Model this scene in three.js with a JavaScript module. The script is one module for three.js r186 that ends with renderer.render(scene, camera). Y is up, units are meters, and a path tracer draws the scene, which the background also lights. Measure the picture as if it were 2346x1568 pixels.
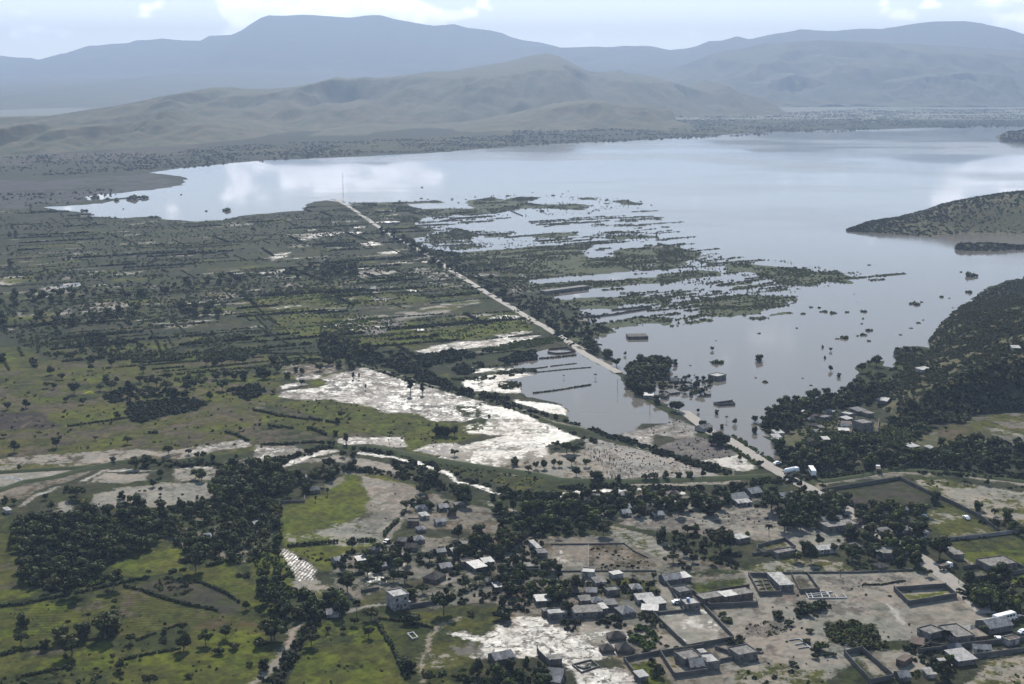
// Flooded lake plain seen from the air: farmland, a straight drowned road, villages, a wooded hill and hazy mountains. Units are metres.
import * as THREE from 'three';
import { mergeGeometries } from 'three/addons/utils/BufferGeometryUtils.js';

// ---------------------------------------------------------------- camera, sky, sun, haze, exposure
const scene = new THREE.Scene();
const camera = new THREE.PerspectiveCamera(27.35, 1024 / 684, 1, 150000);
camera.position.set(0, 195, 0);
camera.rotation.set(-THREE.MathUtils.degToRad(10.718), 0, 0);
const renderer = new THREE.WebGLRenderer({ antialias: true });
renderer.toneMapping = THREE.LinearToneMapping;
renderer.toneMappingExposure = 1.55;
renderer.shadowMap.enabled = true;
renderer.shadowMap.type = THREE.PCFSoftShadowMap;

const R = THREE.MathUtils.degToRad, clamp = (v, a, b) => Math.min(b, Math.max(a, v));
const smooth = (a, b, v) => { const t = clamp((v - a) / (b - a), 0, 1); return t * t * (3 - 2 * t); };
function rngOf(seed) { let s = seed >>> 0; return () => { s = (s + 0x6D2B79F5) >>> 0; let t = Math.imul(s ^ (s >>> 15), 1 | s); t = (t + Math.imul(t ^ (t >>> 7), 61 | t)) ^ t; return ((t ^ (t >>> 14)) >>> 0) / 4294967296; }; }
const PERM = new Uint16Array(1024), VAL = new Float32Array(512);
{ const r = rngOf(11), p = [...Array(512).keys()]; for (let i = 511; i > 0; i--) { const j = Math.floor(r() * (i + 1)); [p[i], p[j]] = [p[j], p[i]]; } for (let i = 0; i < 1024; i++) PERM[i] = p[i & 511]; for (let i = 0; i < 512; i++) VAL[i] = r(); }
function vn(x, y) {
  const xi = Math.floor(x), yi = Math.floor(y), fx = x - xi, fy = y - yi, u = fx * fx * (3 - 2 * fx), v = fy * fy * (3 - 2 * fy);
  const a = PERM[xi & 511], b = PERM[(xi + 1) & 511], j = yi & 511, k = (yi + 1) & 511;
  const p = VAL[PERM[a + j]], q = VAL[PERM[b + j]], s = VAL[PERM[a + k]], t = VAL[PERM[b + k]];
  return p + (q - p) * u + (s - p + (p - q - s + t) * u) * v;
}
const fbm = (x, y, n) => { let s = 0, a = .5, w = 0; for (let i = 0; i < n; i++) { s += a * vn(x, y); w += a; x = x * 2.03 + 17.3; y = y * 2.03 + 9.1; a *= .5; } return s / w; };

const SUN_AZ = R(-2.0), SUN_EL = R(36);
const sunDir = new THREE.Vector3(Math.sin(SUN_AZ) * Math.cos(SUN_EL), Math.sin(SUN_EL), -Math.cos(SUN_AZ) * Math.cos(SUN_EL));
{ // pale hazy sky with low fair-weather cumulus standing behind the mountains
  const W = 4096, H = 2048, d = new Float32Array(W * H * 4);
  const ramp = [[-90, .3, .32, .34], [0, 1.75, 1.7, 1.55], [1.3, 1.6, 1.6, 1.5], [3.2, 1.05, 1.18, 1.25], [8, .51, .61, .73], [16, .275, .34, .43], [30, .17, .26, .41], [90, .07, .14, .28]];
  for (let j = 0; j < H; j++) {
    const el = ((j + .5) / H - .5) * 180;
    let k = 0; while (k < ramp.length - 2 && el > ramp[k + 1][0]) k++;
    const a = ramp[k], b = ramp[k + 1], t = clamp((el - a[0]) / (b[0] - a[0]), 0, 1);
    for (let i = 0; i < W; i++) {
      const az = ((i + .5) / W - .5) * 2 * Math.PI, o = (j * W + i) * 4;           // azimuth from +x towards +z
      const x = Math.cos(az) * Math.cos(R(el)), y = Math.sin(R(el)), z = Math.sin(az) * Math.cos(R(el));
      const cs = x * sunDir.x + y * sunDir.y + z * sunDir.z, halo = Math.pow(Math.max(0, cs * .5 + .5), 12) * .22;
      let r = a[1] + (b[1] - a[1]) * t + halo, g = a[2] + (b[2] - a[2]) * t + halo * .95, bl = a[3] + (b[3] - a[3]) * t + halo * .85;
      if (el > .3 && el < 14) {
        const deg = Math.atan2(x, -z) * 180 / Math.PI;                               // bearing from straight ahead, to the right
        // cloud banks sit at many bearings round the horizon; the bank ahead left is the large one
        const bank = Math.max(smooth(-12.5, -10, deg) * (1 - smooth(-4.5, -1.5, deg)), .72 * smooth(14, 19, deg) * (1 - smooth(26, 31, deg)), .5 * smooth(-23, -18.6, deg) * (1 - smooth(-18, -16.5, deg)), .8 * smooth(.52, .62, vn(deg * .06 + 40, 3.3)) * (Math.abs(deg) > 24 ? 1 : 0));
        const dens = bank * smooth(.4, 1.7, el) * (1 - smooth(3.9, 6.2, el)) * 1.15 - .66 + (fbm(deg * .7, el * 1.25, 6) - .5) * 2.5 + .1;
        const al = smooth(0, .26, dens);
        if (al > 0) { const lit = 1.65 + 1.3 * (fbm(deg * 1.3 + 9, el * 2.2 - .35, 4) - .25) ; r += (lit * 1.0 - r) * al; g += (lit * 1.0 - g) * al; bl += (lit * 1.02 - bl) * al; }
      }
      d[o] = r; d[o + 1] = g; d[o + 2] = bl; d[o + 3] = 1;
    }
  }
  const sky = new THREE.DataTexture(d, W, H, THREE.RGBAFormat, THREE.FloatType);
  sky.mapping = THREE.EquirectangularReflectionMapping; sky.magFilter = THREE.LinearFilter; sky.needsUpdate = true;
  scene.background = sky; scene.environment = sky;
}
const sun = new THREE.DirectionalLight(new THREE.Color(1, .95, .87), 5);
sun.position.copy(sunDir).multiplyScalar(3000).add(new THREE.Vector3(0, 0, -900));
sun.target.position.set(0, 0, -900);
sun.castShadow = true; sun.shadow.mapSize.set(4096, 4096);
Object.assign(sun.shadow.camera, { left: -900, right: 900, top: 900, bottom: -900, near: 10, far: 8000 });
scene.add(sun, sun.target);
scene.fog = new THREE.FogExp2(new THREE.Color(.58, .74, 1.0), 8.6e-5);

// ---------------------------------------------------------------- survey of the place: x to the right, z towards the viewer, metres
const HILL = [
[220.1,-821.7,0,24,30],
[227.7,-811.0,4,24,45],
[241.2,-809.4,8,26,60],
[256.3,-820.5,12,28,90],
[270.4,-832.4,16,31,115],
[283.3,-839.3,19,33,122],
[300.1,-846.4,22,35,145],
[314.1,-845.7,24,36,195],
[341.4,-850.1,28,60,255],
[383.9,-847.4,33,80,345],
[470,-842,36,100,430]];
const KNOLL = [189.2,-741.8,6.2,21];
const PEN = [
[430.2,-1795,1.1,8,8],
[438.7,-1798,2.6,16,20],
[474.2,-1815,9.3,60,60],
[517.9,-1830,11.8,110,90],
[563.4,-1850,19.9,90,110],
[586.2,-1860,27.1,90,120],
[633.0,-1880,33.4,130,140],
[690.2,-1900,38.5,175,170],
[804.2,-1950,41.2,240,220],
[955.0,-2000,41.6,300,250]];
const ISLET = [
[508.7,-1600,5.0,4,4],
[516.2,-1602,6,14,14],
[534.3,-1604,6,22,22],
[551.9,-1604,6,24,24],
[568.0,-1604,4.5,10,10],
[575.1,-1604,4.0,14,14],
[586.7,-1604,3.3,16,16],
[599.6,-1604,5.4,20,20]];
const FARI = [
[1495,-4300,4.8,20,20],
[1527,-4320,16.4,120,120],
[1568,-4350,24.5,250,250],
[1822,-4400,54.6,350,350]];
const MT = [
["mountain",[[-9375,-19000,502,12330,3000],[-8210,-19000,615,12258,3000],[-7351,-19000,530,12203,3000],[-6778,-19000,460,12167,3000],[-6606,-19000,440,12156,3000],[-6347,-19000,431,12139,3000],[-6149,-19000,360,12127,3000],[-6073,-19000,417,12122,3000],[-5982,-19000,488,12117,3000],[-5851,-19000,502,12108,3000],[-5777,-19000,536,12104,3000],[-5705,-19000,536,12099,3000],[-5615,-19000,593,12094,3000],[-5471,-19000,598,12085,3000],[-5267,-19000,621,12072,3000],[-5094,-19000,624,12061,3000],[-4977,-19000,663,12054,3000],[-4775,-19000,666,12041,3000],[-4630,-19000,686,12032,3000],[-4458,-19000,666,12021,3000],[-4285,-19000,660,12010,3000],[-4083,-19000,655,11947,3000],[-4009,-19000,719,11850,3000],[-3879,-19000,722,11674,3000],[-3706,-19000,728,11440,3000],[-3574,-19000,784,11265,3000],[-3441,-19000,869,11090,3000],[-3324,-19000,939,10934,3000],[-3208,-19000,975,10778,3000],[-3007,-19000,975,10505,3000],[-2776,-19000,986,10193,3000],[-2432,-19000,967,9726,3000],[-2145,-19000,947,9336,3000],[-1857,-19000,981,8946,3000],[-1742,-19000,981,8790,3000],[-1570,-19000,939,8556,3000],[-1283,-19000,883,8167,3000],[-1025,-19000,846,7816,3000],[-765,-19000,863,7465,3000],[-593,-19000,812,7231,3000],[-363,-19000,790,6995,3000],[-132,-19000,756,6976,3000],[0,-19000,700,6964,3000],[173,-19000,657,6950,3000],[404,-19000,629,6930,3000],[635,-19000,564,6911,3000],[982,-19000,502,6882,3000],[1445,-19000,446,6843,3000],[2025,-19000,360,6795,3000]],0.3],
["mountain",[[-640,-16841,442,4200,4000],[-256,-16830,497,4200,4000],[153,-16818,532,4200,4000],[562,-16806,529,4200,4000],[689,-16802,524,4200,4000],[867,-16796,536,4200,4000],[1071,-16790,531,4200,4000],[1325,-16783,546,4200,4000],[1630,-16774,541,4200,4000],[1834,-16768,503,4200,4000],[2037,-16762,516,4200,4000],[2138,-16759,541,4200,4000],[2289,-16754,598,4200,4000],[2440,-16749,610,4200,4000],[2616,-16744,652,4200,4000],[2769,-16740,620,4200,4000],[3045,-16731,669,4200,4000],[3345,-16722,724,4200,4000],[3749,-16710,713,4200,4000],[4049,-16701,743,4200,4000],[4300,-16693,737,4200,4000],[4549,-16686,787,4200,4000],[4799,-16678,796,4200,4000],[4998,-16672,816,4200,4000],[5298,-16663,815,4200,4000],[5550,-16656,773,4200,4000],[5753,-16649,724,4200,4000],[5921,-16644,674,4200,4000],[6561,-16625,587,4200,4000],[7565,-16595,488,4200,4000],[9066,-16549,364,4200,4000]],0.28],
["mountain",[[1056,-12368,188,3000,2600],[1206,-12364,210,3000,2600],[1319,-12362,232,3000,2600],[1598,-12355,343,3000,2600],[1783,-12350,409,3000,2600],[1969,-12346,428,3000,2600],[2155,-12341,468,3000,2600],[2341,-12336,475,3000,2600],[2619,-12330,504,3000,2600],[2899,-12323,493,3000,2600],[3178,-12316,486,3000,2600],[3551,-12307,458,3000,2600],[3923,-12298,440,3000,2600],[4381,-12287,408,3000,2600],[5039,-12271,357,3000,2600],[6155,-12243,247,3000,2600]],0.3],
["ridge_hills",[[-2758,-4800,42,1500,1200],[-2387,-4800,71,1500,1200],[-2021,-4800,53,1500,1200],[-1726,-4800,60,1500,1200],[-1713,-4890,59,1525,1225],[-1692,-5025,42,1561,1261],[-1660,-5190,41,1606,1306],[-1629,-5325,53,1643,1343],[-1590,-5475,70,1684,1384],[-1523,-5700,89,1746,1446],[-1473,-5850,101,1786,1486],[-1423,-6022,117,1836,1524],[-1370,-6204,136,1891,1561],[-1324,-6349,146,1935,1590],[-1275,-6495,147,1978,1619],[-1236,-6604,139,2011,1641],[-1145,-6840,137,2082,1688],[-1066,-7010,146,2124,1724],[-981,-7173,166,2161,1761],[-900,-7321,193,2193,1793],[-844,-7419,184,2215,1815],[-767,-7550,195,2244,1844],[-727,-7615,187,2259,1859],[-592,-7836,199,2305,1903],[-474,-8063,221,2338,1919],[-372,-8248,224,2364,1932],[-252,-8455,243,2394,1947],[-127,-8661,264,2423,1962],[0,-8859,292,2451,1976],[138,-9066,328,2481,1990],[224,-9190,337,2499,1999],[308,-9200,323,2468,1968],[392,-9200,275,2434,1934],[477,-9200,234,2399,1899],[561,-9200,220,2365,1865],[687,-9200,237,2313,1813],[729,-9195,220,2290,1795],[889,-9108,199,2115,1708],[968,-9064,176,2028,1664],[1098,-8991,136,1883,1591],[1136,-8970,144,1839,1570],[1212,-8926,173,1752,1526],[1276,-8889,142,1679,1489],[1326,-8860,113,1621,1460],[1426,-8802,84,1504,1402]],0.5],
["foothills",[[-1941,-3555,11,527,500],[-1643,-3627,35,564,500],[-1437,-3676,55,588,500],[-1333,-3700,60,600,500],[-1308,-3831,73,622,511],[-1264,-4027,57,655,527],[-1209,-4224,60,687,544],[-1159,-4377,55,713,556],[-1109,-4508,89,735,567],[-1057,-4638,47,756,578],[-989,-4791,53,782,591],[-908,-4948,37,810,607],[-818,-5091,4,841,627],[-686,-5282,4,882,655],[-542,-5473,20,923,682],[-388,-5664,4,964,709],[-221,-5855,8,1005,736],[0,-6090,38,1055,770],[192,-6281,80,1096,797],[337,-6300,99,1100,800],[482,-6300,80,1100,800],[675,-6300,70,1100,800]],0.4],
["foothills",[[1539,-10500,121,1350,1100],[1682,-10500,158,1351,1103],[1794,-10500,173,1353,1105],[1920,-10500,216,1354,1107],[2048,-10500,221,1355,1110],[2130,-10500,189,1356,1111],[2211,-10500,158,1356,1113],[2340,-10500,142,1358,1115],[2499,-10500,151,1359,1118],[2722,-10500,192,1361,1123],[2960,-10500,224,1364,1127],[3200,-10500,236,1366,1132],[3440,-10500,224,1368,1136],[3756,-10500,192,1371,1142],[4327,-10500,145,1376,1153]],0.4]];
const LAKE = [-704.6,-2106,-648.2,-2058,-607.7,-2034,-583.1,-1980,-542.6,-1959,-517.1,-1976,-504.2,-1985,-471.3,-1929,-427.4,-1921,-397.2,-1927,-386.3,-1980,-372.6,-2012,-342.0,-2039,-306.2,-2084,-314.8,-2160,-309.8,-2227,-286.6,-2255,-274.0,-2221,-293.4,-2261,-277.9,-2255,-249.0,-2152,-233.2,-2157,-194.1,-2142,-163.8,-2173,-135.2,-2096,-103.9,-2111,-57.7,-2106,-24.8,-2039,-54.7,-1994,-85.9,-2012,-121.4,-1980,-128.3,-1921,-128.7,-1864,-96.7,-1800,-118.4,-1713,-120.8,-1694,-109.5,-1634,-89.3,-1593,-67.6,-1576,-43.1,-1562,-8.2,-1458.7,14.9,-1367.9,25.4,-1287.5,41.8,-1224.4,57.9,-1167.0,62.8,-1114.5,53.4,-1073.1,58.4,-1034.6,66.1,-992.8,71.7,-949.0,46.5,-997.1,52.3,-975.1,62.5,-949.9,69.3,-929.9,75.3,-914.4,79.1,-867.4,87.8,-840.7,94.5,-821.7,102.6,-806.5,106.7,-783.3,111.7,-756.0,119.5,-750.7,126.3,-720.6,132.6,-699.5,137.6,-701.8,139.5,-713.5,139.8,-727.5,139.2,-752.9,141.3,-780.5,145.7,-797.7,156.5,-818.7,169.3,-836.9,182.4,-836.9,196.2,-853.2,206.8,-860.6,216.2,-881.4,225.4,-895.8,229.2,-914.4,236.2,-941.8,243.0,-953.2,249.0,-957.3,258.1,-957.3,254.1,-941.0,259.4,-937.0,264.9,-949.9,276.5,-994.8,284.9,-1009.8,297.5,-1014.4,305.0,-1007.1,305.3,-986.2,344.5,-1065.4,374.2,-1170.7,383.9,-1192.5,401.6,-1220.1,448.9,-1304.8,478.6,-1344.9,504.0,-1372.2,575.7,-1458.7,757.6,-1649,1120.4,-2343,2812,-6110,2416,-5832,2009,-5579,1830,-5678,1477.6,-5347,1112.4,-5174,744.0,-4842,435.3,-4424,194.1,-4206,0.0,-3983,0.0,-3983,-195.2,-3663,-349.5,-3512,-494.4,-3391,-586.5,-3320,-656.7,-3163,-718.9,-3013,-740.6,-2896,-636.1,-2752,-595.7,-2557,-626.1,-2458,-676.2,-2366,-700.8,-2301,-667.4,-2248,-622.4,-2301,-589.2,-2297,-624.3,-2256,-641.3,-2181,-673.8,-2155,-707.7,-2126];
const DELTA = [-132.2,-1980,-57.5,-2096,102.6,-2096,196.4,-2121,206.5,-1800,200.8,-1649,243.7,-1509,306.9,-1477.1,370.4,-1378.7,315.3,-1287.5,257.4,-1233.0,212.7,-1136.4,159.3,-1114.5,118.2,-1076.5,82.2,-1060.0,70.8,-1167.0,34.3,-1250.7,14.9,-1367.9,-25.1,-1509,-89.2,-1590,-124.3,-1800];
const FLOOD = [
[-0.0,-947.9,17.0,-987.3,25.9,-1000.7,46.4,-994.8,50.8,-979.4,57.8,-954.0,66.5,-924.0,71.6,-906.9,73.7,-874.3,80.8,-844.0,86.0,-823.3,91.8,-797.7,96.0,-786.1,89.9,-780.5,74.8,-779.1,69.4,-764.0,56.7,-754.6,46.6,-761.3,39.8,-773.5,31.4,-783.3,33.5,-809.5,30.2,-826.4,11.0,-846.6,6.3,-858.9,7.2,-879.6,-3.2,-897.6,15.8,-910.6,4.8,-922.1,24.2,-933.8,1.6,-933.8]];
const ISL = [
[-256.8,-2200,-185.4,-2205,-117.7,-2244,-114.9,-2200,-164.5,-2183,-194.6,-2147,-247.3,-2157],
[-58.0,-2116,-61.6,-2249,-30.4,-2301,-12.6,-2249,19.8,-2313,47.2,-2295,18.9,-2205,53.9,-2160,106.8,-2183,121.9,-2147,101.9,-2082,57.2,-2106,11.1,-2092,-22.5,-2034,-55.2,-2012],
[109.4,-2290,139.0,-2284,134.5,-2249,110.5,-2261],
[159.9,-2227,184.0,-2255,204.9,-2183,194.5,-2152,168.7,-2183],
[26.3,-1730,56.0,-1773,85.7,-1786,77.7,-1737,53.9,-1703,28.0,-1717],
[99.6,-1720,142.9,-1744,180.4,-1737,178.0,-1713,120.8,-1700],
[-108.0,-1727,-94.9,-1764,-69.9,-1819,-53.1,-1791,-38.5,-1747,-65.3,-1697,-97.8,-1681],
[-36.9,-1764,-0.2,-1773,-2.1,-1727,-32.2,-1720],
[-112.1,-1674,-46.3,-1684,-45.9,-1668,-107.5,-1659],
[-76.6,-1619,-45.4,-1649,-26.8,-1619,-61.7,-1602],
[-55.5,-1576,-9.0,-1597,44.5,-1631,84.8,-1649,79.3,-1576,84.9,-1519,109.3,-1535,123.0,-1605,161.4,-1619,196.1,-1634,177.7,-1477.1,144.3,-1461.2,173.4,-1440.8,116.3,-1411.9,68.4,-1384.1,22.4,-1367.9,-8.1,-1446.8],
[21.6,-1316.6,81.7,-1352.1,166.4,-1380.9,162.2,-1344.9,93.5,-1306.8,72.7,-1295.2,30.5,-1264.3],
[33.6,-1224.4,75.5,-1246.2,103.6,-1254.3,144.0,-1243.6,138.2,-1215.8,99.8,-1205.7,78.2,-1181.2,51.8,-1174.8],
[54.4,-1093.4,73.9,-1114.5,107.4,-1143.9,131.9,-1136.4,130.3,-1121.7,103.4,-1099.0,85.8,-1092.1,70.7,-1065.2,55.2,-1016.3,40.8,-1053.5],
[-139.8,-2096,-103.7,-2106,-57.9,-2111,-54.8,-1998,-85.9,-2012,-119.7,-1989,-133.6,-2002],
[173.4,-1665,186.5,-1619,211.7,-1568,205.7,-1535,187.4,-1495.9,167.3,-1435.0,151.2,-1416.5],
[145.4,-1389.6,186.4,-1423.4,208.2,-1411.9,202.5,-1383.0,171.0,-1361.6,140.8,-1316.6],
[221.4,-1458.7,239.7,-1483.3,258.2,-1458.7,275.3,-1446.8,302.6,-1432.6,309.2,-1411.9,330.4,-1409.7,331.9,-1357.4,318.2,-1330.6,302.3,-1344.9,285.9,-1316.6,254.0,-1316.6,252.7,-1357.4,240.5,-1409.7,214.0,-1398.4],
[201.4,-1295.2,225.8,-1321.6,239.5,-1316.6,220.8,-1291.3,201.7,-1287.5],
[182.3,-1250.7,210.7,-1264.3,226.5,-1250.7,254.6,-1246.2,253.6,-1233.0,222.2,-1189.3,202.4,-1150.0,180.9,-1142.4,156.8,-1142.4,144.9,-1127.6,157.5,-1167.0,156.2,-1197.5,181.3,-1224.4],
[133.0,-1241.8,138.4,-1215.8,134.5,-1192.5,126.9,-1182.8],
[122.2,-1137.9,130.9,-1125.4,126.0,-1103.9,118.2,-1099.0],
[277.3,-1440.8,292.8,-1446.8,300.7,-1423.4,278.1,-1411.9],
[142.5,-1118.1,163.1,-1132.7,161.0,-1118.1,143.8,-1108.8],
[209.6,-1147.7,235.5,-1163.1,233.2,-1151.5,211.2,-1142.4],
[146.7,-1278.1,159.4,-1278.1,156.9,-1257.9,144.6,-1259.7]];
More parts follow.
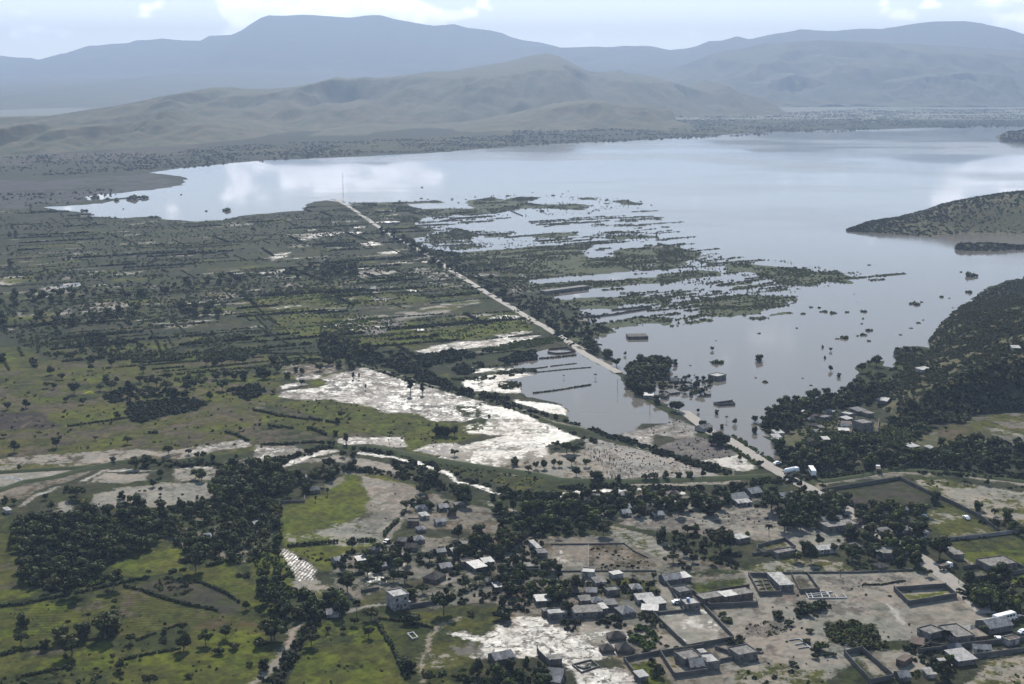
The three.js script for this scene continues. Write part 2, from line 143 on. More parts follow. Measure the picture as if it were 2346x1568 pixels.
const ZONES = [
[0,1,0.35,60,0,0,-1118.5,-2844,-889.0,-2813,-688.6,-3086,-498.3,-3418,-251.6,-3663,33.3,-4008,50.6,-6110,-903.3,-5133,-1187.6,-4424,-1596,-4424,-1436.4,-3663],
[0,1,0.4,70,0,0,0.0,-4138,563.5,-4583,1395.5,-5347,2055,-5579,5407,-14147,3460,-14147,1204.9,-9841,0.0,-6110],
[2,3,0.3,60,0,0,1573,-6578,1987,-7204,2347,-7124,2773,-7541,2421,-6578,1781,-6110,1499.5,-6110],
[3,2,0.3,60,0,0,1629,-6479,2020,-7124,2271,-7124,2194,-6751,1802,-6351],
[4,0,0.3,50,0,0,1284.4,-5579,1916,-6578,2173,-6751,2773,-7541,2343,-6110,2055,-5579,1395.5,-5347],
[2,0,0.4,60,0,0,459.7,-5347,843.5,-6110,1311.2,-6578,1405.8,-6110,1149.2,-5347,584.2,-4753],
[5,0,0.45,60,0,0,-1928,-5133,-1541,-4424,-1223.9,-3886,-1148.3,-4276,-1055.9,-4753,-815.8,-3663,-935.1,-3286,-1130.7,-3124,-1289.7,-3286],
[2,0,0.5,60,0,0,-723.5,-3772,-474.9,-4138,-179.6,-4753,0.0,-5133,0.0,-4276,-317.0,-3772,-566.0,-3512],
[6,0,0.35,40,0,0,-1071.0,-2722,-884.0,-2665,-731.2,-2877,-591.7,-2557,-614.3,-2411,-686.5,-2301,-686.2,-2163,-728.6,-2091,-825.9,-2091],
[0,1,0.42,28,0,0,-841.4,-2121,-645.3,-2048,-515.7,-1937,-424.2,-1906,-357.8,-2002,-239.8,-2121,-166.9,-1535,-117.2,-1066.5,-252.7,-1066.5,-394.7,-1066.5,-430.2,-1066.5],
[1,0,0.4,30,0,0,-598.0,-1800,-479.9,-1800,-361.7,-1800,-295.9,-1649,-411.2,-1605,-503.7,-1619],
[2,3,0.35,14,0,0,-243.2,-1233.0,-201.1,-1268.9,-140.6,-1287.5,-127.8,-1167.0,-180.7,-1136.4,-217.8,-1132.7],
[2,3,0.4,12,0,0,-195.8,-1136.4,-127.8,-1167.0,-113.1,-1028.4,-152.6,-1028.4,-184.0,-1079.8],
[7,8,0.5,10,0,0,-504.4,-1373.3,-487.0,-1384.1,-469.5,-1341.8,-478.9,-1326.6,-487.7,-1326.6],
[7,9,0.5,9,0,0,-441.6,-1301.9,-428.8,-1334.6,-414.1,-1334.6,-407.9,-1311.7,-418.7,-1306.8,-429.6,-1282.8],
[7,0,0.4,8,0,0,-437.5,-1264.3,-411.3,-1292.3,-399.9,-1264.3,-427.3,-1246.2],
[7,5,0.35,10,0,0,-375.7,-1207.4,-363.4,-1220.1,-338.5,-1233.0,-323.7,-1174.8,-342.5,-1174.8,-358.8,-1151.5],
[7,0,0.3,8,0,0,-354.0,-1143.9,-335.9,-1151.5,-330.6,-1132.7,-347.2,-1125.4],
[7,0,0.45,7,0,0,-415.0,-1159.2,-397.1,-1182.8,-374.8,-1182.8,-367.8,-1151.5,-400.8,-1136.4],
[7,8,0.5,6,0,0,-404.3,-1093.4,-393.4,-1096.9,-388.7,-1083.2,-398.2,-1076.5],
[7,2,0.4,7,0,0,-346.6,-1056.7,-328.4,-1066.5,-323.4,-1053.5,-341.4,-1044.0],
[7,0,0.4,8,0,0,-280.9,-1268.9,-253.8,-1273.5,-247.7,-1241.8,-269.5,-1228.7],
[5,0,0.3,8,0,0,-265.0,-1114.5,-232.6,-1125.4,-225.8,-1103.9,-256.1,-1096.9],
[8,7,0.3,8,0,0,-253.2,-1406.3,-235.9,-1423.4,-231.8,-1402.9,-248.2,-1395.1],
[8,0,0.3,10,0,0,-260.2,-1713,-248.4,-1764,-215.8,-1782,-209.7,-1747,-233.1,-1722,-249.8,-1681],
[8,0,0.2,10,0,0,-212.8,-1773,-194.1,-1791,-191.3,-1764,-208.8,-1756],
[8,0,0.4,10,0,0,-382.9,-1856,-349.5,-1896,-345.9,-1876,-371.6,-1851],
[8,0,0.45,9,0,0,-269.6,-1548,-250.1,-1576,-246.5,-1542,-257.4,-1495.9],
[8,-1,0.0,8,0,0,-211.6,-1522,-199.9,-1522,-199.6,-1506,-207.9,-1506],
[8,0,0.4,8,0,0,-214.5,-1856,-201.1,-1856,-195.1,-1800,-209.2,-1819],
[7,0,0.35,8,0,0,-221.9,-1336.7,-195.4,-1326.6,-194.0,-1306.8,-214.9,-1311.7],
[7,0,0.45,8,0,0,-186.8,-1306.8,-164.7,-1326.6,-161.4,-1287.5,-181.3,-1287.5],
[7,-1,0.0,8,0,0,-328.8,-1211.6,-308.1,-1220.1,-304.1,-1209.1,-323.9,-1203.2],
[7,0,0.5,10,0,0,-491.8,-1569,-471.8,-1583,-458.3,-1548,-480.0,-1542],
[7,0,0.75,8,0,0,-457.6,-1576,-405.8,-1583,-395.4,-1548,-437.2,-1522],
[7,0,0.5,8,0,0,-501.6,-1535,-474.0,-1522,-473.3,-1509,-497.4,-1522],
[7,0,0.25,6,0,0,-400.9,-1449.1,-392.6,-1453.9,-390.1,-1444.4,-399.0,-1442.0],
[7,0,0.25,6,0,0,-340.0,-1437.3,-329.8,-1437.3,-328.0,-1428.0,-337.1,-1428.0],
[7,0,0.25,6,0,0,-442.4,-1373.3,-434.4,-1376.5,-429.8,-1362.6,-438.0,-1361.6],
[7,0,0.25,6,0,0,-400.0,-1321.6,-388.3,-1331.6,-383.5,-1314.6,-395.6,-1311.7],
[7,0,0.25,6,0,0,-287.8,-1421.1,-278.6,-1425.7,-277.0,-1417.6,-285.7,-1414.2],
[7,0,0.25,6,0,0,-224.0,-1224.4,-218.7,-1273.5,-215.7,-1264.3,-227.5,-1259.7],
[7,0,0.25,6,0,0,-264.1,-1215.8,-259.2,-1224.4,-254.8,-1203.2,-259.3,-1199.1],
[7,0,0.25,6,0,0,-245.6,-1170.9,-239.9,-1174.8,-230.7,-1147.7,-240.6,-1159.2],
[7,0,0.25,6,0,0,-339.0,-1316.6,-334.7,-1316.6,-331.1,-1301.9,-335.4,-1301.9],
[7,0,0.25,6,0,0,-257.4,-1634,-236.9,-1642,-235.5,-1631,-253.3,-1619],
[7,0,0.25,6,0,0,-213.8,-1673,-203.4,-1678,-201.5,-1662,-211.0,-1657],
[7,0,0.25,6,0,0,-514.0,-1876,-498.7,-1896,-495.1,-1882,-510.4,-1870],
[0,1,0.4,18,0,0,-289.5,-2121,-247.9,-2121,-167.0,-1837,-92.7,-1590,-36.7,-1326.6,25.5,-1100.4,5.6,-1040.8,-17.3,-1028.4,-72.3,-998.6,-148.0,-1066.5],
[1,0,0.35,20,0,0,-289.5,-2121,-246.4,-2109,-192.9,-1916,-248.9,-1819],
[2,3,0.42,9,0,0,-162.5,-1174.8,-99.5,-1136.4,-93.5,-1093.4,-81.4,-1129.0,-50.5,-1136.4,3.7,-1174.8,18.4,-1114.5,9.4,-1073.1,-11.9,-1060.0,-40.3,-1034.6,-84.3,-1010.3,-118.7,-1016.3,-145.4,-1047.1],
[2,3,0.3,10,0,0,-176.4,-1278.1,-142.2,-1287.5,-90.5,-1259.7,-35.7,-1287.5,-28.1,-1264.3,-86.9,-1207.4,-162.5,-1174.8],
[10,0,0.4,6,0,0,-104.6,-1136.4,-89.8,-1174.8,-76.9,-1136.4,-92.3,-1079.8,-106.5,-1053.5,-122.9,-1053.5],
[7,10,0.3,7,0,0,-89.2,-1167.0,-53.9,-1215.8,-30.2,-1237.4,-29.7,-1215.8,-52.0,-1170.9,-67.5,-1147.7,-86.7,-1132.7],
[8,1,0.2,5,0,0,-24.0,-1132.7,-9.1,-1151.5,4.9,-1147.7,3.6,-1132.7,-18.8,-1121.7],
[8,7,0.3,9,0,0,-77.0,-987.1,-61.9,-1010.3,-28.9,-1034.6,-6.0,-1047.1,22.1,-1053.5,-0.1,-1028.4,-8.1,-1019.3,-28.0,-1004.4,-49.3,-981.5,-72.7,-973.2],
[8,1,0.35,6,0,0,-11.9,-1060.0,8.2,-1079.8,15.3,-1073.1,-5.9,-1044.0],
[7,0,0.35,7,0,0,-155.5,-1411.9,-143.3,-1446.8,-130.1,-1440.8,-127.6,-1411.9,-143.3,-1367.9,-152.9,-1373.3],
[7,8,0.3,7,0,0,-138.9,-1400.7,-118.1,-1429.1,-114.4,-1411.9,-133.7,-1378.7],
[8,0,0.3,7,0,0,-180.0,-1657,-169.6,-1681,-147.8,-1642,-163.6,-1619],
[8,0,0.2,7,0,0,-148.3,-1569,-131.0,-1590,-127.4,-1555,-143.0,-1548],
[8,7,0.3,7,0,0,-242.8,-1773,-216.7,-1782,-210.6,-1747,-238.1,-1738],
[8,-1,0.0,8,0,0,-212.8,-1782,-191.7,-1786,-191.0,-1761,-207.8,-1756],
[8,0,0.3,6,0,0,-213.2,-1837,-195.1,-1856,-192.2,-1828,-207.0,-1800],
[7,0,0.4,7,0,0,-127.2,-1250.7,-106.1,-1246.2,-104.6,-1228.7,-121.4,-1220.1],
[7,0,0.5,6,0,0,-142.7,-1292.3,-125.0,-1301.9,-120.6,-1268.9,-134.1,-1264.3],
[7,0,0.4,7,0,0,-77.8,-1440.8,-65.9,-1423.4,-58.9,-1367.9,-66.9,-1346.9,-79.4,-1306.8,-80.0,-1367.9],
[7,0,0.5,6,0,0,-105.9,-1435.0,-81.3,-1446.8,-76.3,-1411.9,-93.5,-1389.6],
[7,0,0.5,6,0,0,-80.0,-1316.6,-37.3,-1346.9,-35.0,-1316.6,-70.2,-1297.1],
[7,0,0.4,6,0,0,-175.6,-1326.6,-166.0,-1331.6,-161.8,-1297.1,-169.1,-1287.5],
[7,1,0.5,7,0,0,-138.7,-1483.3,-120.2,-1495.9,-118.4,-1473.4,-135.8,-1468.5],
[7,-1,0.0,8,0,0,-243.2,-1916,-235.3,-1921,-233.3,-1904,-239.6,-1896],
[7,-1,0.0,8,0,0,-228.7,-1927,-215.7,-1933,-212.7,-1906,-224.8,-1902],
[7,0,0.4,6,0,0,-116.0,-1528,-89.1,-1528,-89.7,-1509,-108.4,-1515],
[7,-1,0.0,8,0,0,-208.2,-1515,-200.4,-1519,-200.4,-1506,-206.5,-1502],
[0,1,0.4,16,0,0,-248.4,-2147,-181.6,-2160,-126.1,-2096,-111.1,-2072,-129.4,-1876,-81.0,-1800,-122.2,-1713,-90.9,-1590,-52.5,-1590,-8.9,-1590,44.6,-1634,80.4,-1562,123.0,-1605,197.9,-1649,181.4,-1509,170.0,-1411.9,67.6,-1367.9,21.7,-1326.6,164.9,-1367.9,157.7,-1306.8,71.7,-1278.1,75.2,-1241.8,103.4,-1250.7,141.8,-1224.4,110.3,-1174.8,83.7,-1167.0,84.7,-1143.9,55.4,-1114.5,106.8,-1136.4,125.6,-1136.4,103.5,-1100.4,70.8,-1066.5,56.3,-1016.3,69.7,-965.0,71.6,-918.4,24.2,-1100.4,-37.3,-1346.9,-92.7,-1590,-172.8,-1856],
[2,0,0.4,12,0,0,-43.4,-1576,8.5,-1590,77.6,-1576,58.3,-1522,8.0,-1483.3,-32.7,-1477.1],
[2,0,0.45,12,0,0,-8.0,-1411.9,73.1,-1483.3,184.5,-1535,171.4,-1423.4,68.6,-1389.6,14.9,-1367.9,-7.8,-1389.6],
[2,3,0.3,10,0,0,28.8,-1316.6,97.0,-1357.4,166.8,-1384.1,162.4,-1346.9,79.1,-1306.8,32.5,-1287.5],
[7,0,0.5,5,0,0,-34.2,-1406.3,-12.6,-1411.9,-13.9,-1380.9,-32.2,-1384.1],
[7,0,0.55,6,0,0,-25.7,-1548,4.9,-1555,6.5,-1522,-21.7,-1502],
[7,10,0.4,5,0,0,50.8,-1151.5,83.2,-1159.2,81.4,-1132.7,55.7,-1121.7],
[7,0,0.6,5,0,0,-7.4,-1316.6,21.6,-1316.6,20.8,-1268.9,-0.2,-1259.7],
[8,7,0.3,6,0,0,47.8,-1241.8,76.3,-1259.7,73.6,-1237.4,53.9,-1224.4],
[8,0,0.35,6,0,0,33.0,-1367.9,83.6,-1384.1,74.6,-1357.4,36.9,-1346.9],
[7,0,0.5,6,0,0,32.9,-1509,58.0,-1515,57.3,-1495.9,35.8,-1489.6],
[7,0,0.4,6,0,0,-198.1,-2084,-157.2,-2084,-155.8,-2065,-191.8,-2065],
[7,0,0.4,6,0,0,-190.0,-2021,-161.3,-2021,-161.7,-1998,-185.7,-1998],
[7,-1,0.0,8,0,0,-184.2,-1959,-167.5,-1963,-167.1,-1946,-180.5,-1941],
[2,5,0.42,16,0,0,-394.0,-992.6,-362.3,-1015.3,-333.8,-966.5,-314.0,-943.8,-236.3,-954.0,-219.5,-979.4,-166.1,-988.1,-132.5,-780.5,-123.2,-723.0,-178.6,-704.1,-243.4,-713.5,-283.6,-704.1],
[1,0,0.4,8,0,0,-363.1,-1020.0,-174.4,-1039.1,-166.1,-988.1,-219.5,-979.4,-236.3,-954.0,-259.4,-954.0,-282.3,-956.1,-302.2,-956.1,-315.3,-947.9,-333.8,-966.5,-355.7,-1006.1],
[2,3,0.3,9,0,0,-397.4,-1001.6,-360.7,-1013.0,-338.6,-970.8,-333.3,-962.3,-336.5,-937.8,-368.5,-925.9],
[5,2,0.25,6,0,0,-313.5,-939.8,-304.2,-951.9,-283.2,-956.1,-277.9,-941.8,-293.4,-929.9,-307.9,-929.9],
[5,2,0.25,6,0,0,-252.5,-912.5,-240.0,-925.9,-218.7,-934.6,-213.8,-916.3,-228.3,-910.6,-247.6,-908.7],
[3,2,0.4,5,0,0,-278.7,-899.4,-274.0,-918.2,-270.2,-910.6,-264.9,-886.7,-271.8,-886.7],
[2,3,0.4,6,0,0,-237.1,-954.0,-219.8,-977.2,-213.1,-949.9,-221.9,-937.8,-232.1,-939.8],
[3,2,0.4,6,0,0,-333.4,-899.4,-327.1,-910.6,-319.8,-903.1,-314.4,-884.9,-323.9,-881.4],
[11,3,0.3,3,0,0,-269.5,-863.3,-263.3,-866.7,-259.7,-855.5,-266.6,-851.2],
[12,5,0.22,6,0,0,-319.4,-797.7,-301.5,-805.9,-274.5,-805.0,-266.9,-786.1,-257.2,-777.1,-255.7,-772.1,-262.4,-768.0,-286.5,-764.0,-304.5,-758.6],
[3,2,0.5,7,0,0,-271.7,-797.7,-271.5,-806.5,-234.7,-828.0,-223.8,-794.7,-251.1,-772.7,-258.0,-780.5,-260.6,-783.3,-268.3,-790.4],
[2,3,0.5,6,0,0,-296.7,-844.0,-277.5,-850.6,-272.4,-834.3,-285.8,-826.4],
[4,0,0.3,5,0,0,-234.4,-828.0,-224.5,-834.3,-204.9,-844.0,-183.9,-829.6,-187.6,-811.9,-201.1,-797.7,-210.6,-780.5,-219.6,-786.1],
[2,5,0.4,9,0,0,-209.9,-777.7,-187.0,-809.5,-169.0,-840.7,-154.6,-821.7,-152.1,-803.5,-177.5,-769.4,-197.7,-756.0],
[5,2,0.4,6,0,0,-204.4,-769.4,-168.5,-794.7,-165.9,-789.0,-178.8,-772.1,-200.3,-761.3],
[3,2,0.3,5,0,0,-176.9,-766.7,-153.2,-783.3,-145.2,-777.1,-160.4,-768.0,-175.6,-760.7],
[2,3,0.4,6,0,0,-197.6,-857.2,-179.5,-864.0,-168.9,-844.0,-188.1,-834.3],
[2,3,0.5,7,0,0,-230.6,-737.9,-213.5,-753.3,-204.1,-730.4,-223.5,-718.2],
[2,10,0.45,5,0,0,-156.3,-831.1,-140.7,-831.1,-135.3,-797.7,-154.1,-818.7],
[5,2,0.35,8,0,0,-253.1,-764.0,-217.4,-780.5,-207.7,-769.4,-234.2,-745.5,-260.3,-745.5,-286.4,-745.5,-290.2,-756.0],
[5,2,0.5,6,0,0,-145.9,-769.4,-131.6,-774.9,-128.1,-753.3,-137.7,-753.3],
[7,5,0.42,5,0,0,-282.7,-701.8,-265.5,-705.3,-254.4,-709.2,-226.2,-718.7,-199.5,-725.0,-182.5,-720.6,-166.2,-732.9,-146.4,-746.8,-138.5,-730.4,-155.4,-720.6,-172.4,-704.1,-189.9,-712.3,-197.1,-704.1,-207.4,-696.8,-234.9,-696.8,-261.6,-694.5,-279.3,-692.8],
[8,10,0.5,3,0,0,-157.6,-737.9,-145.2,-744.2,-139.5,-730.4,-154.6,-723.0,-168.3,-713.5,-172.5,-718.2],
[2,7,0.3,6,0,0,-279.3,-692.8,-243.9,-696.1,-215.8,-696.1,-210.5,-690.5,-236.8,-683.9,-256.7,-680.7,-273.4,-677.4],
[7,8,0.15,9,0,0,-272.6,-675.3,-255.5,-677.4,-214.0,-686.1,-220.3,-679.1,-227.5,-670.0,-238.8,-663.3,-243.7,-654.2,-246.6,-652.6,-262.4,-648.6],
[9,-1,0.0,8,0,0,-255.6,-669.4,-247.6,-670.0,-240.6,-666.9,-239.2,-662.7,-240.8,-660.7,-242.8,-664.8,-247.3,-667.7,-254.7,-666.9],
[13,5,0.3,5,0,0,-257.2,-635.1,-244.4,-646.3,-236.6,-660.3,-225.5,-667.5,-210.1,-685.0,-214.7,-668.5,-222.8,-655.2,-227.6,-647.2,-229.0,-634.7,-239.4,-632.2],
[7,5,0.15,6,0,0,-206.5,-660.7,-204.0,-676.4,-202.3,-678.9,-181.6,-674.9,-179.4,-664.4,-191.6,-661.7],
[1,0,0.3,5,0,0,-201.2,-650.6,-181.7,-663.8,-177.7,-660.7,-193.7,-648.2],
[7,13,0.25,8,0,0,-198.3,-641.8,-183.8,-654.2,-166.3,-660.7,-148.8,-662.7,-140.3,-636.0,-148.8,-626.6,-168.4,-621.1,-175.5,-623.0,-192.6,-621.1],
[7,-1,0.0,8,0,0,-211.3,-626.6,-206.5,-634.1,-200.2,-614.8,-205.7,-613.9],
[7,1,0.3,4,0,0,-215.1,-613.1,-206.5,-616.6,-203.8,-611.3,-213.2,-608.6],
[7,5,0.45,4,0,0,-170.9,-687.2,-157.0,-690.1,-147.1,-686.1,-146.1,-666.9,-165.7,-662.7],
[7,5,0.4,5,0,0,-141.4,-700.7,-123.2,-723.0,-119.7,-701.8,-139.7,-695.0],
[8,7,0.3,4,0,0,-228.3,-623.0,-226.7,-642.7,-219.6,-652.6,-216.4,-656.2,-218.4,-650.6,-223.8,-640.8,-225.3,-623.9],
[8,7,0.3,3,0,0,-212.6,-661.7,-207.6,-676.4,-205.1,-684.6,-193.9,-685.4,-177.1,-680.7,-192.2,-681.1,-203.4,-680.7,-206.0,-673.2,-209.1,-661.7],
[8,7,0.3,3,0,0,-170.9,-685.0,-162.8,-688.8,-150.8,-689.4,-150.2,-686.5,-162.2,-686.1,-169.8,-682.8],
[4,1,0.4,6,0,0,-189.4,-1039.1,-88.3,-1010.7,-43.0,-970.8,-9.5,-983.8,-37.3,-954.0,-57.6,-933.8,-64.4,-914.4,-47.0,-884.9,-27.1,-864.0,-18.3,-837.5,-42.9,-864.0,-64.7,-895.8,-84.9,-922.1,-104.2,-954.0,-180.5,-988.1],
[2,3,0.3,6,0,0,-177.6,-981.6,-143.3,-979.4,-115.6,-966.5,-115.6,-951.9,-149.5,-953.2,-170.9,-947.9],
[5,7,0.4,4,0,0,-157.3,-949.9,-124.6,-951.9,-113.1,-937.8,-119.9,-914.4,-138.6,-906.9,-151.6,-914.4],
[8,10,0.42,4,0,0,-125.5,-903.1,-102.5,-937.8,-82.1,-918.2,-64.7,-895.8,-42.9,-864.0,-18.3,-834.3,-17.2,-818.7,-18.1,-794.7,-28.1,-783.3,-53.7,-797.7,-78.3,-808.0,-102.3,-832.7,-130.1,-839.1,-144.6,-847.3,-145.1,-864.0,-124.0,-874.3,-119.6,-887.8],
[10,8,0.4,4,0,0,-149.6,-877.8,-138.0,-892.1,-131.0,-881.4,-145.6,-867.4],
[3,2,0.4,4,0,0,-133.4,-897.6,-123.8,-895.8,-119.0,-883.1,-128.8,-876.1],
[8,10,0.5,3,0,0,-144.7,-910.6,-127.8,-914.4,-124.7,-903.1,-140.9,-895.8],
[14,8,0.5,3,0,0,-117.3,-847.3,-92.3,-847.3,-49.1,-840.7,-19.0,-834.3,-18.1,-826.4,-51.2,-826.4,-87.7,-831.1],
[1,8,0.4,4,0,0,-36.6,-821.7,-15.4,-834.3,-16.3,-809.5,-18.1,-794.7,-27.2,-797.7],
[2,3,0.32,9,0,0,-152.0,-826.4,-135.2,-834.3,-110.6,-840.7,-79.0,-815.6,-74.6,-806.5,-53.3,-803.0,-45.3,-784.7,-24.6,-779.9,-14.2,-768.8,-14.0,-758.1,-23.6,-745.0,-32.8,-732.9,-38.1,-710.6,-54.1,-715.8,-58.5,-732.9,-79.5,-750.2,-102.2,-753.3,-117.2,-761.3,-123.4,-766.7,-142.8,-774.3],
[1,5,0.4,5,0,0,-151.7,-824.8,-136.8,-821.7,-103.7,-786.1,-125.6,-794.7,-148.5,-806.5],
[5,2,0.5,5,0,0,-102.2,-753.3,-89.9,-761.3,-69.9,-753.3,-54.8,-753.3,-66.2,-748.1,-79.4,-749.4],
[8,10,0.3,3,0,0,-53.9,-800.6,-35.1,-818.7,-27.7,-791.8,-28.9,-786.1,-45.4,-786.1],
[14,8,0.4,3,0,0,-79.9,-809.5,-64.9,-817.1,-60.0,-808.0,-74.4,-803.5],
[15,7,0.3,10,0,0,-16.7,-828.0,-0.8,-818.7,16.1,-786.1,26.1,-769.4,38.4,-745.5,18.5,-732.9,19.9,-713.5,36.4,-704.1,13.9,-675.3,-9.7,-683.9,-37.9,-706.0,-26.4,-731.6,-4.0,-752.8,-21.9,-755.4,-27.5,-763.4,-14.4,-782.7,-18.3,-803.0],
[7,15,0.3,9,0,0,-37.9,-706.0,-25.9,-718.2,-6.9,-708.8,14.7,-715.8,14.0,-679.6,-9.7,-683.9],
[14,8,0.4,3,0,0,-52.5,-720.6,-40.7,-735.4,-29.8,-736.6,-22.2,-720.6,-31.8,-709.9],
[2,8,0.4,3,0,0,-28.0,-780.5,-14.4,-780.5,-17.5,-764.0,-27.4,-761.3],
[5,1,0.4,5,0,0,-145.6,-770.7,-123.4,-766.7,-101.8,-750.2,-96.0,-737.9,-116.1,-731.6,-139.0,-734.1],
[13,8,0.3,4,0,0,-138.7,-732.9,-115.9,-730.4,-106.8,-720.6,-123.9,-701.8,-132.3,-697.3],
[8,7,0.4,3,0,0,-95.3,-745.5,-88.6,-749.4,-79.3,-748.1,-74.5,-732.9,-90.4,-731.6],
[14,8,0.5,3,0,0,-78.8,-749.4,-60.4,-749.4,-55.2,-731.6,-57.9,-725.0,-74.5,-732.9],
[1,2,0.35,6,0,0,-93.7,-726.7,-77.5,-730.4,-63.9,-720.6,-44.0,-704.1,-25.1,-695.0,13.9,-673.2,34.4,-664.8,30.5,-642.7,13.3,-642.7,5.1,-646.7,-12.3,-662.7,-30.6,-681.7,-49.9,-701.4,-69.9,-717.7,-89.4,-722.6],
[8,15,0.3,4,0,0,-120.7,-686.5,-112.3,-706.4,-100.7,-721.8,-93.0,-721.1,-92.5,-717.0,-103.3,-708.8,-114.0,-690.1,-119.2,-684.4],
[15,9,0.25,3,0,0,-81.4,-719.4,-69.6,-714.6,-59.7,-707.6,-49.8,-699.5,-40.1,-690.5,-30.6,-681.7,-27.6,-664.8,-22.8,-662.7,-12.2,-652.6,-8.6,-646.7,3.3,-634.1,2.7,-631.7,-12.1,-648.2,-23.9,-660.3,-28.6,-662.3,-32.8,-677.0,-43.0,-687.9,-55.9,-699.1,-58.1,-703.7,-80.4,-715.8],
[7,5,0.3,5,0,0,-109.1,-697.3,-105.6,-703.0,-92.1,-713.5,-61.7,-695.0,-57.2,-676.4,-73.4,-689.4,-86.5,-698.4],
[13,1,0.3,5,0,0,-89.6,-683.9,-79.1,-686.1,-57.1,-675.3,-38.9,-669.0,-40.2,-660.7,-60.1,-675.3,-83.8,-675.3],
[3,2,0.35,9,0,0,-94.2,-655.6,-83.6,-673.2,-69.2,-677.4,-43.8,-652.6,-45.7,-630.9,-48.2,-604.3,-49.3,-597.5,-52.4,-584.2,-54.5,-573.1,-55.7,-564.6,-92.5,-559.3,-100.8,-579.4,-109.7,-604.3,-110.2,-616.6,-87.0,-648.6],
[13,3,0.3,5,0,0,-94.2,-655.6,-83.5,-672.7,-81.4,-664.8,-86.6,-650.6],
[7,13,0.5,8,0,0,-74.9,-675.3,-44.1,-652.6,-46.0,-634.1,-48.1,-603.4,-48.6,-599.2,-51.9,-578.6,-54.2,-564.6,-70.9,-565.7,-87.6,-584.2,-73.2,-594.1,-66.4,-609.5,-66.8,-640.8,-73.2,-658.6],
[7,3,0.52,5,0,0,-87.6,-584.2,-57.0,-577.8,-54.3,-565.4,-71.0,-566.1,-94.4,-571.5,-100.0,-581.0],
[7,2,0.3,4,0,0,-78.5,-594.1,-66.7,-607.8,-63.7,-594.1,-72.4,-587.5],
[13,5,0.3,5,0,0,-45.5,-635.1,-37.5,-642.7,-22.7,-625.7,-14.4,-623.9,-6.1,-618.4,-3.3,-602.9,-6.3,-584.2,-24.0,-587.5,-45.2,-592.4,-47.7,-604.3],
[1,5,0.3,5,0,0,-17.3,-631.3,-3.4,-622.0,2.1,-607.8,4.6,-587.5,-5.8,-585.8,-3.3,-604.3],
[7,-1,0.0,8,0,0,-16.8,-632.2,-6.1,-624.8,2.1,-614.8,3.1,-606.0,1.5,-611.3,-6.7,-622.0],
[15,1,0.18,4,0,0,-31.3,-899.4,-12.7,-914.4,2.4,-922.1,23.9,-920.1,3.9,-899.4,-7.8,-892.1,6.0,-874.3,5.6,-857.2,-7.5,-858.9,-30.2,-867.4],
[15,1,0.3,4,0,0,-32.6,-937.8,-8.2,-937.8,1.6,-931.8,-16.0,-922.1,-27.9,-918.2],
[15,8,0.3,4,0,0,-0.0,-840.7,21.7,-831.1,30.1,-824.8,33.5,-809.5,32.0,-797.7,17.7,-812.5,3.6,-831.1],
[10,14,0.4,3,0,0,70.1,-764.0,95.0,-789.0,104.2,-774.9,101.4,-753.3,91.3,-745.5,78.0,-756.0,73.3,-727.9,64.8,-740.4,56.0,-753.3,71.0,-774.9],
[8,10,0.45,2,0,0,66.3,-750.7,78.1,-757.3,76.7,-730.4,70.6,-732.9],
[16,10,0.3,4,0,0,76.5,-727.9,101.4,-753.3,114.8,-727.9,119.2,-715.8,114.8,-707.6,95.7,-704.1,81.8,-718.2],
[15,7,0.35,4,0,0,94.2,-701.4,115.6,-708.8,118.8,-713.5,125.1,-686.1,113.4,-679.1,108.7,-687.9,101.0,-697.3],
[14,13,0.4,3,0,0,40.4,-745.5,51.8,-740.4,63.7,-727.9,85.9,-699.5,107.5,-679.6,107.4,-671.1,63.6,-670.0,58.5,-664.8,47.0,-667.9,45.6,-692.8,36.4,-715.8],
[7,14,0.6,3,0,0,51.0,-727.9,63.7,-727.9,75.0,-713.5,85.9,-699.5,75.8,-690.5,60.6,-690.5],
[7,5,0.3,4,0,0,20.6,-713.5,36.5,-718.2,46.2,-692.8,47.0,-667.9,35.0,-662.7,17.7,-671.1,-6.0,-677.4,-6.1,-692.8],
[15,9,0.2,3,0,0,20.9,-640.4,26.2,-647.6,40.0,-649.6,69.1,-654.0,82.7,-642.7,79.0,-640.4,68.6,-649.2,45.5,-645.3,26.0,-642.4,21.8,-634.1,18.4,-631.3],
[7,-1,0.0,8,0,0,45.2,-658.2,69.7,-660.3,93.0,-660.3,111.3,-665.8,110.8,-662.7,92.5,-656.6,69.3,-656.2,46.2,-656.2],
[1,0,0.3,4,0,0,92.7,-704.1,108.5,-686.1,130.2,-673.2,135.0,-683.9,127.3,-690.5,113.3,-678.5,103.6,-673.2],
[13,4,0.35,4,0,0,22.3,-633.2,45.2,-640.8,84.7,-640.8,125.8,-635.1,122.7,-618.4,103.2,-614.8,74.8,-604.3,42.7,-604.3,16.1,-607.8,11.0,-622.0],
[7,-1,0.0,8,0,0,81.8,-635.1,86.3,-635.1,82.3,-613.1,79.5,-625.7],
[17,13,0.4,4,0,0,50.8,-604.3,75.0,-606.0,102.7,-614.8,122.7,-618.4,113.9,-571.5,102.5,-577.8,82.4,-581.0,62.4,-587.5],
[0,4,0.4,6,0,0,125.5,-681.7,139.2,-675.3,175.9,-679.6,231.0,-683.9,254.0,-673.2,269.0,-673.2,321.4,-811.8,267.5,-797.7,237.9,-791.7,223.2,-815.0,203.6,-821.7,155.9,-815.6,141.3,-780.5,137.4,-704.1],
[7,0,0.35,4,0,0,165.1,-754.2,178.9,-775.0,186.7,-773.5,181.6,-735.3,176.0,-733.4,165.2,-730.5,158.3,-733.8],
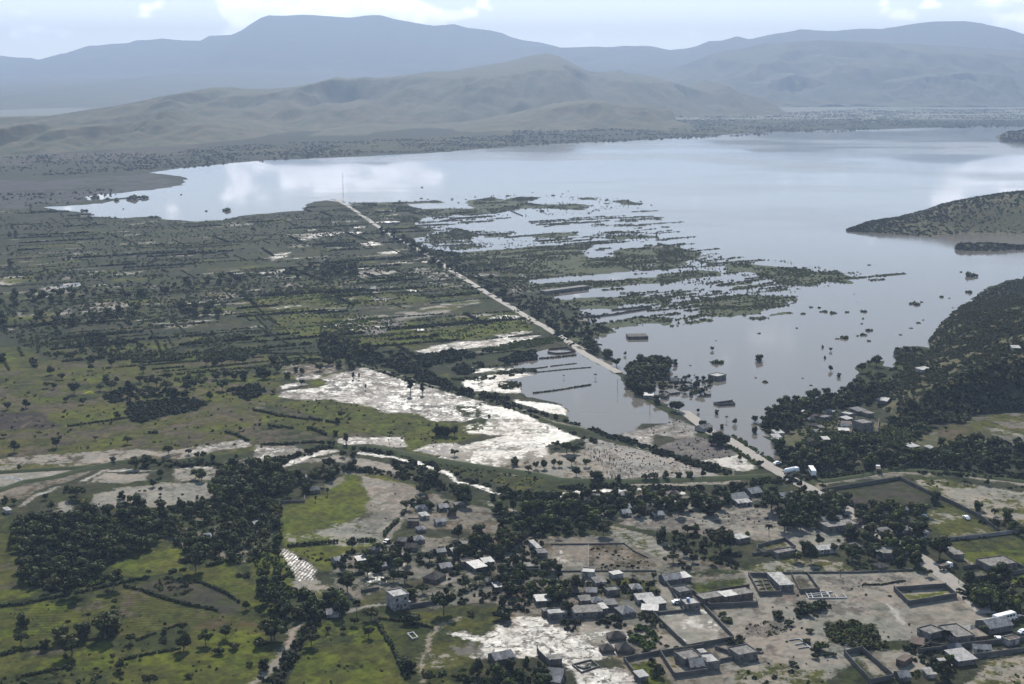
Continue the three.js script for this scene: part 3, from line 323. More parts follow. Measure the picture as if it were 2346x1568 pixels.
[2,10,0.42,6,0,0,218.8,-741.4,236.6,-763.6,263.6,-791.8,302.8,-809.5,320.2,-808.2,289.8,-727.9,252.3,-730.4,236.7,-721.5,217.8,-726.1],
[3,2,0.3,4,0,0,220.0,-740.8,234.8,-757.7,227.9,-734.6,217.9,-726.6],
[5,2,0.35,5,0,0,245.3,-774.9,258.6,-780.5,266.5,-753.3,258.0,-737.9,238.4,-737.2,233.0,-751.7],
[7,-1,0.0,8,0,0,251.6,-737.9,258.2,-740.4,258.9,-732.9,252.3,-730.4],
[7,2,0.4,4,0,0,270.5,-769.4,282.7,-753.3,279.9,-745.5,269.1,-761.3],
[13,1,0.25,4,0,0,139.7,-648.6,151.2,-664.8,174.3,-673.2,189.0,-681.7,197.1,-680.7,223.0,-677.4,250.3,-662.7,264.3,-660.7,261.2,-652.6,248.4,-657.6,221.0,-671.1,197.4,-675.3,172.5,-665.8,153.1,-657.6,147.0,-650.6,141.5,-640.8],
[18,1,0.3,5,0,0,155.1,-640.8,190.1,-665.8,198.0,-642.7,194.1,-625.7,191.5,-618.4,154.5,-614.8,154.8,-627.6],
[7,2,0.32,6,0,0,204.9,-648.6,218.4,-662.7,243.8,-644.7,257.5,-642.7,239.1,-594.1,226.9,-597.5,210.9,-607.8,203.1,-638.9],
[2,7,0.35,4,0,0,198.0,-664.8,211.5,-669.0,220.7,-660.7,205.4,-648.6,198.6,-646.7],
[1,2,0.42,9,0,0,-246.0,-605.9,-215.0,-609.4,-179.2,-616.5,-108.6,-633.1,-73.4,-416.2,-173.4,-416.2],
[2,5,0.3,9,0,0,-237.1,-582.5,-217.4,-582.5,-205.3,-557.7,-191.3,-529.4,-181.9,-509.9,-192.9,-502.5,-205.5,-500.1],
[3,2,0.4,5,0,0,-197.4,-515.0,-185.4,-517.6,-181.7,-509.3,-192.9,-502.5],
[3,2,0.5,7,0,0,-162.2,-544.0,-154.0,-560.7,-141.5,-567.1,-134.1,-544.7,-130.4,-539.0,-144.0,-529.2,-153.0,-527.8,-157.2,-536.3],
[3,2,0.5,7,0,0,-133.0,-534.9,-115.0,-547.5,-108.9,-533.5,-95.3,-509.9,-87.9,-490.0,-97.6,-497.6,-109.7,-513.7,-123.8,-525.4],
[18,1,0.4,6,0,0,-145.8,-519.9,-138.5,-528.1,-126.1,-525.4,-109.2,-511.2,-101.6,-497.6,-102.4,-490.3,-120.4,-499.8,-136.3,-509.7],
[2,5,0.3,8,2.4,8,-150.4,-516.3,-143.1,-515.0,-134.3,-507.4,-122.4,-498.9,-102.9,-490.3,-100.0,-487.1,-118.0,-481.4,-125.4,-474.7,-140.5,-469.2,-145.4,-491.7],
[2,3,0.5,6,2.6,4,-183.1,-500.1,-167.6,-504.9,-163.4,-494.1,-153.5,-490.5,-163.9,-478.9,-159.8,-466.0,-170.4,-462.6],
[5,1,0.3,4,0,0,-164.8,-498.9,-154.6,-503.7,-151.6,-496.5,-161.0,-493.5],
[2,3,0.3,6,0,0,-205.5,-500.1,-183.2,-498.9,-169.0,-458.7,-175.8,-454.6,-186.9,-451.6],
[19,2,0.5,5,0,0,-117.6,-483.6,-105.1,-490.5,-89.1,-479.1,-88.1,-473.6,-99.2,-471.4,-115.2,-476.9],
[2,3,0.45,9,0,0,-133.7,-450.6,-115.5,-459.7,-114.7,-474.7,-87.3,-471.4,-82.6,-448.6,-85.3,-430.0,-86.5,-416.2,-131.9,-416.2,-131.8,-443.7],
[3,2,0.4,6,0,0,-152.9,-454.6,-142.2,-466.0,-136.5,-454.6,-131.8,-443.7,-143.3,-441.7,-149.3,-445.6],
[5,1,0.35,4,0,0,-167.6,-454.6,-155.6,-460.8,-153.7,-454.6,-161.4,-450.6],
[3,2,0.4,5,0,0,-109.5,-554.8,-96.9,-560.7,-90.7,-522.8,-98.9,-530.8,-104.7,-541.8],
[2,3,0.4,6,0,0,-171.9,-443.7,-164.5,-451.6,-153.0,-452.6,-149.4,-444.7,-161.6,-437.0,-169.2,-436.0],
[3,2,0.4,5,0,0,-93.5,-565.3,-76.1,-566.8,-56.1,-568.3,-72.6,-554.8,-72.4,-537.7,-77.0,-536.3,-84.2,-553.3,-93.3,-560.7],
[3,2,0.35,6,0,0,-106.4,-553.3,-97.5,-562.2,-86.2,-530.8,-83.4,-512.5,-88.5,-490.5,-95.0,-502.5,-100.9,-522.8],
[13,4,0.45,5,0,0,-72.4,-537.7,-70.0,-557.7,-53.7,-569.9,-44.4,-580.9,-26.2,-577.7,-5.7,-580.9,4.6,-580.9,11.9,-573.0,10.7,-509.9,-27.3,-497.6,-45.8,-506.2,-56.0,-495.3,-62.1,-490.5,-68.0,-509.9],
[20,-1,0.0,8,1.5,80,-97.5,-562.2,-93.9,-561.5,-88.4,-554.8,-79.7,-541.8,-76.1,-522.8,-76.1,-510.9,-83.2,-510.9,-83.9,-529.4,-92.2,-547.5],
[7,2,0.3,3,0,0,-85.8,-528.1,-76.9,-528.1,-67.6,-513.7,-68.9,-509.9,-83.1,-510.6],
[15,7,0.4,3,0,0,-58.4,-536.3,-53.4,-539.0,-50.1,-529.4,-53.9,-524.1,-56.8,-525.4],
[15,7,0.4,3,0,0,-49.5,-550.4,-44.9,-553.3,-43.2,-544.7,-48.4,-543.3],
[15,-1,0.0,8,0,0,-45.5,-562.2,-43.0,-562.2,-43.0,-554.8,-45.1,-556.3],
[7,-1,0.0,8,0,0,-55.4,-540.4,-51.0,-544.7,-49.5,-539.0,-53.2,-537.7],
[7,13,0.5,4,0,0,-40.4,-539.0,-31.8,-540.4,-31.0,-533.5,-32.2,-529.4,-38.8,-529.4],
[7,13,0.3,3,0,0,-31.3,-530.8,-26.1,-530.8,-22.8,-530.8,-23.0,-525.4,-26.5,-520.2,-30.0,-524.1],
[5,2,0.25,5,0,0,-58.2,-507.4,-39.4,-524.1,-31.3,-530.8,-26.5,-520.2,-32.9,-517.3,-45.7,-509.9,-55.7,-497.0],
[7,-1,0.0,8,0,0,-60.9,-493.5,-55.8,-498.2,-45.1,-503.1,-44.7,-500.7,-54.7,-495.9,-60.4,-491.7],
[2,1,0.45,8,0,0,-48.9,-485.9,-44.5,-490.5,-27.1,-494.1,-22.8,-497.6,-5.0,-497.6,10.3,-490.5,10.2,-485.9,-4.8,-484.8,-9.0,-471.4,-24.4,-474.7,-17.3,-468.2,-10.1,-462.9,-14.7,-452.6,-8.4,-440.8,-18.0,-430.0,-25.0,-416.2,-33.5,-430.0,-37.3,-443.7],
[3,2,0.5,8,0,0,-72.8,-458.7,-61.7,-466.0,-48.3,-484.8,-37.3,-443.7,-34.7,-430.0,-33.3,-416.2,-76.0,-416.2,-73.1,-434.2],
[1,3,0.4,5,0,0,-76.6,-479.1,-61.5,-485.9,-50.5,-484.8,-51.1,-469.2,-66.6,-458.7,-72.9,-459.7],
[15,10,0.26,2.2,0,0,-24.4,-474.7,-16.6,-471.9,-8.9,-470.8,-4.8,-484.8,1.7,-490.5,10.3,-488.8,13.6,-490.5,16.6,-490.0,21.3,-485.9,26.2,-479.1,31.6,-469.2,38.8,-463.9,39.0,-455.6,32.1,-450.6,22.8,-443.7,31.5,-441.7,41.6,-443.7,46.8,-416.2,23.0,-416.2,21.1,-441.7,7.7,-452.6,-0.5,-449.6,-14.7,-452.4,-9.6,-462.3,-17.3,-468.7],
[10,2,0.3,3,0,0,-21.2,-460.8,-10.9,-463.9,-9.9,-454.6,-18.9,-454.6],
[7,2,0.6,2,0,0,-28.0,-455.6,-18.5,-454.6,-18.9,-443.7,-26.5,-442.7],
[7,2,0.6,2,0,0,-33.1,-452.6,-29.2,-454.6,-27.7,-443.7,-31.7,-443.7],
[13,5,0.35,5,0,0,-7.7,-576.1,15.4,-579.3,46.5,-582.5,69.9,-562.2,95.6,-536.3,108.4,-541.8,84.8,-416.2,64.2,-416.2,45.3,-416.2,40.9,-430.0,36.5,-449.6,32.0,-455.6,25.2,-468.2,16.4,-481.4,8.8,-490.5,-4.4,-490.5,-6.9,-509.9],
[13,7,0.25,4,0,0,16.6,-568.3,32.3,-569.1,30.6,-536.3,15.7,-536.3],
[5,13,0.45,4,0,0,32.3,-568.3,47.9,-568.3,56.1,-553.3,57.8,-536.3,30.6,-536.3],
[7,2,0.25,4,5,20,43.0,-592.3,62.3,-576.1,69.7,-560.7,65.1,-554.8,57.1,-553.3,53.0,-568.3,47.5,-569.9],
[1,7,0.25,3,0,0,43.4,-598.2,62.3,-576.1,62.5,-573.0,42.5,-593.2],
[7,17,0.5,4,0,0,50.8,-604.2,70.2,-611.2,80.8,-609.4,103.8,-618.3,123.4,-621.9,114.2,-573.0,102.2,-576.1,88.9,-590.7,73.6,-594.0,61.6,-589.0,47.4,-595.7],
[7,13,0.3,6,0,0,94.4,-592.3,113.1,-594.0,118.8,-597.4,135.7,-589.0,144.2,-580.9,138.1,-565.3,119.9,-562.2,111.6,-571.4,102.2,-576.1],
[2,5,0.4,4,0,0,32.0,-520.2,42.5,-529.4,56.2,-525.4,57.5,-515.0,41.0,-509.9,31.9,-509.9],
[1,3,0.35,3,0,0,68.1,-522.8,89.5,-528.1,91.9,-520.2,82.6,-513.7,72.2,-511.2],
[1,13,0.3,3,0,0,69.9,-537.7,91.4,-540.4,92.7,-533.5,69.3,-532.2],
[7,15,0.3,6,0,0,52.3,-490.0,64.1,-493.5,71.7,-497.6,78.2,-467.6,61.0,-461.3],
[7,13,0.3,4,0,0,75.2,-494.1,91.6,-498.9,92.7,-495.3,86.2,-480.2,81.7,-473.6,77.9,-482.5],
[7,5,0.35,3,0,0,40.9,-480.2,51.0,-481.4,60.7,-461.8,57.8,-458.7,50.2,-465.0,42.8,-476.9],
[7,15,0.35,3,0,0,24.1,-479.1,32.7,-479.1,42.0,-476.9,41.8,-454.6,32.8,-454.6,31.7,-463.9,24.5,-469.2],
[3,1,0.45,3,0,0,38.7,-446.6,49.9,-449.6,52.2,-430.5,52.9,-416.2,43.4,-416.2,42.2,-431.4],
[2,13,0.4,3,0,0,52.1,-451.6,58.8,-452.6,59.9,-445.6,53.3,-443.7],
[7,-1,0.0,8,0,0,54.0,-442.7,60.1,-443.7,60.3,-438.9,54.1,-437.0],
[7,17,0.3,9,0,0,92.5,-533.5,161.2,-536.3,172.4,-533.5,174.2,-512.5,175.1,-482.5,164.7,-476.9,148.7,-473.6,145.0,-468.2,131.8,-466.0,121.1,-456.6,103.8,-434.2,84.8,-416.2,65.9,-416.2,74.4,-474.7,84.7,-485.9],
[7,13,0.4,10,0,0,136.1,-517.6,146.3,-512.5,148.0,-498.9,168.3,-504.9,171.3,-490.5,174.3,-482.5,149.1,-473.6,140.8,-468.2,133.2,-471.4,132.0,-491.7],
[2,7,0.5,4,0,0,112.6,-551.9,136.1,-547.5,137.3,-536.3,97.7,-536.3,95.3,-541.8],
[17,7,0.4,3,0,0,121.4,-530.8,155.9,-530.8,153.7,-522.8,130.9,-515.0,119.5,-517.6],
[1,0,0.3,3,0,0,113.8,-481.4,123.4,-483.6,131.0,-479.1,129.3,-466.0,132.1,-460.8,121.4,-457.7,111.7,-466.0],
[17,13,0.3,2,0,0,84.7,-480.2,95.2,-483.6,101.7,-479.1,94.7,-469.2,83.7,-469.2],
[2,13,0.35,3,0,0,94.2,-526.8,102.6,-526.8,102.6,-513.7,95.5,-512.5],
[5,13,0.3,3,0,0,110.4,-528.1,116.7,-528.8,117.5,-515.0,111.3,-513.7],
[3,2,0.35,3,0,0,148.8,-509.9,166.8,-515.0,167.8,-512.5,151.4,-506.2],
[7,13,0.3,4,0,0,116.9,-452.6,120.6,-452.6,124.5,-437.9,119.0,-435.1],
[2,13,0.4,3,0,0,104.9,-569.9,116.0,-572.2,116.7,-565.3,106.1,-559.2],
[2,7,0.22,6,0,0,187.7,-611.2,202.4,-629.3,206.0,-605.9,210.5,-587.4,211.5,-584.1,186.7,-577.7,183.4,-590.7],
[3,2,0.35,6,0,0,187.6,-559.2,210.6,-565.3,229.3,-568.3,219.3,-541.8,203.4,-546.1,188.3,-544.7,185.8,-550.4],
[1,2,0.4,3,0,0,184.8,-571.4,221.0,-580.9,234.1,-580.9,228.2,-565.3,207.0,-562.2,187.6,-559.2],
[2,13,0.3,3,0,0,180.8,-536.3,188.9,-537.7,188.6,-530.8,181.1,-528.1],
[3,2,0.4,4,0,0,187.3,-525.4,203.1,-530.8,215.1,-530.8,211.1,-520.2,200.2,-522.8],
[7,13,0.3,4,0,0,156.4,-453.6,178.4,-461.8,190.1,-465.0,187.4,-457.7,176.5,-456.6,158.3,-450.6],
[7,13,0.35,5,0,0,123.6,-456.6,137.9,-457.7,142.0,-443.7,127.9,-436.0,126.6,-437.0,124.0,-451.6],
[7,2,0.35,3,0,0,162.4,-449.6,175.4,-453.6,186.2,-454.6,171.7,-416.2,139.6,-416.2,156.8,-439.8],
[2,7,0.5,3,0,0,79.7,-447.6,103.5,-441.7,102.9,-430.0,96.1,-416.2,69.7,-416.2,75.1,-438.9],
[4,2,0.3,6,0,0,-220.9,-592.3,-214.4,-607.7,-193.5,-609.4,-179.2,-616.5,-166.1,-618.3,-150.3,-576.1,-154.5,-553.3,-164.4,-544.7,-163.6,-533.5,-170.9,-512.5,-184.5,-517.6,-195.0,-533.5,-207.3,-560.7],
[1,13,0.3,4,0,0,-150.3,-576.1,-165.2,-614.7,-143.5,-627.5,-127.6,-631.2,-110.4,-621.9,-97.1,-562.2,-110.5,-541.8,-130.4,-553.3,-140.1,-565.3]];
const LINES = [
[21,2.6,-84.3,-428.6,-82.2,-438.9,-80.2,-443.7,-78.6,-456.1,-78.1,-469.2,-76.8,-480.2],
[21,2.0,-85.1,-425.0,-82.9,-438.9,-80.7,-449.6,-79.8,-459.2],
[21,1.2,-28.5,-430.0,-29.7,-439.8,-29.3,-453.6,-29.4,-466.0,-27.0,-476.9,-22.2,-484.8,-18.0,-487.6],
[21,3,145.0,-646.7,150.3,-660.7,173.8,-671.1,188.7,-680.7,197.5,-680.0,222.0,-674.2,249.2,-659.7,263.1,-657.6],
[21,2.6,76.5,-460.8,89.9,-466.0,100.2,-475.8,114.8,-483.6,129.2,-489.4,136.4,-491.7],
[21,2.2,119.5,-517.6,123.4,-514.4,135.0,-513.1,137.8,-506.2,140.5,-502.5],
[15,1.3,140.8,-503.7,141.9,-497.6,141.2,-488.2,141.5,-481.4],
[21,1.6,136.5,-508.1,139.2,-502.5],
[21,2.0,140.1,-506.2,147.1,-513.7,156.1,-522.8,161.1,-530.8],
[21,2,97.7,-467.1,103.6,-471.4,106.5,-465.0],
[10,1.0,80.9,-478.0,87.0,-483.6,91.2,-490.5,93.1,-497.6],
[10,0.8,85.1,-457.7,91.8,-453.6,97.7,-446.6],
[7,4.5,59.4,-520.2,60.8,-507.4,62.4,-497.6,63.0,-491.7,59.4,-490.5],
[7,3,93.6,-536.3,94.2,-522.8,94.4,-509.9,93.6,-497.6],
[15,1.6,64.3,-485.9,65.5,-480.2,67.5,-478.5],
[15,1.5,20.7,-562.2,20.5,-556.3,19.4,-553.3,20.0,-549.0,22.4,-547.5],
[21,2.2,42.5,-593.2,51.9,-585.8,62.3,-575.3],
[7,2,-3.3,-530.8,-2.0,-541.8,-0.5,-550.4,1.5,-560.7],
[21,2.2,-105.9,-954.0,-94.4,-937.8,-82.3,-920.1,-64.9,-899.4,-48.2,-877.8,-30.8,-860.6,-11.8,-840.7,16.3,-797.7],
[21,2.2,-7.2,-826.4,10.5,-806.5,24.6,-783.3,40.4,-770.7,44.0,-764.0],
[15,1.6,40.2,-768.0,52.7,-753.3,67.1,-730.4,78.2,-713.5,85.9,-699.5],
[7,1.2,108.6,-671.1,111.5,-686.1],
[10,1.5,-119.6,-887.8,-98.9,-903.1,-78.6,-914.4],
[10,1.5,-129.1,-847.3,-92.7,-851.2,-72.8,-852.2],
[10,1.5,-96.9,-892.1,-92.6,-850.6],
[10,1.5,-92.0,-874.3,-86.3,-853.9],
[10,1.5,-51.8,-874.3,-43.3,-857.2],
[10,1.5,-116.2,-884.9,-109.1,-870.9],
[10,1.5,-105.8,-888.5,-100.0,-877.8],
[10,1.5,-107.3,-922.1,-102.0,-895.8],
[10,1.5,-116.9,-903.1,-112.9,-895.8],
[10,1.5,-83.8,-867.4,-88.5,-884.9],
[10,1.5,-21.9,-756.0,-4.0,-753.3,-2.1,-754.4],
[10,0.8,4.0,-776.3,4.3,-766.7],
[10,0.8,7.1,-776.3,8.7,-766.7],
[10,1,4.6,-774.9,4.9,-766.7],
[10,1,-7.1,-727.9,5.7,-732.9,18.6,-735.4],
[10,1,-19.7,-720.6,-0.7,-727.9,15.0,-727.9],
[10,0.8,-10.4,-737.9,15.3,-743.0],
[10,0.8,-6.9,-701.8,-12.8,-688.3],
[1,0.7,-77.0,-590.7,-67.1,-586.6,-55.3,-581.7],
[1,0.7,-88.1,-591.5,-77.0,-590.7],
[5,2.5,-70.1,-599.1,-66.6,-606.8,-63.6,-614.7],
[1,0.8,-71.6,-618.3,-65.6,-613.0],
[4,1,-256.3,-679.6,-236.7,-683.5,-211.0,-688.3,-204.1,-696.1],
[4,1.2,-245.1,-648.2,-238.6,-662.7,-227.2,-669.0,-220.3,-679.1,-210.7,-687.2],
[4,1.2,-239.4,-632.2,-229.0,-634.7,-227.4,-646.7,-221.4,-654.6,-214.1,-668.5,-208.5,-679.6],
[5,0.6,-165.5,-660.7,-158.7,-633.2],
[4,0.9,-328.5,-881.4,-306.7,-884.9,-291.0,-893.9],
[4,0.8,-285.8,-826.4,-272.2,-835.9],
[4,0.8,-271.4,-721.8,-256.1,-732.9,-231.9,-737.9,-226.9,-743.0],
[4,0.8,-201.5,-727.9,-193.2,-737.9,-177.2,-753.3,-160.1,-759.9],
[4,0.7,-143.9,-485.9,-132.4,-494.1,-128.8,-497.6],
[4,0.7,-187.0,-485.9,-179.1,-487.1],
[7,1.2,-161.5,-1167.0,-124.8,-1186.9,-91.3,-1195.0,-60.6,-1215.8],
[4,4,-162.5,-1174.8,-113.2,-1203.2,-61.4,-1233.0,-30.7,-1259.7],
[7,2.5,-1.4,-1147.7,18.3,-1107.4],
[10,3,-74.6,-970.4,-38.6,-987.1,-13.5,-998.6],
[8,2.5,-119.1,-1073.1,-114.9,-1090.0],
[21,8,673.9,-5703,796.7,-6258,864.3,-6479],
[7,1.5,186.3,-551.9,188.1,-544.0],
[1,1.2,185.1,-572.2,221.0,-580.9]];
const CLS = ["scrub","grass3","grass2","grass1","dark","fallow","marsh","silt","wetsilt","shallow","mud","yellow","plough","dirt","mudrow","white","darkmud","fallowp","fallowd","rust","wetrow","track"];
const ROADS = [
[-282.3,-2261,-250.8,-2147,-203.5,-1959,-178.9,-1856,-146.1,-1730,-119.0,-1642,-89.5,-1535,-66.7,-1440.8,-52.0,-1384.1,-36.7,-1326.6,-21.1,-1264.3,-0.2,-1190.9,18.4,-1118.1,26.5,-1093.4,37.2,-1050.3,45.2,-1019.3,52.0,-998.6,47.1,-1010.7,51.2,-988.1,58.3,-962.3,65.2,-941.8,71.6,-918.2],
[101.6,-809.5,105.9,-788.4,110.4,-761.3,117.4,-745.5,122.4,-727.9,127.2,-707.6,131.2,-688.3,134.2,-679.6,139.1,-662.7,142.1,-654.6,144.6,-644.7,151.2,-623.9,155.2,-613.1,152.7,-609.4,157.6,-592.3,161.1,-577.7,164.4,-565.3,168.7,-550.4,171.4,-533.5,173.4,-520.2,174.4,-509.9,175.7,-490.5]];
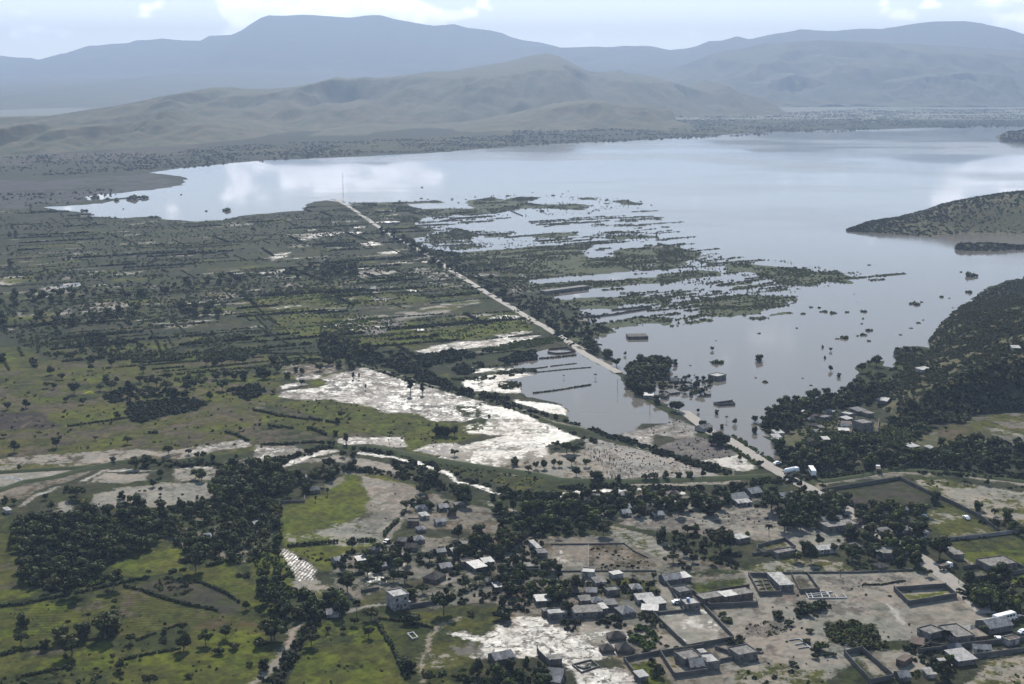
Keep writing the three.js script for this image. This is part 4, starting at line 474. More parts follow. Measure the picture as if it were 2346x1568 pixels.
const VEG = [
[0,30,1.8,4.2,60,-831.7,-2096,-645.3,-2048,-515.7,-1937,-424.2,-1906,-355.8,-1991,-238.5,-2109,-166.9,-1535,-140.6,-1287.5,-260.8,-1287.5,-510.3,-1389.6,-556.1,-1389.6],
[0,70,1.8,4.5,45,-583.1,-1458.7,-394.0,-1411.9,-291.7,-1367.9,-164.1,-1509,-140.6,-1287.5,-198.3,-1250.7,-241.9,-1233.0,-231.0,-1136.4,-258.9,-1093.4,-394.7,-1066.5,-430.2,-1066.5],
[1,140,1.2,2.6,14,-241.9,-1233.0,-200.4,-1264.3,-140.6,-1287.5,-113.1,-1028.4,-152.6,-1028.4,-184.0,-1079.8,-217.1,-1129.0],
[0,190,1.6,3.8,25,-399.4,-1079.8,-311.9,-1066.5,-218.6,-1073.1,-181.2,-1028.4,-174.8,-959.6,-260.3,-959.6,-329.7,-975.9,-359.8,-1016.3],
[0,75,1.6,3.6,35,-286.2,-2096,-246.4,-2109,-167.0,-1837,-91.9,-1576,-36.5,-1316.6,-42.8,-1287.5,-177.7,-1287.5],
[1,230,1.2,2.8,10,-161.5,-1167.0,-99.5,-1136.4,-93.5,-1093.4,-81.4,-1129.0,-50.3,-1132.7,3.7,-1170.9,18.4,-1114.5,9.4,-1073.1,-11.9,-1060.0,-40.3,-1034.6,-84.3,-1010.3,-118.7,-1016.3,-145.4,-1047.1],
[1,170,1.2,2.6,14,-176.4,-1278.1,-142.2,-1287.5,-90.5,-1259.7,-35.7,-1287.5,-28.1,-1264.3,-86.9,-1207.4,-162.5,-1174.8],
[2,330,1.4,3.4,14,-144.6,-1040.8,-101.2,-1010.3,-74.6,-970.4,-27.9,-998.6,-11.2,-992.8,-62.5,-933.5,-34.4,-876.0,-0.1,-839.7,-23.6,-839.7,-65.7,-903.9,-107.0,-959.6,-132.2,-949.0],
[1,420,1.4,3.0,0,-21.2,-998.6,3.3,-1034.6,33.8,-1053.5,38.9,-1034.6,16.7,-1010.3,-5.7,-998.6],
[2,420,1.4,3.0,0,-8.7,-959.6,5.4,-987.1,17.4,-987.1,17.1,-965.0,-3.3,-949.0],
[2,380,1.4,2.8,0,-40.5,-928.4,-32.9,-949.0,-25.9,-923.4,-32.6,-911.1],
[2,380,1.2,2.4,0,-26.6,-949.0,-20.3,-951.6,-19.0,-938.6,-25.2,-938.6],
[3,260,1.2,2.6,0,-12.4,-918.4,5.0,-928.4,16.3,-923.4,-1.1,-908.7],
[3,260,1.2,2.4,0,-40.3,-899.1,-11.3,-908.7,-10.2,-899.1,-39.0,-893.5],
[3,260,1.2,2.4,0,-10.0,-880.6,4.8,-889.8,6.7,-873.8,-6.9,-869.3],
[3,110,1.6,3.6,40,-248.4,-2147,-181.6,-2160,-126.1,-2096,-111.1,-2072,-132.9,-1991,-128.1,-1856,-172.8,-1856],
[3,170,1.4,3.4,22,-169.3,-1819,-117.3,-1697,-89.2,-1590,-43.1,-1562,7.8,-1458.7,22.2,-1357.4,25.4,-1287.5,6.7,-1250.7,-37.3,-1346.9,-89.5,-1535],
[2,190,1.6,3.6,12,-91.9,-1576,-59.2,-1535,-40.3,-1458.7,-28.6,-1357.4,-39.6,-1326.6,-62.8,-1423.4],
[2,190,1.5,3.6,12,-21.5,-1287.5,6.8,-1268.9,47.2,-1224.4,64.4,-1167.0,82.7,-1151.5,54.4,-1093.4,70.8,-1066.5,55.2,-1016.3,39.4,-1016.3,24.1,-1093.4,-0.2,-1174.8],
[3,180,1.5,3.6,22,-256.8,-2200,-185.4,-2205,-117.7,-2244,-114.9,-2200,-164.5,-2183,-194.6,-2147,-247.3,-2157],
[3,180,1.5,3.6,22,-58.0,-2116,-61.6,-2249,-30.4,-2301,-12.6,-2249,19.8,-2313,47.2,-2295,18.9,-2205,53.9,-2160,106.8,-2183,121.9,-2147,101.9,-2082,57.2,-2106,11.1,-2092,-22.5,-2034,-55.2,-2012],
[3,180,1.5,3.6,22,109.4,-2290,139.0,-2284,134.5,-2249,110.5,-2261],
[3,180,1.5,3.6,22,159.9,-2227,184.0,-2255,204.9,-2183,194.5,-2152,168.7,-2183],
[3,180,1.5,3.6,22,26.3,-1730,56.0,-1773,85.7,-1786,77.7,-1737,53.9,-1703,28.0,-1717],
[3,180,1.5,3.6,22,99.6,-1720,142.9,-1744,180.4,-1737,178.0,-1713,120.8,-1700],
[3,180,1.5,3.6,22,-108.0,-1727,-94.9,-1764,-69.9,-1819,-53.1,-1791,-38.5,-1747,-65.3,-1697,-97.8,-1681],
[3,180,1.5,3.6,22,-36.9,-1764,-0.2,-1773,-2.1,-1727,-32.2,-1720],
[3,180,1.5,3.6,22,-112.1,-1674,-46.3,-1684,-45.9,-1668,-107.5,-1659],
[3,180,1.5,3.6,22,-76.6,-1619,-45.4,-1649,-26.8,-1619,-61.7,-1602],
[4,180,1.5,3.6,22,-55.5,-1576,-9.0,-1597,44.5,-1631,84.8,-1649,79.3,-1576,84.9,-1519,109.3,-1535,123.0,-1605,161.4,-1619,196.1,-1634,177.7,-1477.1,144.3,-1461.2,173.4,-1440.8,116.3,-1411.9,68.4,-1384.1,22.4,-1367.9,-8.1,-1446.8],
[4,180,1.5,3.6,22,21.6,-1316.6,81.7,-1352.1,166.4,-1380.9,162.2,-1344.9,93.5,-1306.8,72.7,-1295.2,30.5,-1264.3],
[4,180,1.5,3.6,22,33.6,-1224.4,75.5,-1246.2,103.6,-1254.3,144.0,-1243.6,138.2,-1215.8,99.8,-1205.7,78.2,-1181.2,51.8,-1174.8],
[3,180,1.5,3.6,22,54.4,-1093.4,73.9,-1114.5,107.4,-1143.9,131.9,-1136.4,130.3,-1121.7,103.4,-1099.0,85.8,-1092.1,70.7,-1065.2,55.2,-1016.3,40.8,-1053.5],
[3,180,1.5,3.6,22,-139.8,-2096,-103.7,-2106,-57.9,-2111,-54.8,-1998,-85.9,-2012,-119.7,-1989,-133.6,-2002],
[4,210,1.5,3.6,22,173.4,-1665,186.5,-1619,211.7,-1568,205.7,-1535,187.4,-1495.9,167.3,-1435.0,151.2,-1416.5],
[4,210,1.5,3.6,22,145.4,-1389.6,186.4,-1423.4,208.2,-1411.9,202.5,-1383.0,171.0,-1361.6,140.8,-1316.6],
[4,210,1.5,3.6,22,221.4,-1458.7,239.7,-1483.3,258.2,-1458.7,275.3,-1446.8,302.6,-1432.6,309.2,-1411.9,330.4,-1409.7,331.9,-1357.4,318.2,-1330.6,302.3,-1344.9,285.9,-1316.6,254.0,-1316.6,252.7,-1357.4,240.5,-1409.7,214.0,-1398.4],
[4,210,1.5,3.6,22,201.4,-1295.2,225.8,-1321.6,239.5,-1316.6,220.8,-1291.3,201.7,-1287.5],
[4,210,1.5,3.6,22,182.3,-1250.7,210.7,-1264.3,226.5,-1250.7,254.6,-1246.2,253.6,-1233.0,222.2,-1189.3,202.4,-1150.0,180.9,-1142.4,156.8,-1142.4,144.9,-1127.6,157.5,-1167.0,156.2,-1197.5,181.3,-1224.4],
[4,210,1.5,3.6,22,133.0,-1241.8,138.4,-1215.8,134.5,-1192.5,126.9,-1182.8],
[4,210,1.5,3.6,22,122.2,-1137.9,130.9,-1125.4,126.0,-1103.9,118.2,-1099.0],
[4,210,1.5,3.6,22,277.3,-1440.8,292.8,-1446.8,300.7,-1423.4,278.1,-1411.9],
[4,210,1.5,3.6,22,142.5,-1118.1,163.1,-1132.7,161.0,-1118.1,143.8,-1108.8],
[4,210,1.5,3.6,22,209.6,-1147.7,235.5,-1163.1,233.2,-1151.5,211.2,-1142.4],
[4,210,1.5,3.6,22,146.7,-1278.1,159.4,-1278.1,156.9,-1257.9,144.6,-1259.7],
[4,46,1.2,3.0,28,179.1,-1649,210.9,-1562,231.5,-1562,239.7,-1483.3,266.9,-1509,297.5,-1495.9,303.1,-1458.7,347.0,-1440.8,360.0,-1367.9,322.2,-1316.6,266.5,-1278.1,249.9,-1215.8,216.8,-1159.2,174.9,-1136.4,127.3,-1093.4,120.0,-1093.4],
[3,75,1.2,2.6,20,-129.5,-1819,-82.3,-1876,-49.0,-1782,5.7,-1800,-0.2,-1649,-52.5,-1590,-97.0,-1605],
[3,16,1.2,2.8,25,-38.6,-2343,114.5,-2343,211.0,-2255,198.7,-2121,53.8,-1980,-53.7,-1959],
[3,24,1.2,2.6,25,9.6,-1800,186.9,-1800,183.9,-1681,81.1,-1649,-9.0,-1605],
[5,190,1.2,3.0,25,276.5,-994.8,284.9,-1009.8,305.3,-986.2,332.4,-1003.4,359.3,-1007.5,388.9,-995.0,340.3,-866.6,314.6,-847.2,300.1,-846.4,283.3,-839.3,270.4,-832.4,256.3,-820.6,241.8,-811.8,230.0,-814.3,227.8,-832.6,228.2,-874.3,236.8,-918.2,264.3,-947.9],
[5,330,1.6,3.8,0,240.7,-807.5,256.3,-820.6,270.4,-832.4,283.3,-839.3,300.1,-846.4,313.7,-844.5,333.5,-848.4,320.6,-809.4,303.7,-812.2,285.1,-808.8,266.8,-797.7,259.9,-780.5,242.4,-783.3,237.9,-791.7,228.6,-801.1],
[2,220,1.4,3.2,0,155.9,-815.6,172.4,-834.3,196.2,-853.2,206.8,-860.6,224.9,-892.1,229.2,-881.4,237.1,-867.4,226.4,-827.4,216.6,-828.0,203.6,-821.7,191.5,-812.5,174.2,-797.7,158.1,-758.9,149.3,-750.5,139.7,-755.5,142.7,-780.5],
[2,200,1.3,3.0,0,137.1,-686.1,141.1,-720.4,148.2,-715.1,160.6,-720.7,160.6,-732.7,165.2,-730.5,175.3,-730.0,186.7,-724.5,201.6,-708.7,209.2,-702.4,225.0,-724.8,235.3,-727.0,258.9,-740.4,289.8,-727.9,270.6,-677.4,231.7,-686.1,208.9,-690.5,176.9,-683.9,152.4,-681.7],
[3,420,1.0,2.4,0,156.7,-732.3,165.1,-754.2,181.2,-733.5,196.5,-733.3,226.0,-799.0,235.9,-789.5,233.8,-763.2,217.6,-737.0,208.6,-711.4,198.1,-719.2,174.6,-726.8],
[2,520,1.0,2.2,0,-7.3,-835.9,14.1,-809.5,39.9,-774.3,36.5,-774.9,17.4,-800.6,-7.3,-828.0],
[2,650,1.0,2.4,0,40.3,-768.8,70.6,-732.9,81.6,-715.8,93.5,-701.4,108.9,-680.7,101.5,-679.6,77.9,-711.1,68.8,-727.9,52.3,-748.1],
[2,600,0.9,1.8,0,24.8,-768.8,40.5,-748.1,47.3,-740.4,45.0,-735.4,35.5,-753.3],
[2,420,0.8,1.8,0,86.0,-711.1,110.5,-679.6,106.5,-673.2,88.8,-692.8],
[1,500,0.7,1.5,0,115.9,-735.4,126.9,-695.0,124.9,-690.5,116.0,-727.9],
[1,420,0.7,1.4,0,122.5,-753.3,131.8,-715.8,135.1,-699.5,133.4,-697.3,128.2,-713.5,121.1,-748.1],
[6,850,0.5,1.0,0,38.2,-727.9,50.5,-720.6,55.4,-701.8,61.1,-681.7,61.4,-664.8,46.9,-666.9,45.6,-692.8,36.4,-715.8],
[7,260,0.5,1.1,0,47.1,-737.9,63.7,-727.9,85.9,-699.5,93.7,-688.3,77.2,-675.3,63.7,-671.1,55.4,-701.8],
[7,200,0.5,1.2,8,70.1,-764.0,95.0,-789.0,104.2,-774.9,101.4,-753.3,91.3,-745.5,78.0,-756.0],
[7,240,0.5,1.1,0,76.5,-727.9,101.4,-753.3,114.8,-727.9,114.8,-707.6,95.7,-704.1],
[8,200,0.6,1.3,0,-93.8,-727.9,-70.9,-727.9,-44.0,-704.1,-25.0,-692.8,13.9,-673.2,13.3,-642.7,-12.3,-662.7,-36.9,-686.1,-69.9,-717.0],
[2,450,1.0,2.2,0,-123.9,-701.8,-113.3,-713.5,-102.8,-727.9,-94.1,-730.4,-93.7,-726.7,-104.3,-715.8,-114.7,-701.8,-121.2,-692.8],
[2,420,1.0,2.2,0,-89.9,-726.7,-76.8,-723.0,-60.2,-713.5,-59.7,-707.6,-76.2,-717.0],
[2,420,0.9,2.0,0,-53.7,-701.8,-40.4,-695.0,-28.2,-679.6,-24.8,-669.0,-12.3,-658.6,5.0,-642.7,13.3,-640.8,13.1,-633.2,-6.4,-648.6,-24.1,-664.8,-30.7,-683.9,-52.7,-697.3],
[2,240,1.0,2.4,0,-62.5,-704.1,-36.9,-686.1,-31.5,-673.2,-38.5,-660.7,-56.9,-673.2],
[2,420,0.9,2.0,0,-84.4,-690.5,-57.4,-679.6,-35.7,-662.7,-23.2,-640.8,-26.6,-640.8,-41.1,-656.6,-66.0,-675.3,-84.6,-681.7],
[2,420,1.0,2.4,0,-5.7,-648.6,3.4,-642.7,21.4,-638.9,18.4,-631.3,7.7,-629.4,-5.6,-635.1],
[2,520,1.0,2.2,0,21.8,-652.6,46.2,-655.6,74.6,-651.6,103.5,-652.6,118.4,-662.7,117.4,-656.6,102.9,-648.6,73.9,-644.7,45.9,-651.6,26.2,-647.6],
[2,520,1.0,2.2,0,118.2,-664.8,132.2,-669.0,130.6,-660.7,117.4,-656.6],
[2,130,1.0,2.4,0,25.4,-640.8,45.3,-642.7,78.9,-638.9,80.2,-622.0,69.5,-604.3,37.3,-602.9,10.7,-604.3,5.5,-622.0,16.7,-631.3],
[2,420,0.9,2.0,0,125.4,-664.8,139.5,-671.1,157.0,-675.3,175.9,-679.6,174.8,-675.3,155.6,-669.0,138.1,-660.7,127.0,-657.6],
[2,420,0.9,1.8,0,199.2,-681.7,252.5,-669.0,266.6,-666.9,265.5,-663.8,251.0,-664.8,198.1,-677.9],
[2,420,0.9,1.8,0,176.4,-681.7,213.6,-686.1,254.8,-675.3,253.6,-672.1,212.4,-681.7],
[1,120,0.6,1.2,0,188.6,-669.0,205.6,-666.9,220.0,-658.6,206.0,-650.6,197.4,-662.7],
[9,110,0.6,1.4,0,199.8,-671.1,247.4,-654.6,243.8,-644.7,220.7,-660.7],
[2,420,1.0,2.2,0,-234.4,-828.0,-224.5,-834.3,-204.9,-844.0,-183.9,-829.6,-187.6,-811.9,-201.1,-797.7,-210.6,-780.5,-219.6,-786.1],
[2,420,0.9,2.0,0,-179.5,-864.0,-165.2,-884.9,-154.0,-864.0,-160.8,-835.9],
[2,240,1.2,2.6,0,-253.8,-850.6,-246.9,-874.3,-213.3,-864.0,-207.9,-850.6,-232.6,-837.5,-244.5,-828.0],
[3,160,1.0,2.2,0,-220.8,-895.8,-206.3,-918.2,-197.5,-892.1,-206.0,-881.4],
[2,300,1.0,2.4,0,-199.6,-701.8,-172.4,-704.1,-148.9,-695.0,-118.3,-692.8,-116.5,-681.7,-150.3,-687.2,-171.7,-688.3,-192.9,-688.3],
[2,240,1.2,2.8,0,-145.4,-660.7,-144.1,-686.1,-117.9,-690.5,-109.8,-640.8,-125.8,-622.0,-137.7,-623.9],
[1,300,0.9,2.0,0,-199.9,-576.1,-187.9,-590.7,-170.8,-585.8,-160.9,-577.7,-169.4,-562.2,-191.3,-565.3],
[3,280,1.0,2.4,0,-192.4,-605.9,-162.0,-613.0,-147.5,-597.4,-150.3,-576.1,-174.6,-580.9],
[3,200,1.0,2.4,0,-161.5,-621.9,-108.6,-633.1,-97.1,-562.2,-110.5,-541.8,-139.4,-562.2,-149.9,-580.9],
[2,260,1.2,2.8,0,-220.9,-592.3,-214.4,-607.7,-193.5,-609.4,-187.9,-590.7,-199.9,-576.1,-182.5,-556.3,-167.2,-554.8,-163.6,-541.8,-166.8,-536.3,-170.9,-512.5,-184.5,-517.6,-195.0,-533.5,-207.8,-562.2],
[1,340,0.9,1.8,0,-170.1,-536.3,-163.9,-536.3,-159.3,-520.2,-164.1,-517.6],
[1,300,0.9,1.8,0,-179.6,-524.1,-173.0,-525.4,-168.2,-509.9,-174.6,-509.9],
[3,240,0.8,1.6,0,-141.9,-522.8,-137.7,-530.8,-126.1,-525.4,-122.6,-509.9,-131.8,-509.9],
[2,200,1.0,2.2,0,-110.3,-530.8,-92.9,-536.3,-86.6,-497.6,-88.6,-491.7,-97.1,-515.0,-105.5,-528.1],
[3,140,0.7,1.6,8,-169.2,-436.0,-148.2,-444.7,-134.5,-447.6,-129.3,-428.6,-162.1,-416.2],
[1,170,0.9,2.0,0,-107.2,-557.7,-97.5,-562.2,-86.0,-529.4,-83.9,-512.5,-88.5,-490.5,-95.0,-502.5],
[2,210,1.0,2.4,0,-98.1,-520.2,-84.3,-515.0,-68.0,-509.9,-56.2,-497.6,-60.8,-490.5,-70.1,-484.8,-77.0,-481.4,-87.7,-485.9,-94.1,-497.6],
[2,170,1.0,2.4,0,-72.2,-536.3,-70.0,-557.7,-53.7,-569.9,-44.4,-580.9,-40.7,-565.3,-41.6,-541.8,-50.7,-536.3,-58.5,-541.8],
[2,170,1.0,2.4,0,-40.5,-562.2,-20.9,-573.0,4.6,-582.5,11.9,-571.4,10.7,-509.9,-9.5,-502.5,-22.9,-500.1,-26.1,-530.8,-39.5,-547.5],
[2,330,0.9,2.0,0,-76.6,-479.1,-69.9,-483.6,-72.8,-458.7,-73.1,-434.2,-78.3,-430.0,-80.6,-434.2,-77.4,-453.6,-74.8,-469.2],
[2,300,0.9,2.0,0,-82.9,-434.2,-73.4,-436.0,-68.4,-416.2,-79.8,-416.2],
[2,190,0.9,2.2,0,-8.5,-445.6,3.6,-450.6,9.4,-443.7,14.7,-416.2,-23.1,-416.2,-18.1,-434.2],
[1,120,0.7,1.6,0,-32.3,-440.8,-8.4,-441.7,-16.0,-430.0,-25.7,-430.0],
[2,150,1.0,2.2,0,-5.2,-580.9,15.3,-577.7,9.5,-533.5,18.0,-530.8,18.7,-497.6,12.4,-495.3,-1.8,-490.5,-6.7,-497.6],
[2,220,0.9,2.0,0,21.7,-529.4,30.0,-525.4,37.4,-524.1,55.4,-526.8,57.2,-512.5,48.6,-502.5,36.5,-509.9,22.5,-502.5],
[2,120,1.0,2.4,0,44.7,-633.1,129.1,-652.5,123.4,-621.9,75.8,-613.0,54.0,-611.2,30.9,-580.9,10.2,-576.1,-5.2,-580.9,-5.5,-614.7],
[2,150,1.0,2.4,0,61.8,-580.9,75.2,-580.9,94.2,-590.7,95.9,-562.2,91.2,-539.0,69.9,-537.7,63.0,-544.7],
[10,520,1.0,2.0,0,42.3,-475.8,49.5,-479.1,51.7,-471.4,50.8,-458.7,43.6,-456.6,41.1,-466.0],
[2,520,0.9,1.8,0,16.5,-484.8,24.2,-481.4,24.0,-469.2,19.6,-474.7],
[2,520,0.9,1.8,0,30.1,-485.9,37.6,-488.2,43.2,-481.4,38.5,-475.8,30.0,-478.0],
[3,420,0.9,1.8,0,45.5,-488.2,52.2,-489.4,55.1,-479.1,51.1,-478.0,46.5,-484.8],
[3,360,0.8,1.6,0,75.5,-492.9,79.3,-491.7,80.4,-481.4,77.2,-480.2],
[9,190,0.6,1.2,0,51.7,-471.4,61.4,-460.8,57.7,-457.7,51.8,-460.8],
[2,420,1.0,2.0,0,73.9,-463.9,82.5,-468.2,82.8,-459.7,76.9,-453.6],
[1,420,0.8,1.6,0,45.4,-445.6,49.9,-445.6,50.5,-436.0,46.3,-434.2],
[9,150,0.6,1.3,7,79.5,-448.6,103.5,-441.7,104.9,-430.0,96.1,-416.2,69.7,-416.2,75.1,-438.9],
[3,420,0.8,1.7,0,113.6,-480.2,123.2,-482.5,131.0,-479.1,129.3,-466.0,132.3,-459.7,121.7,-458.7,111.5,-465.0],
[9,330,0.7,1.5,0,106.8,-502.5,119.5,-501.3,118.6,-495.3,112.0,-487.1,103.9,-485.9],
[2,330,0.8,1.6,0,134.6,-460.8,147.1,-460.8,157.4,-460.8,156.1,-452.6,144.9,-453.6,135.4,-448.6,135.3,-455.6],
[2,260,0.9,1.8,0,134.8,-449.6,150.9,-451.6,148.6,-441.7,144.2,-430.0,137.2,-430.0,140.4,-443.7],
[3,160,0.5,1.1,0,85.2,-483.6,103.0,-485.9,102.6,-479.1,94.5,-468.2,83.3,-469.2],
[3,360,0.6,1.2,0,128.4,-437.9,139.0,-438.9,139.5,-435.1,127.4,-434.2],
[2,260,0.7,1.4,0,186.3,-576.1,222.7,-585.8,235.9,-585.8,234.1,-580.9,221.0,-580.9,184.8,-571.4],
[2,260,1.0,2.2,0,178.9,-522.8,191.4,-530.8,212.6,-524.1,202.5,-497.6,182.2,-490.5,171.6,-501.3],
[2,240,1.0,2.2,0,204.4,-600.8,216.2,-604.2,226.9,-597.4,239.0,-594.0,235.9,-585.8,211.0,-585.8],
[3,110,0.5,1.2,7,149.2,-443.7,172.6,-445.6,182.8,-445.6,171.7,-416.2,145.2,-416.2],
[2,420,0.7,1.4,0,168.5,-517.6,174.6,-513.7,171.4,-504.9,169.8,-509.9],
[3,300,0.8,1.6,0,136.8,-550.4,146.9,-541.8,145.5,-536.3,136.2,-537.7],
[11,9,3,6,90,-1118.5,-2844,-889.0,-2813,-688.6,-3086,-498.3,-3418,-251.6,-3663,33.3,-4008,39.4,-4753,-729.5,-4138,-985.1,-3663,-1252.4,-3464,-1289.7,-3286],
[11,5,3.5,7,120,0.0,-4034,551.7,-4486,1372.8,-5259,2038,-5531,3269,-8539,2092,-8539,827.9,-6751,0.0,-5133],
[11,14,2,5,60,-839.7,-2126,-680.4,-2144,-686.5,-2301,-614.3,-2411,-591.7,-2557,-638.3,-2506,-763.6,-2411,-915.8,-2322],
[3,200,0.8,1.8,0,158.1,-758.9,174.2,-797.7,191.5,-812.5,200.7,-809.5,194.5,-783.6,180.0,-733.8,160.2,-730.8,155.9,-728.3],
[2,160,1.4,3,0,77.5,-922.1,90.7,-951.9,107.6,-956.1,105.5,-918.2,92.9,-899.4,89.0,-860.6,80.0,-852.2,73.7,-874.3],
[3,70,1.0,2.2,0,96.0,-899.4,110.1,-906.9,131.1,-899.4,126.1,-874.3,117.3,-853.9,104.3,-857.2,92.8,-860.6],
[2,120,1,2.2,0,119.7,-605.9,135.0,-631.2,158.4,-631.2,150.7,-600.8,138.4,-590.7,127.2,-587.4,118.3,-592.3],
[2,110,1,2.2,0,137.0,-573.0,157.6,-584.1,167.7,-550.4,164.8,-540.4,138.9,-549.0],
[2,110,1,2.2,0,157.7,-616.5,175.5,-621.9,186.5,-616.5,183.7,-597.4,175.0,-576.1,161.4,-590.7],
[9,16,0.4,0.9,0,97.2,-533.5,159.8,-536.3,173.0,-509.9,173.0,-482.5,131.8,-466.0,103.8,-434.2,72.4,-434.2,84.7,-485.9],
[9,160,0.4,1.0,0,33.3,-568.3,47.9,-568.3,56.1,-553.3,57.8,-536.3,31.5,-536.3],
[9,100,0.3,0.8,0,50.8,-604.2,80.8,-609.4,123.4,-621.9,115.7,-580.9,73.6,-594.0],
[9,14,0.3,0.7,0,-71.9,-675.3,-44.1,-652.6,-48.1,-603.4,-54.2,-564.6,-70.9,-565.7],
[2,120,0.6,1.4,0,-97.7,-560.7,-91.0,-565.3,-72.6,-554.8,-72.4,-537.7,-78.7,-541.8],
[2,14,0.6,1.6,0,-198.9,-642.7,-183.8,-654.2,-145.8,-662.7,-140.1,-635.1,-192.6,-621.1],
[3,26,0.5,1.3,20,-113.5,-840.7,-79.0,-815.6,-45.2,-783.3,-14.2,-766.7,-26.6,-737.9,-54.2,-718.2,-79.6,-750.7,-117.2,-761.3,-142.9,-774.9,-151.2,-821.7],
[3,22,0.5,1.5,25,-345.8,-929.9,-274.4,-933.8,-157.3,-933.8,-124.0,-727.9,-203.4,-727.9,-268.4,-713.5],
[3,30,0.4,1.1,12,-192.9,-502.5,-152.1,-517.6,-87.5,-490.5,-80.1,-434.2,-129.6,-421.5,-164.0,-421.5],
[3,40,0.4,0.9,10,-73.6,-458.7,-48.4,-485.9,-34.3,-430.0,-33.3,-416.2,-76.0,-416.2],
[2,200,1,2.2,0,-108.1,-951.9,-93.4,-935.8,-63.9,-895.8,-30.7,-858.9,-11.1,-839.1,16.3,-797.7,16.2,-790.4,-11.7,-831.1,-31.2,-850.6,-64.8,-886.7,-94.0,-925.9,-107.2,-943.8],
[8,300,0.6,1.4,0,-94.0,-729.2,-77.6,-731.6,-44.1,-706.4,13.9,-675.3,13.8,-669.0,-43.7,-699.5,-76.9,-724.3,-93.2,-723.0],
[8,260,0.7,1.6,0,-6.0,-678.5,23.4,-666.9,46.7,-663.8,106.1,-670.0,130.4,-674.2,129.6,-670.0,105.4,-665.8,46.4,-659.7,17.4,-661.7,-6.0,-673.2],
[5,260,1.2,3,0,347.0,-1069.6,373.1,-1163.3,382.1,-1183.8,404.4,-1224.4,448.6,-1301.9,477.5,-1341.8,502.5,-1367.9,572.9,-1451.5,555.8,-1367.9,442.0,-1115.4,373.5,-1012.1,333.3,-973.1,318.9,-967.8]];
const BUSH = [
[295.6,-1167.0,5.2],
[278.2,-1076.5,5.0],
[286.6,-1132.7,3.5],
[279.8,-1107.4,2.7],
[252.0,-1045.8,5.8],
[245.3,-1042.1,2.8],
[269.0,-1058.7,5.9],
[263.4,-1054.8,2.6],
[349.1,-1205.7,9.3],
[359.1,-1217.5,3.0],
[455.4,-1378.7,12.1],
[418.7,-1273.5,6.2],
[454.5,-1409.7,2.8],
[385.2,-1246.2,4.1],
[390.2,-1240.0,1.9],
[267.2,-1033.3,2.8],
[190.2,-1064.5,2.6],
[224.4,-1088.0,2.4],
[268.4,-1157.6,5.9],
[281.2,-1163.1,3.6],
[261.7,-1165.4,6.4],
[256.4,-1189.3,3.2],
[262.5,-1186.9,3.7],
[242.3,-1155.3,4.1],
[313.6,-1088.0,2.7],
[326.2,-1111.0,3.2],
[334.2,-1126.1,2.2],
[297.8,-1058.7,2.3],
[377.3,-1186.9,1.8],
[374.6,-1463.6,3.2],
[143.1,-951.6,7.4],
[138.2,-954.3,2.8],
[122.4,-942.7,2.1],
[121.0,-911.1,1.6],
[160.3,-902.9,1.6],
[190.8,-902.0,1.8],
[191.2,-879.7,2.4],
[163.8,-888.8,4.0],
[141.6,-1111.0,4.9],
[201.1,-1321.6,2.0],
[302.7,-1217.5,1.3],
[311.1,-1264.3,1.4],
[152.8,-1034.6,1.4],
[-161.2,-2507,7.1],
[-177.5,-2227,5.3],
[-146.7,-2278,4.5],
[-96.7,-2269,4.0],
[-74.2,-2261,3.0],
[34.9,-2400,2.6],
[68.4,-2337,5.1],
[84.8,-2368,3.6],
[97.4,-2426,2.6],
[-6.6,-2328,5.6],
[-60.6,-2307,4.0],
[214.0,-2160,3.3],
[203.6,-2227,3.4],
[151.7,-2249,5.9],
[110.5,-2030,4.4],
[119.3,-2067,3.6],
[44.7,-2060,6.7],
[-95.8,-2246,2.9],
[-135.8,-2261,3.4],
[-114.1,-2221,3.9],
[-84.2,-2200,4.3],
[-627.9,-2065,9.0],
[-447.8,-2060,5.4],
[-420.6,-2065,13.5],
[-609.8,-2269,17.3],
[-598.7,-2284,14.9],
[-626.7,-2241,12.2],
[-650.3,-2255,9.8],
[-580.1,-2096,3.2],
[-552.4,-2353,4.1],
[-675.8,-2284,14.9],
[-617.4,-2261,9.9]];
const VK = ["plain","green","dark","olive","marsh","hill","reed","brown","levee","scrubg","bright","far"];
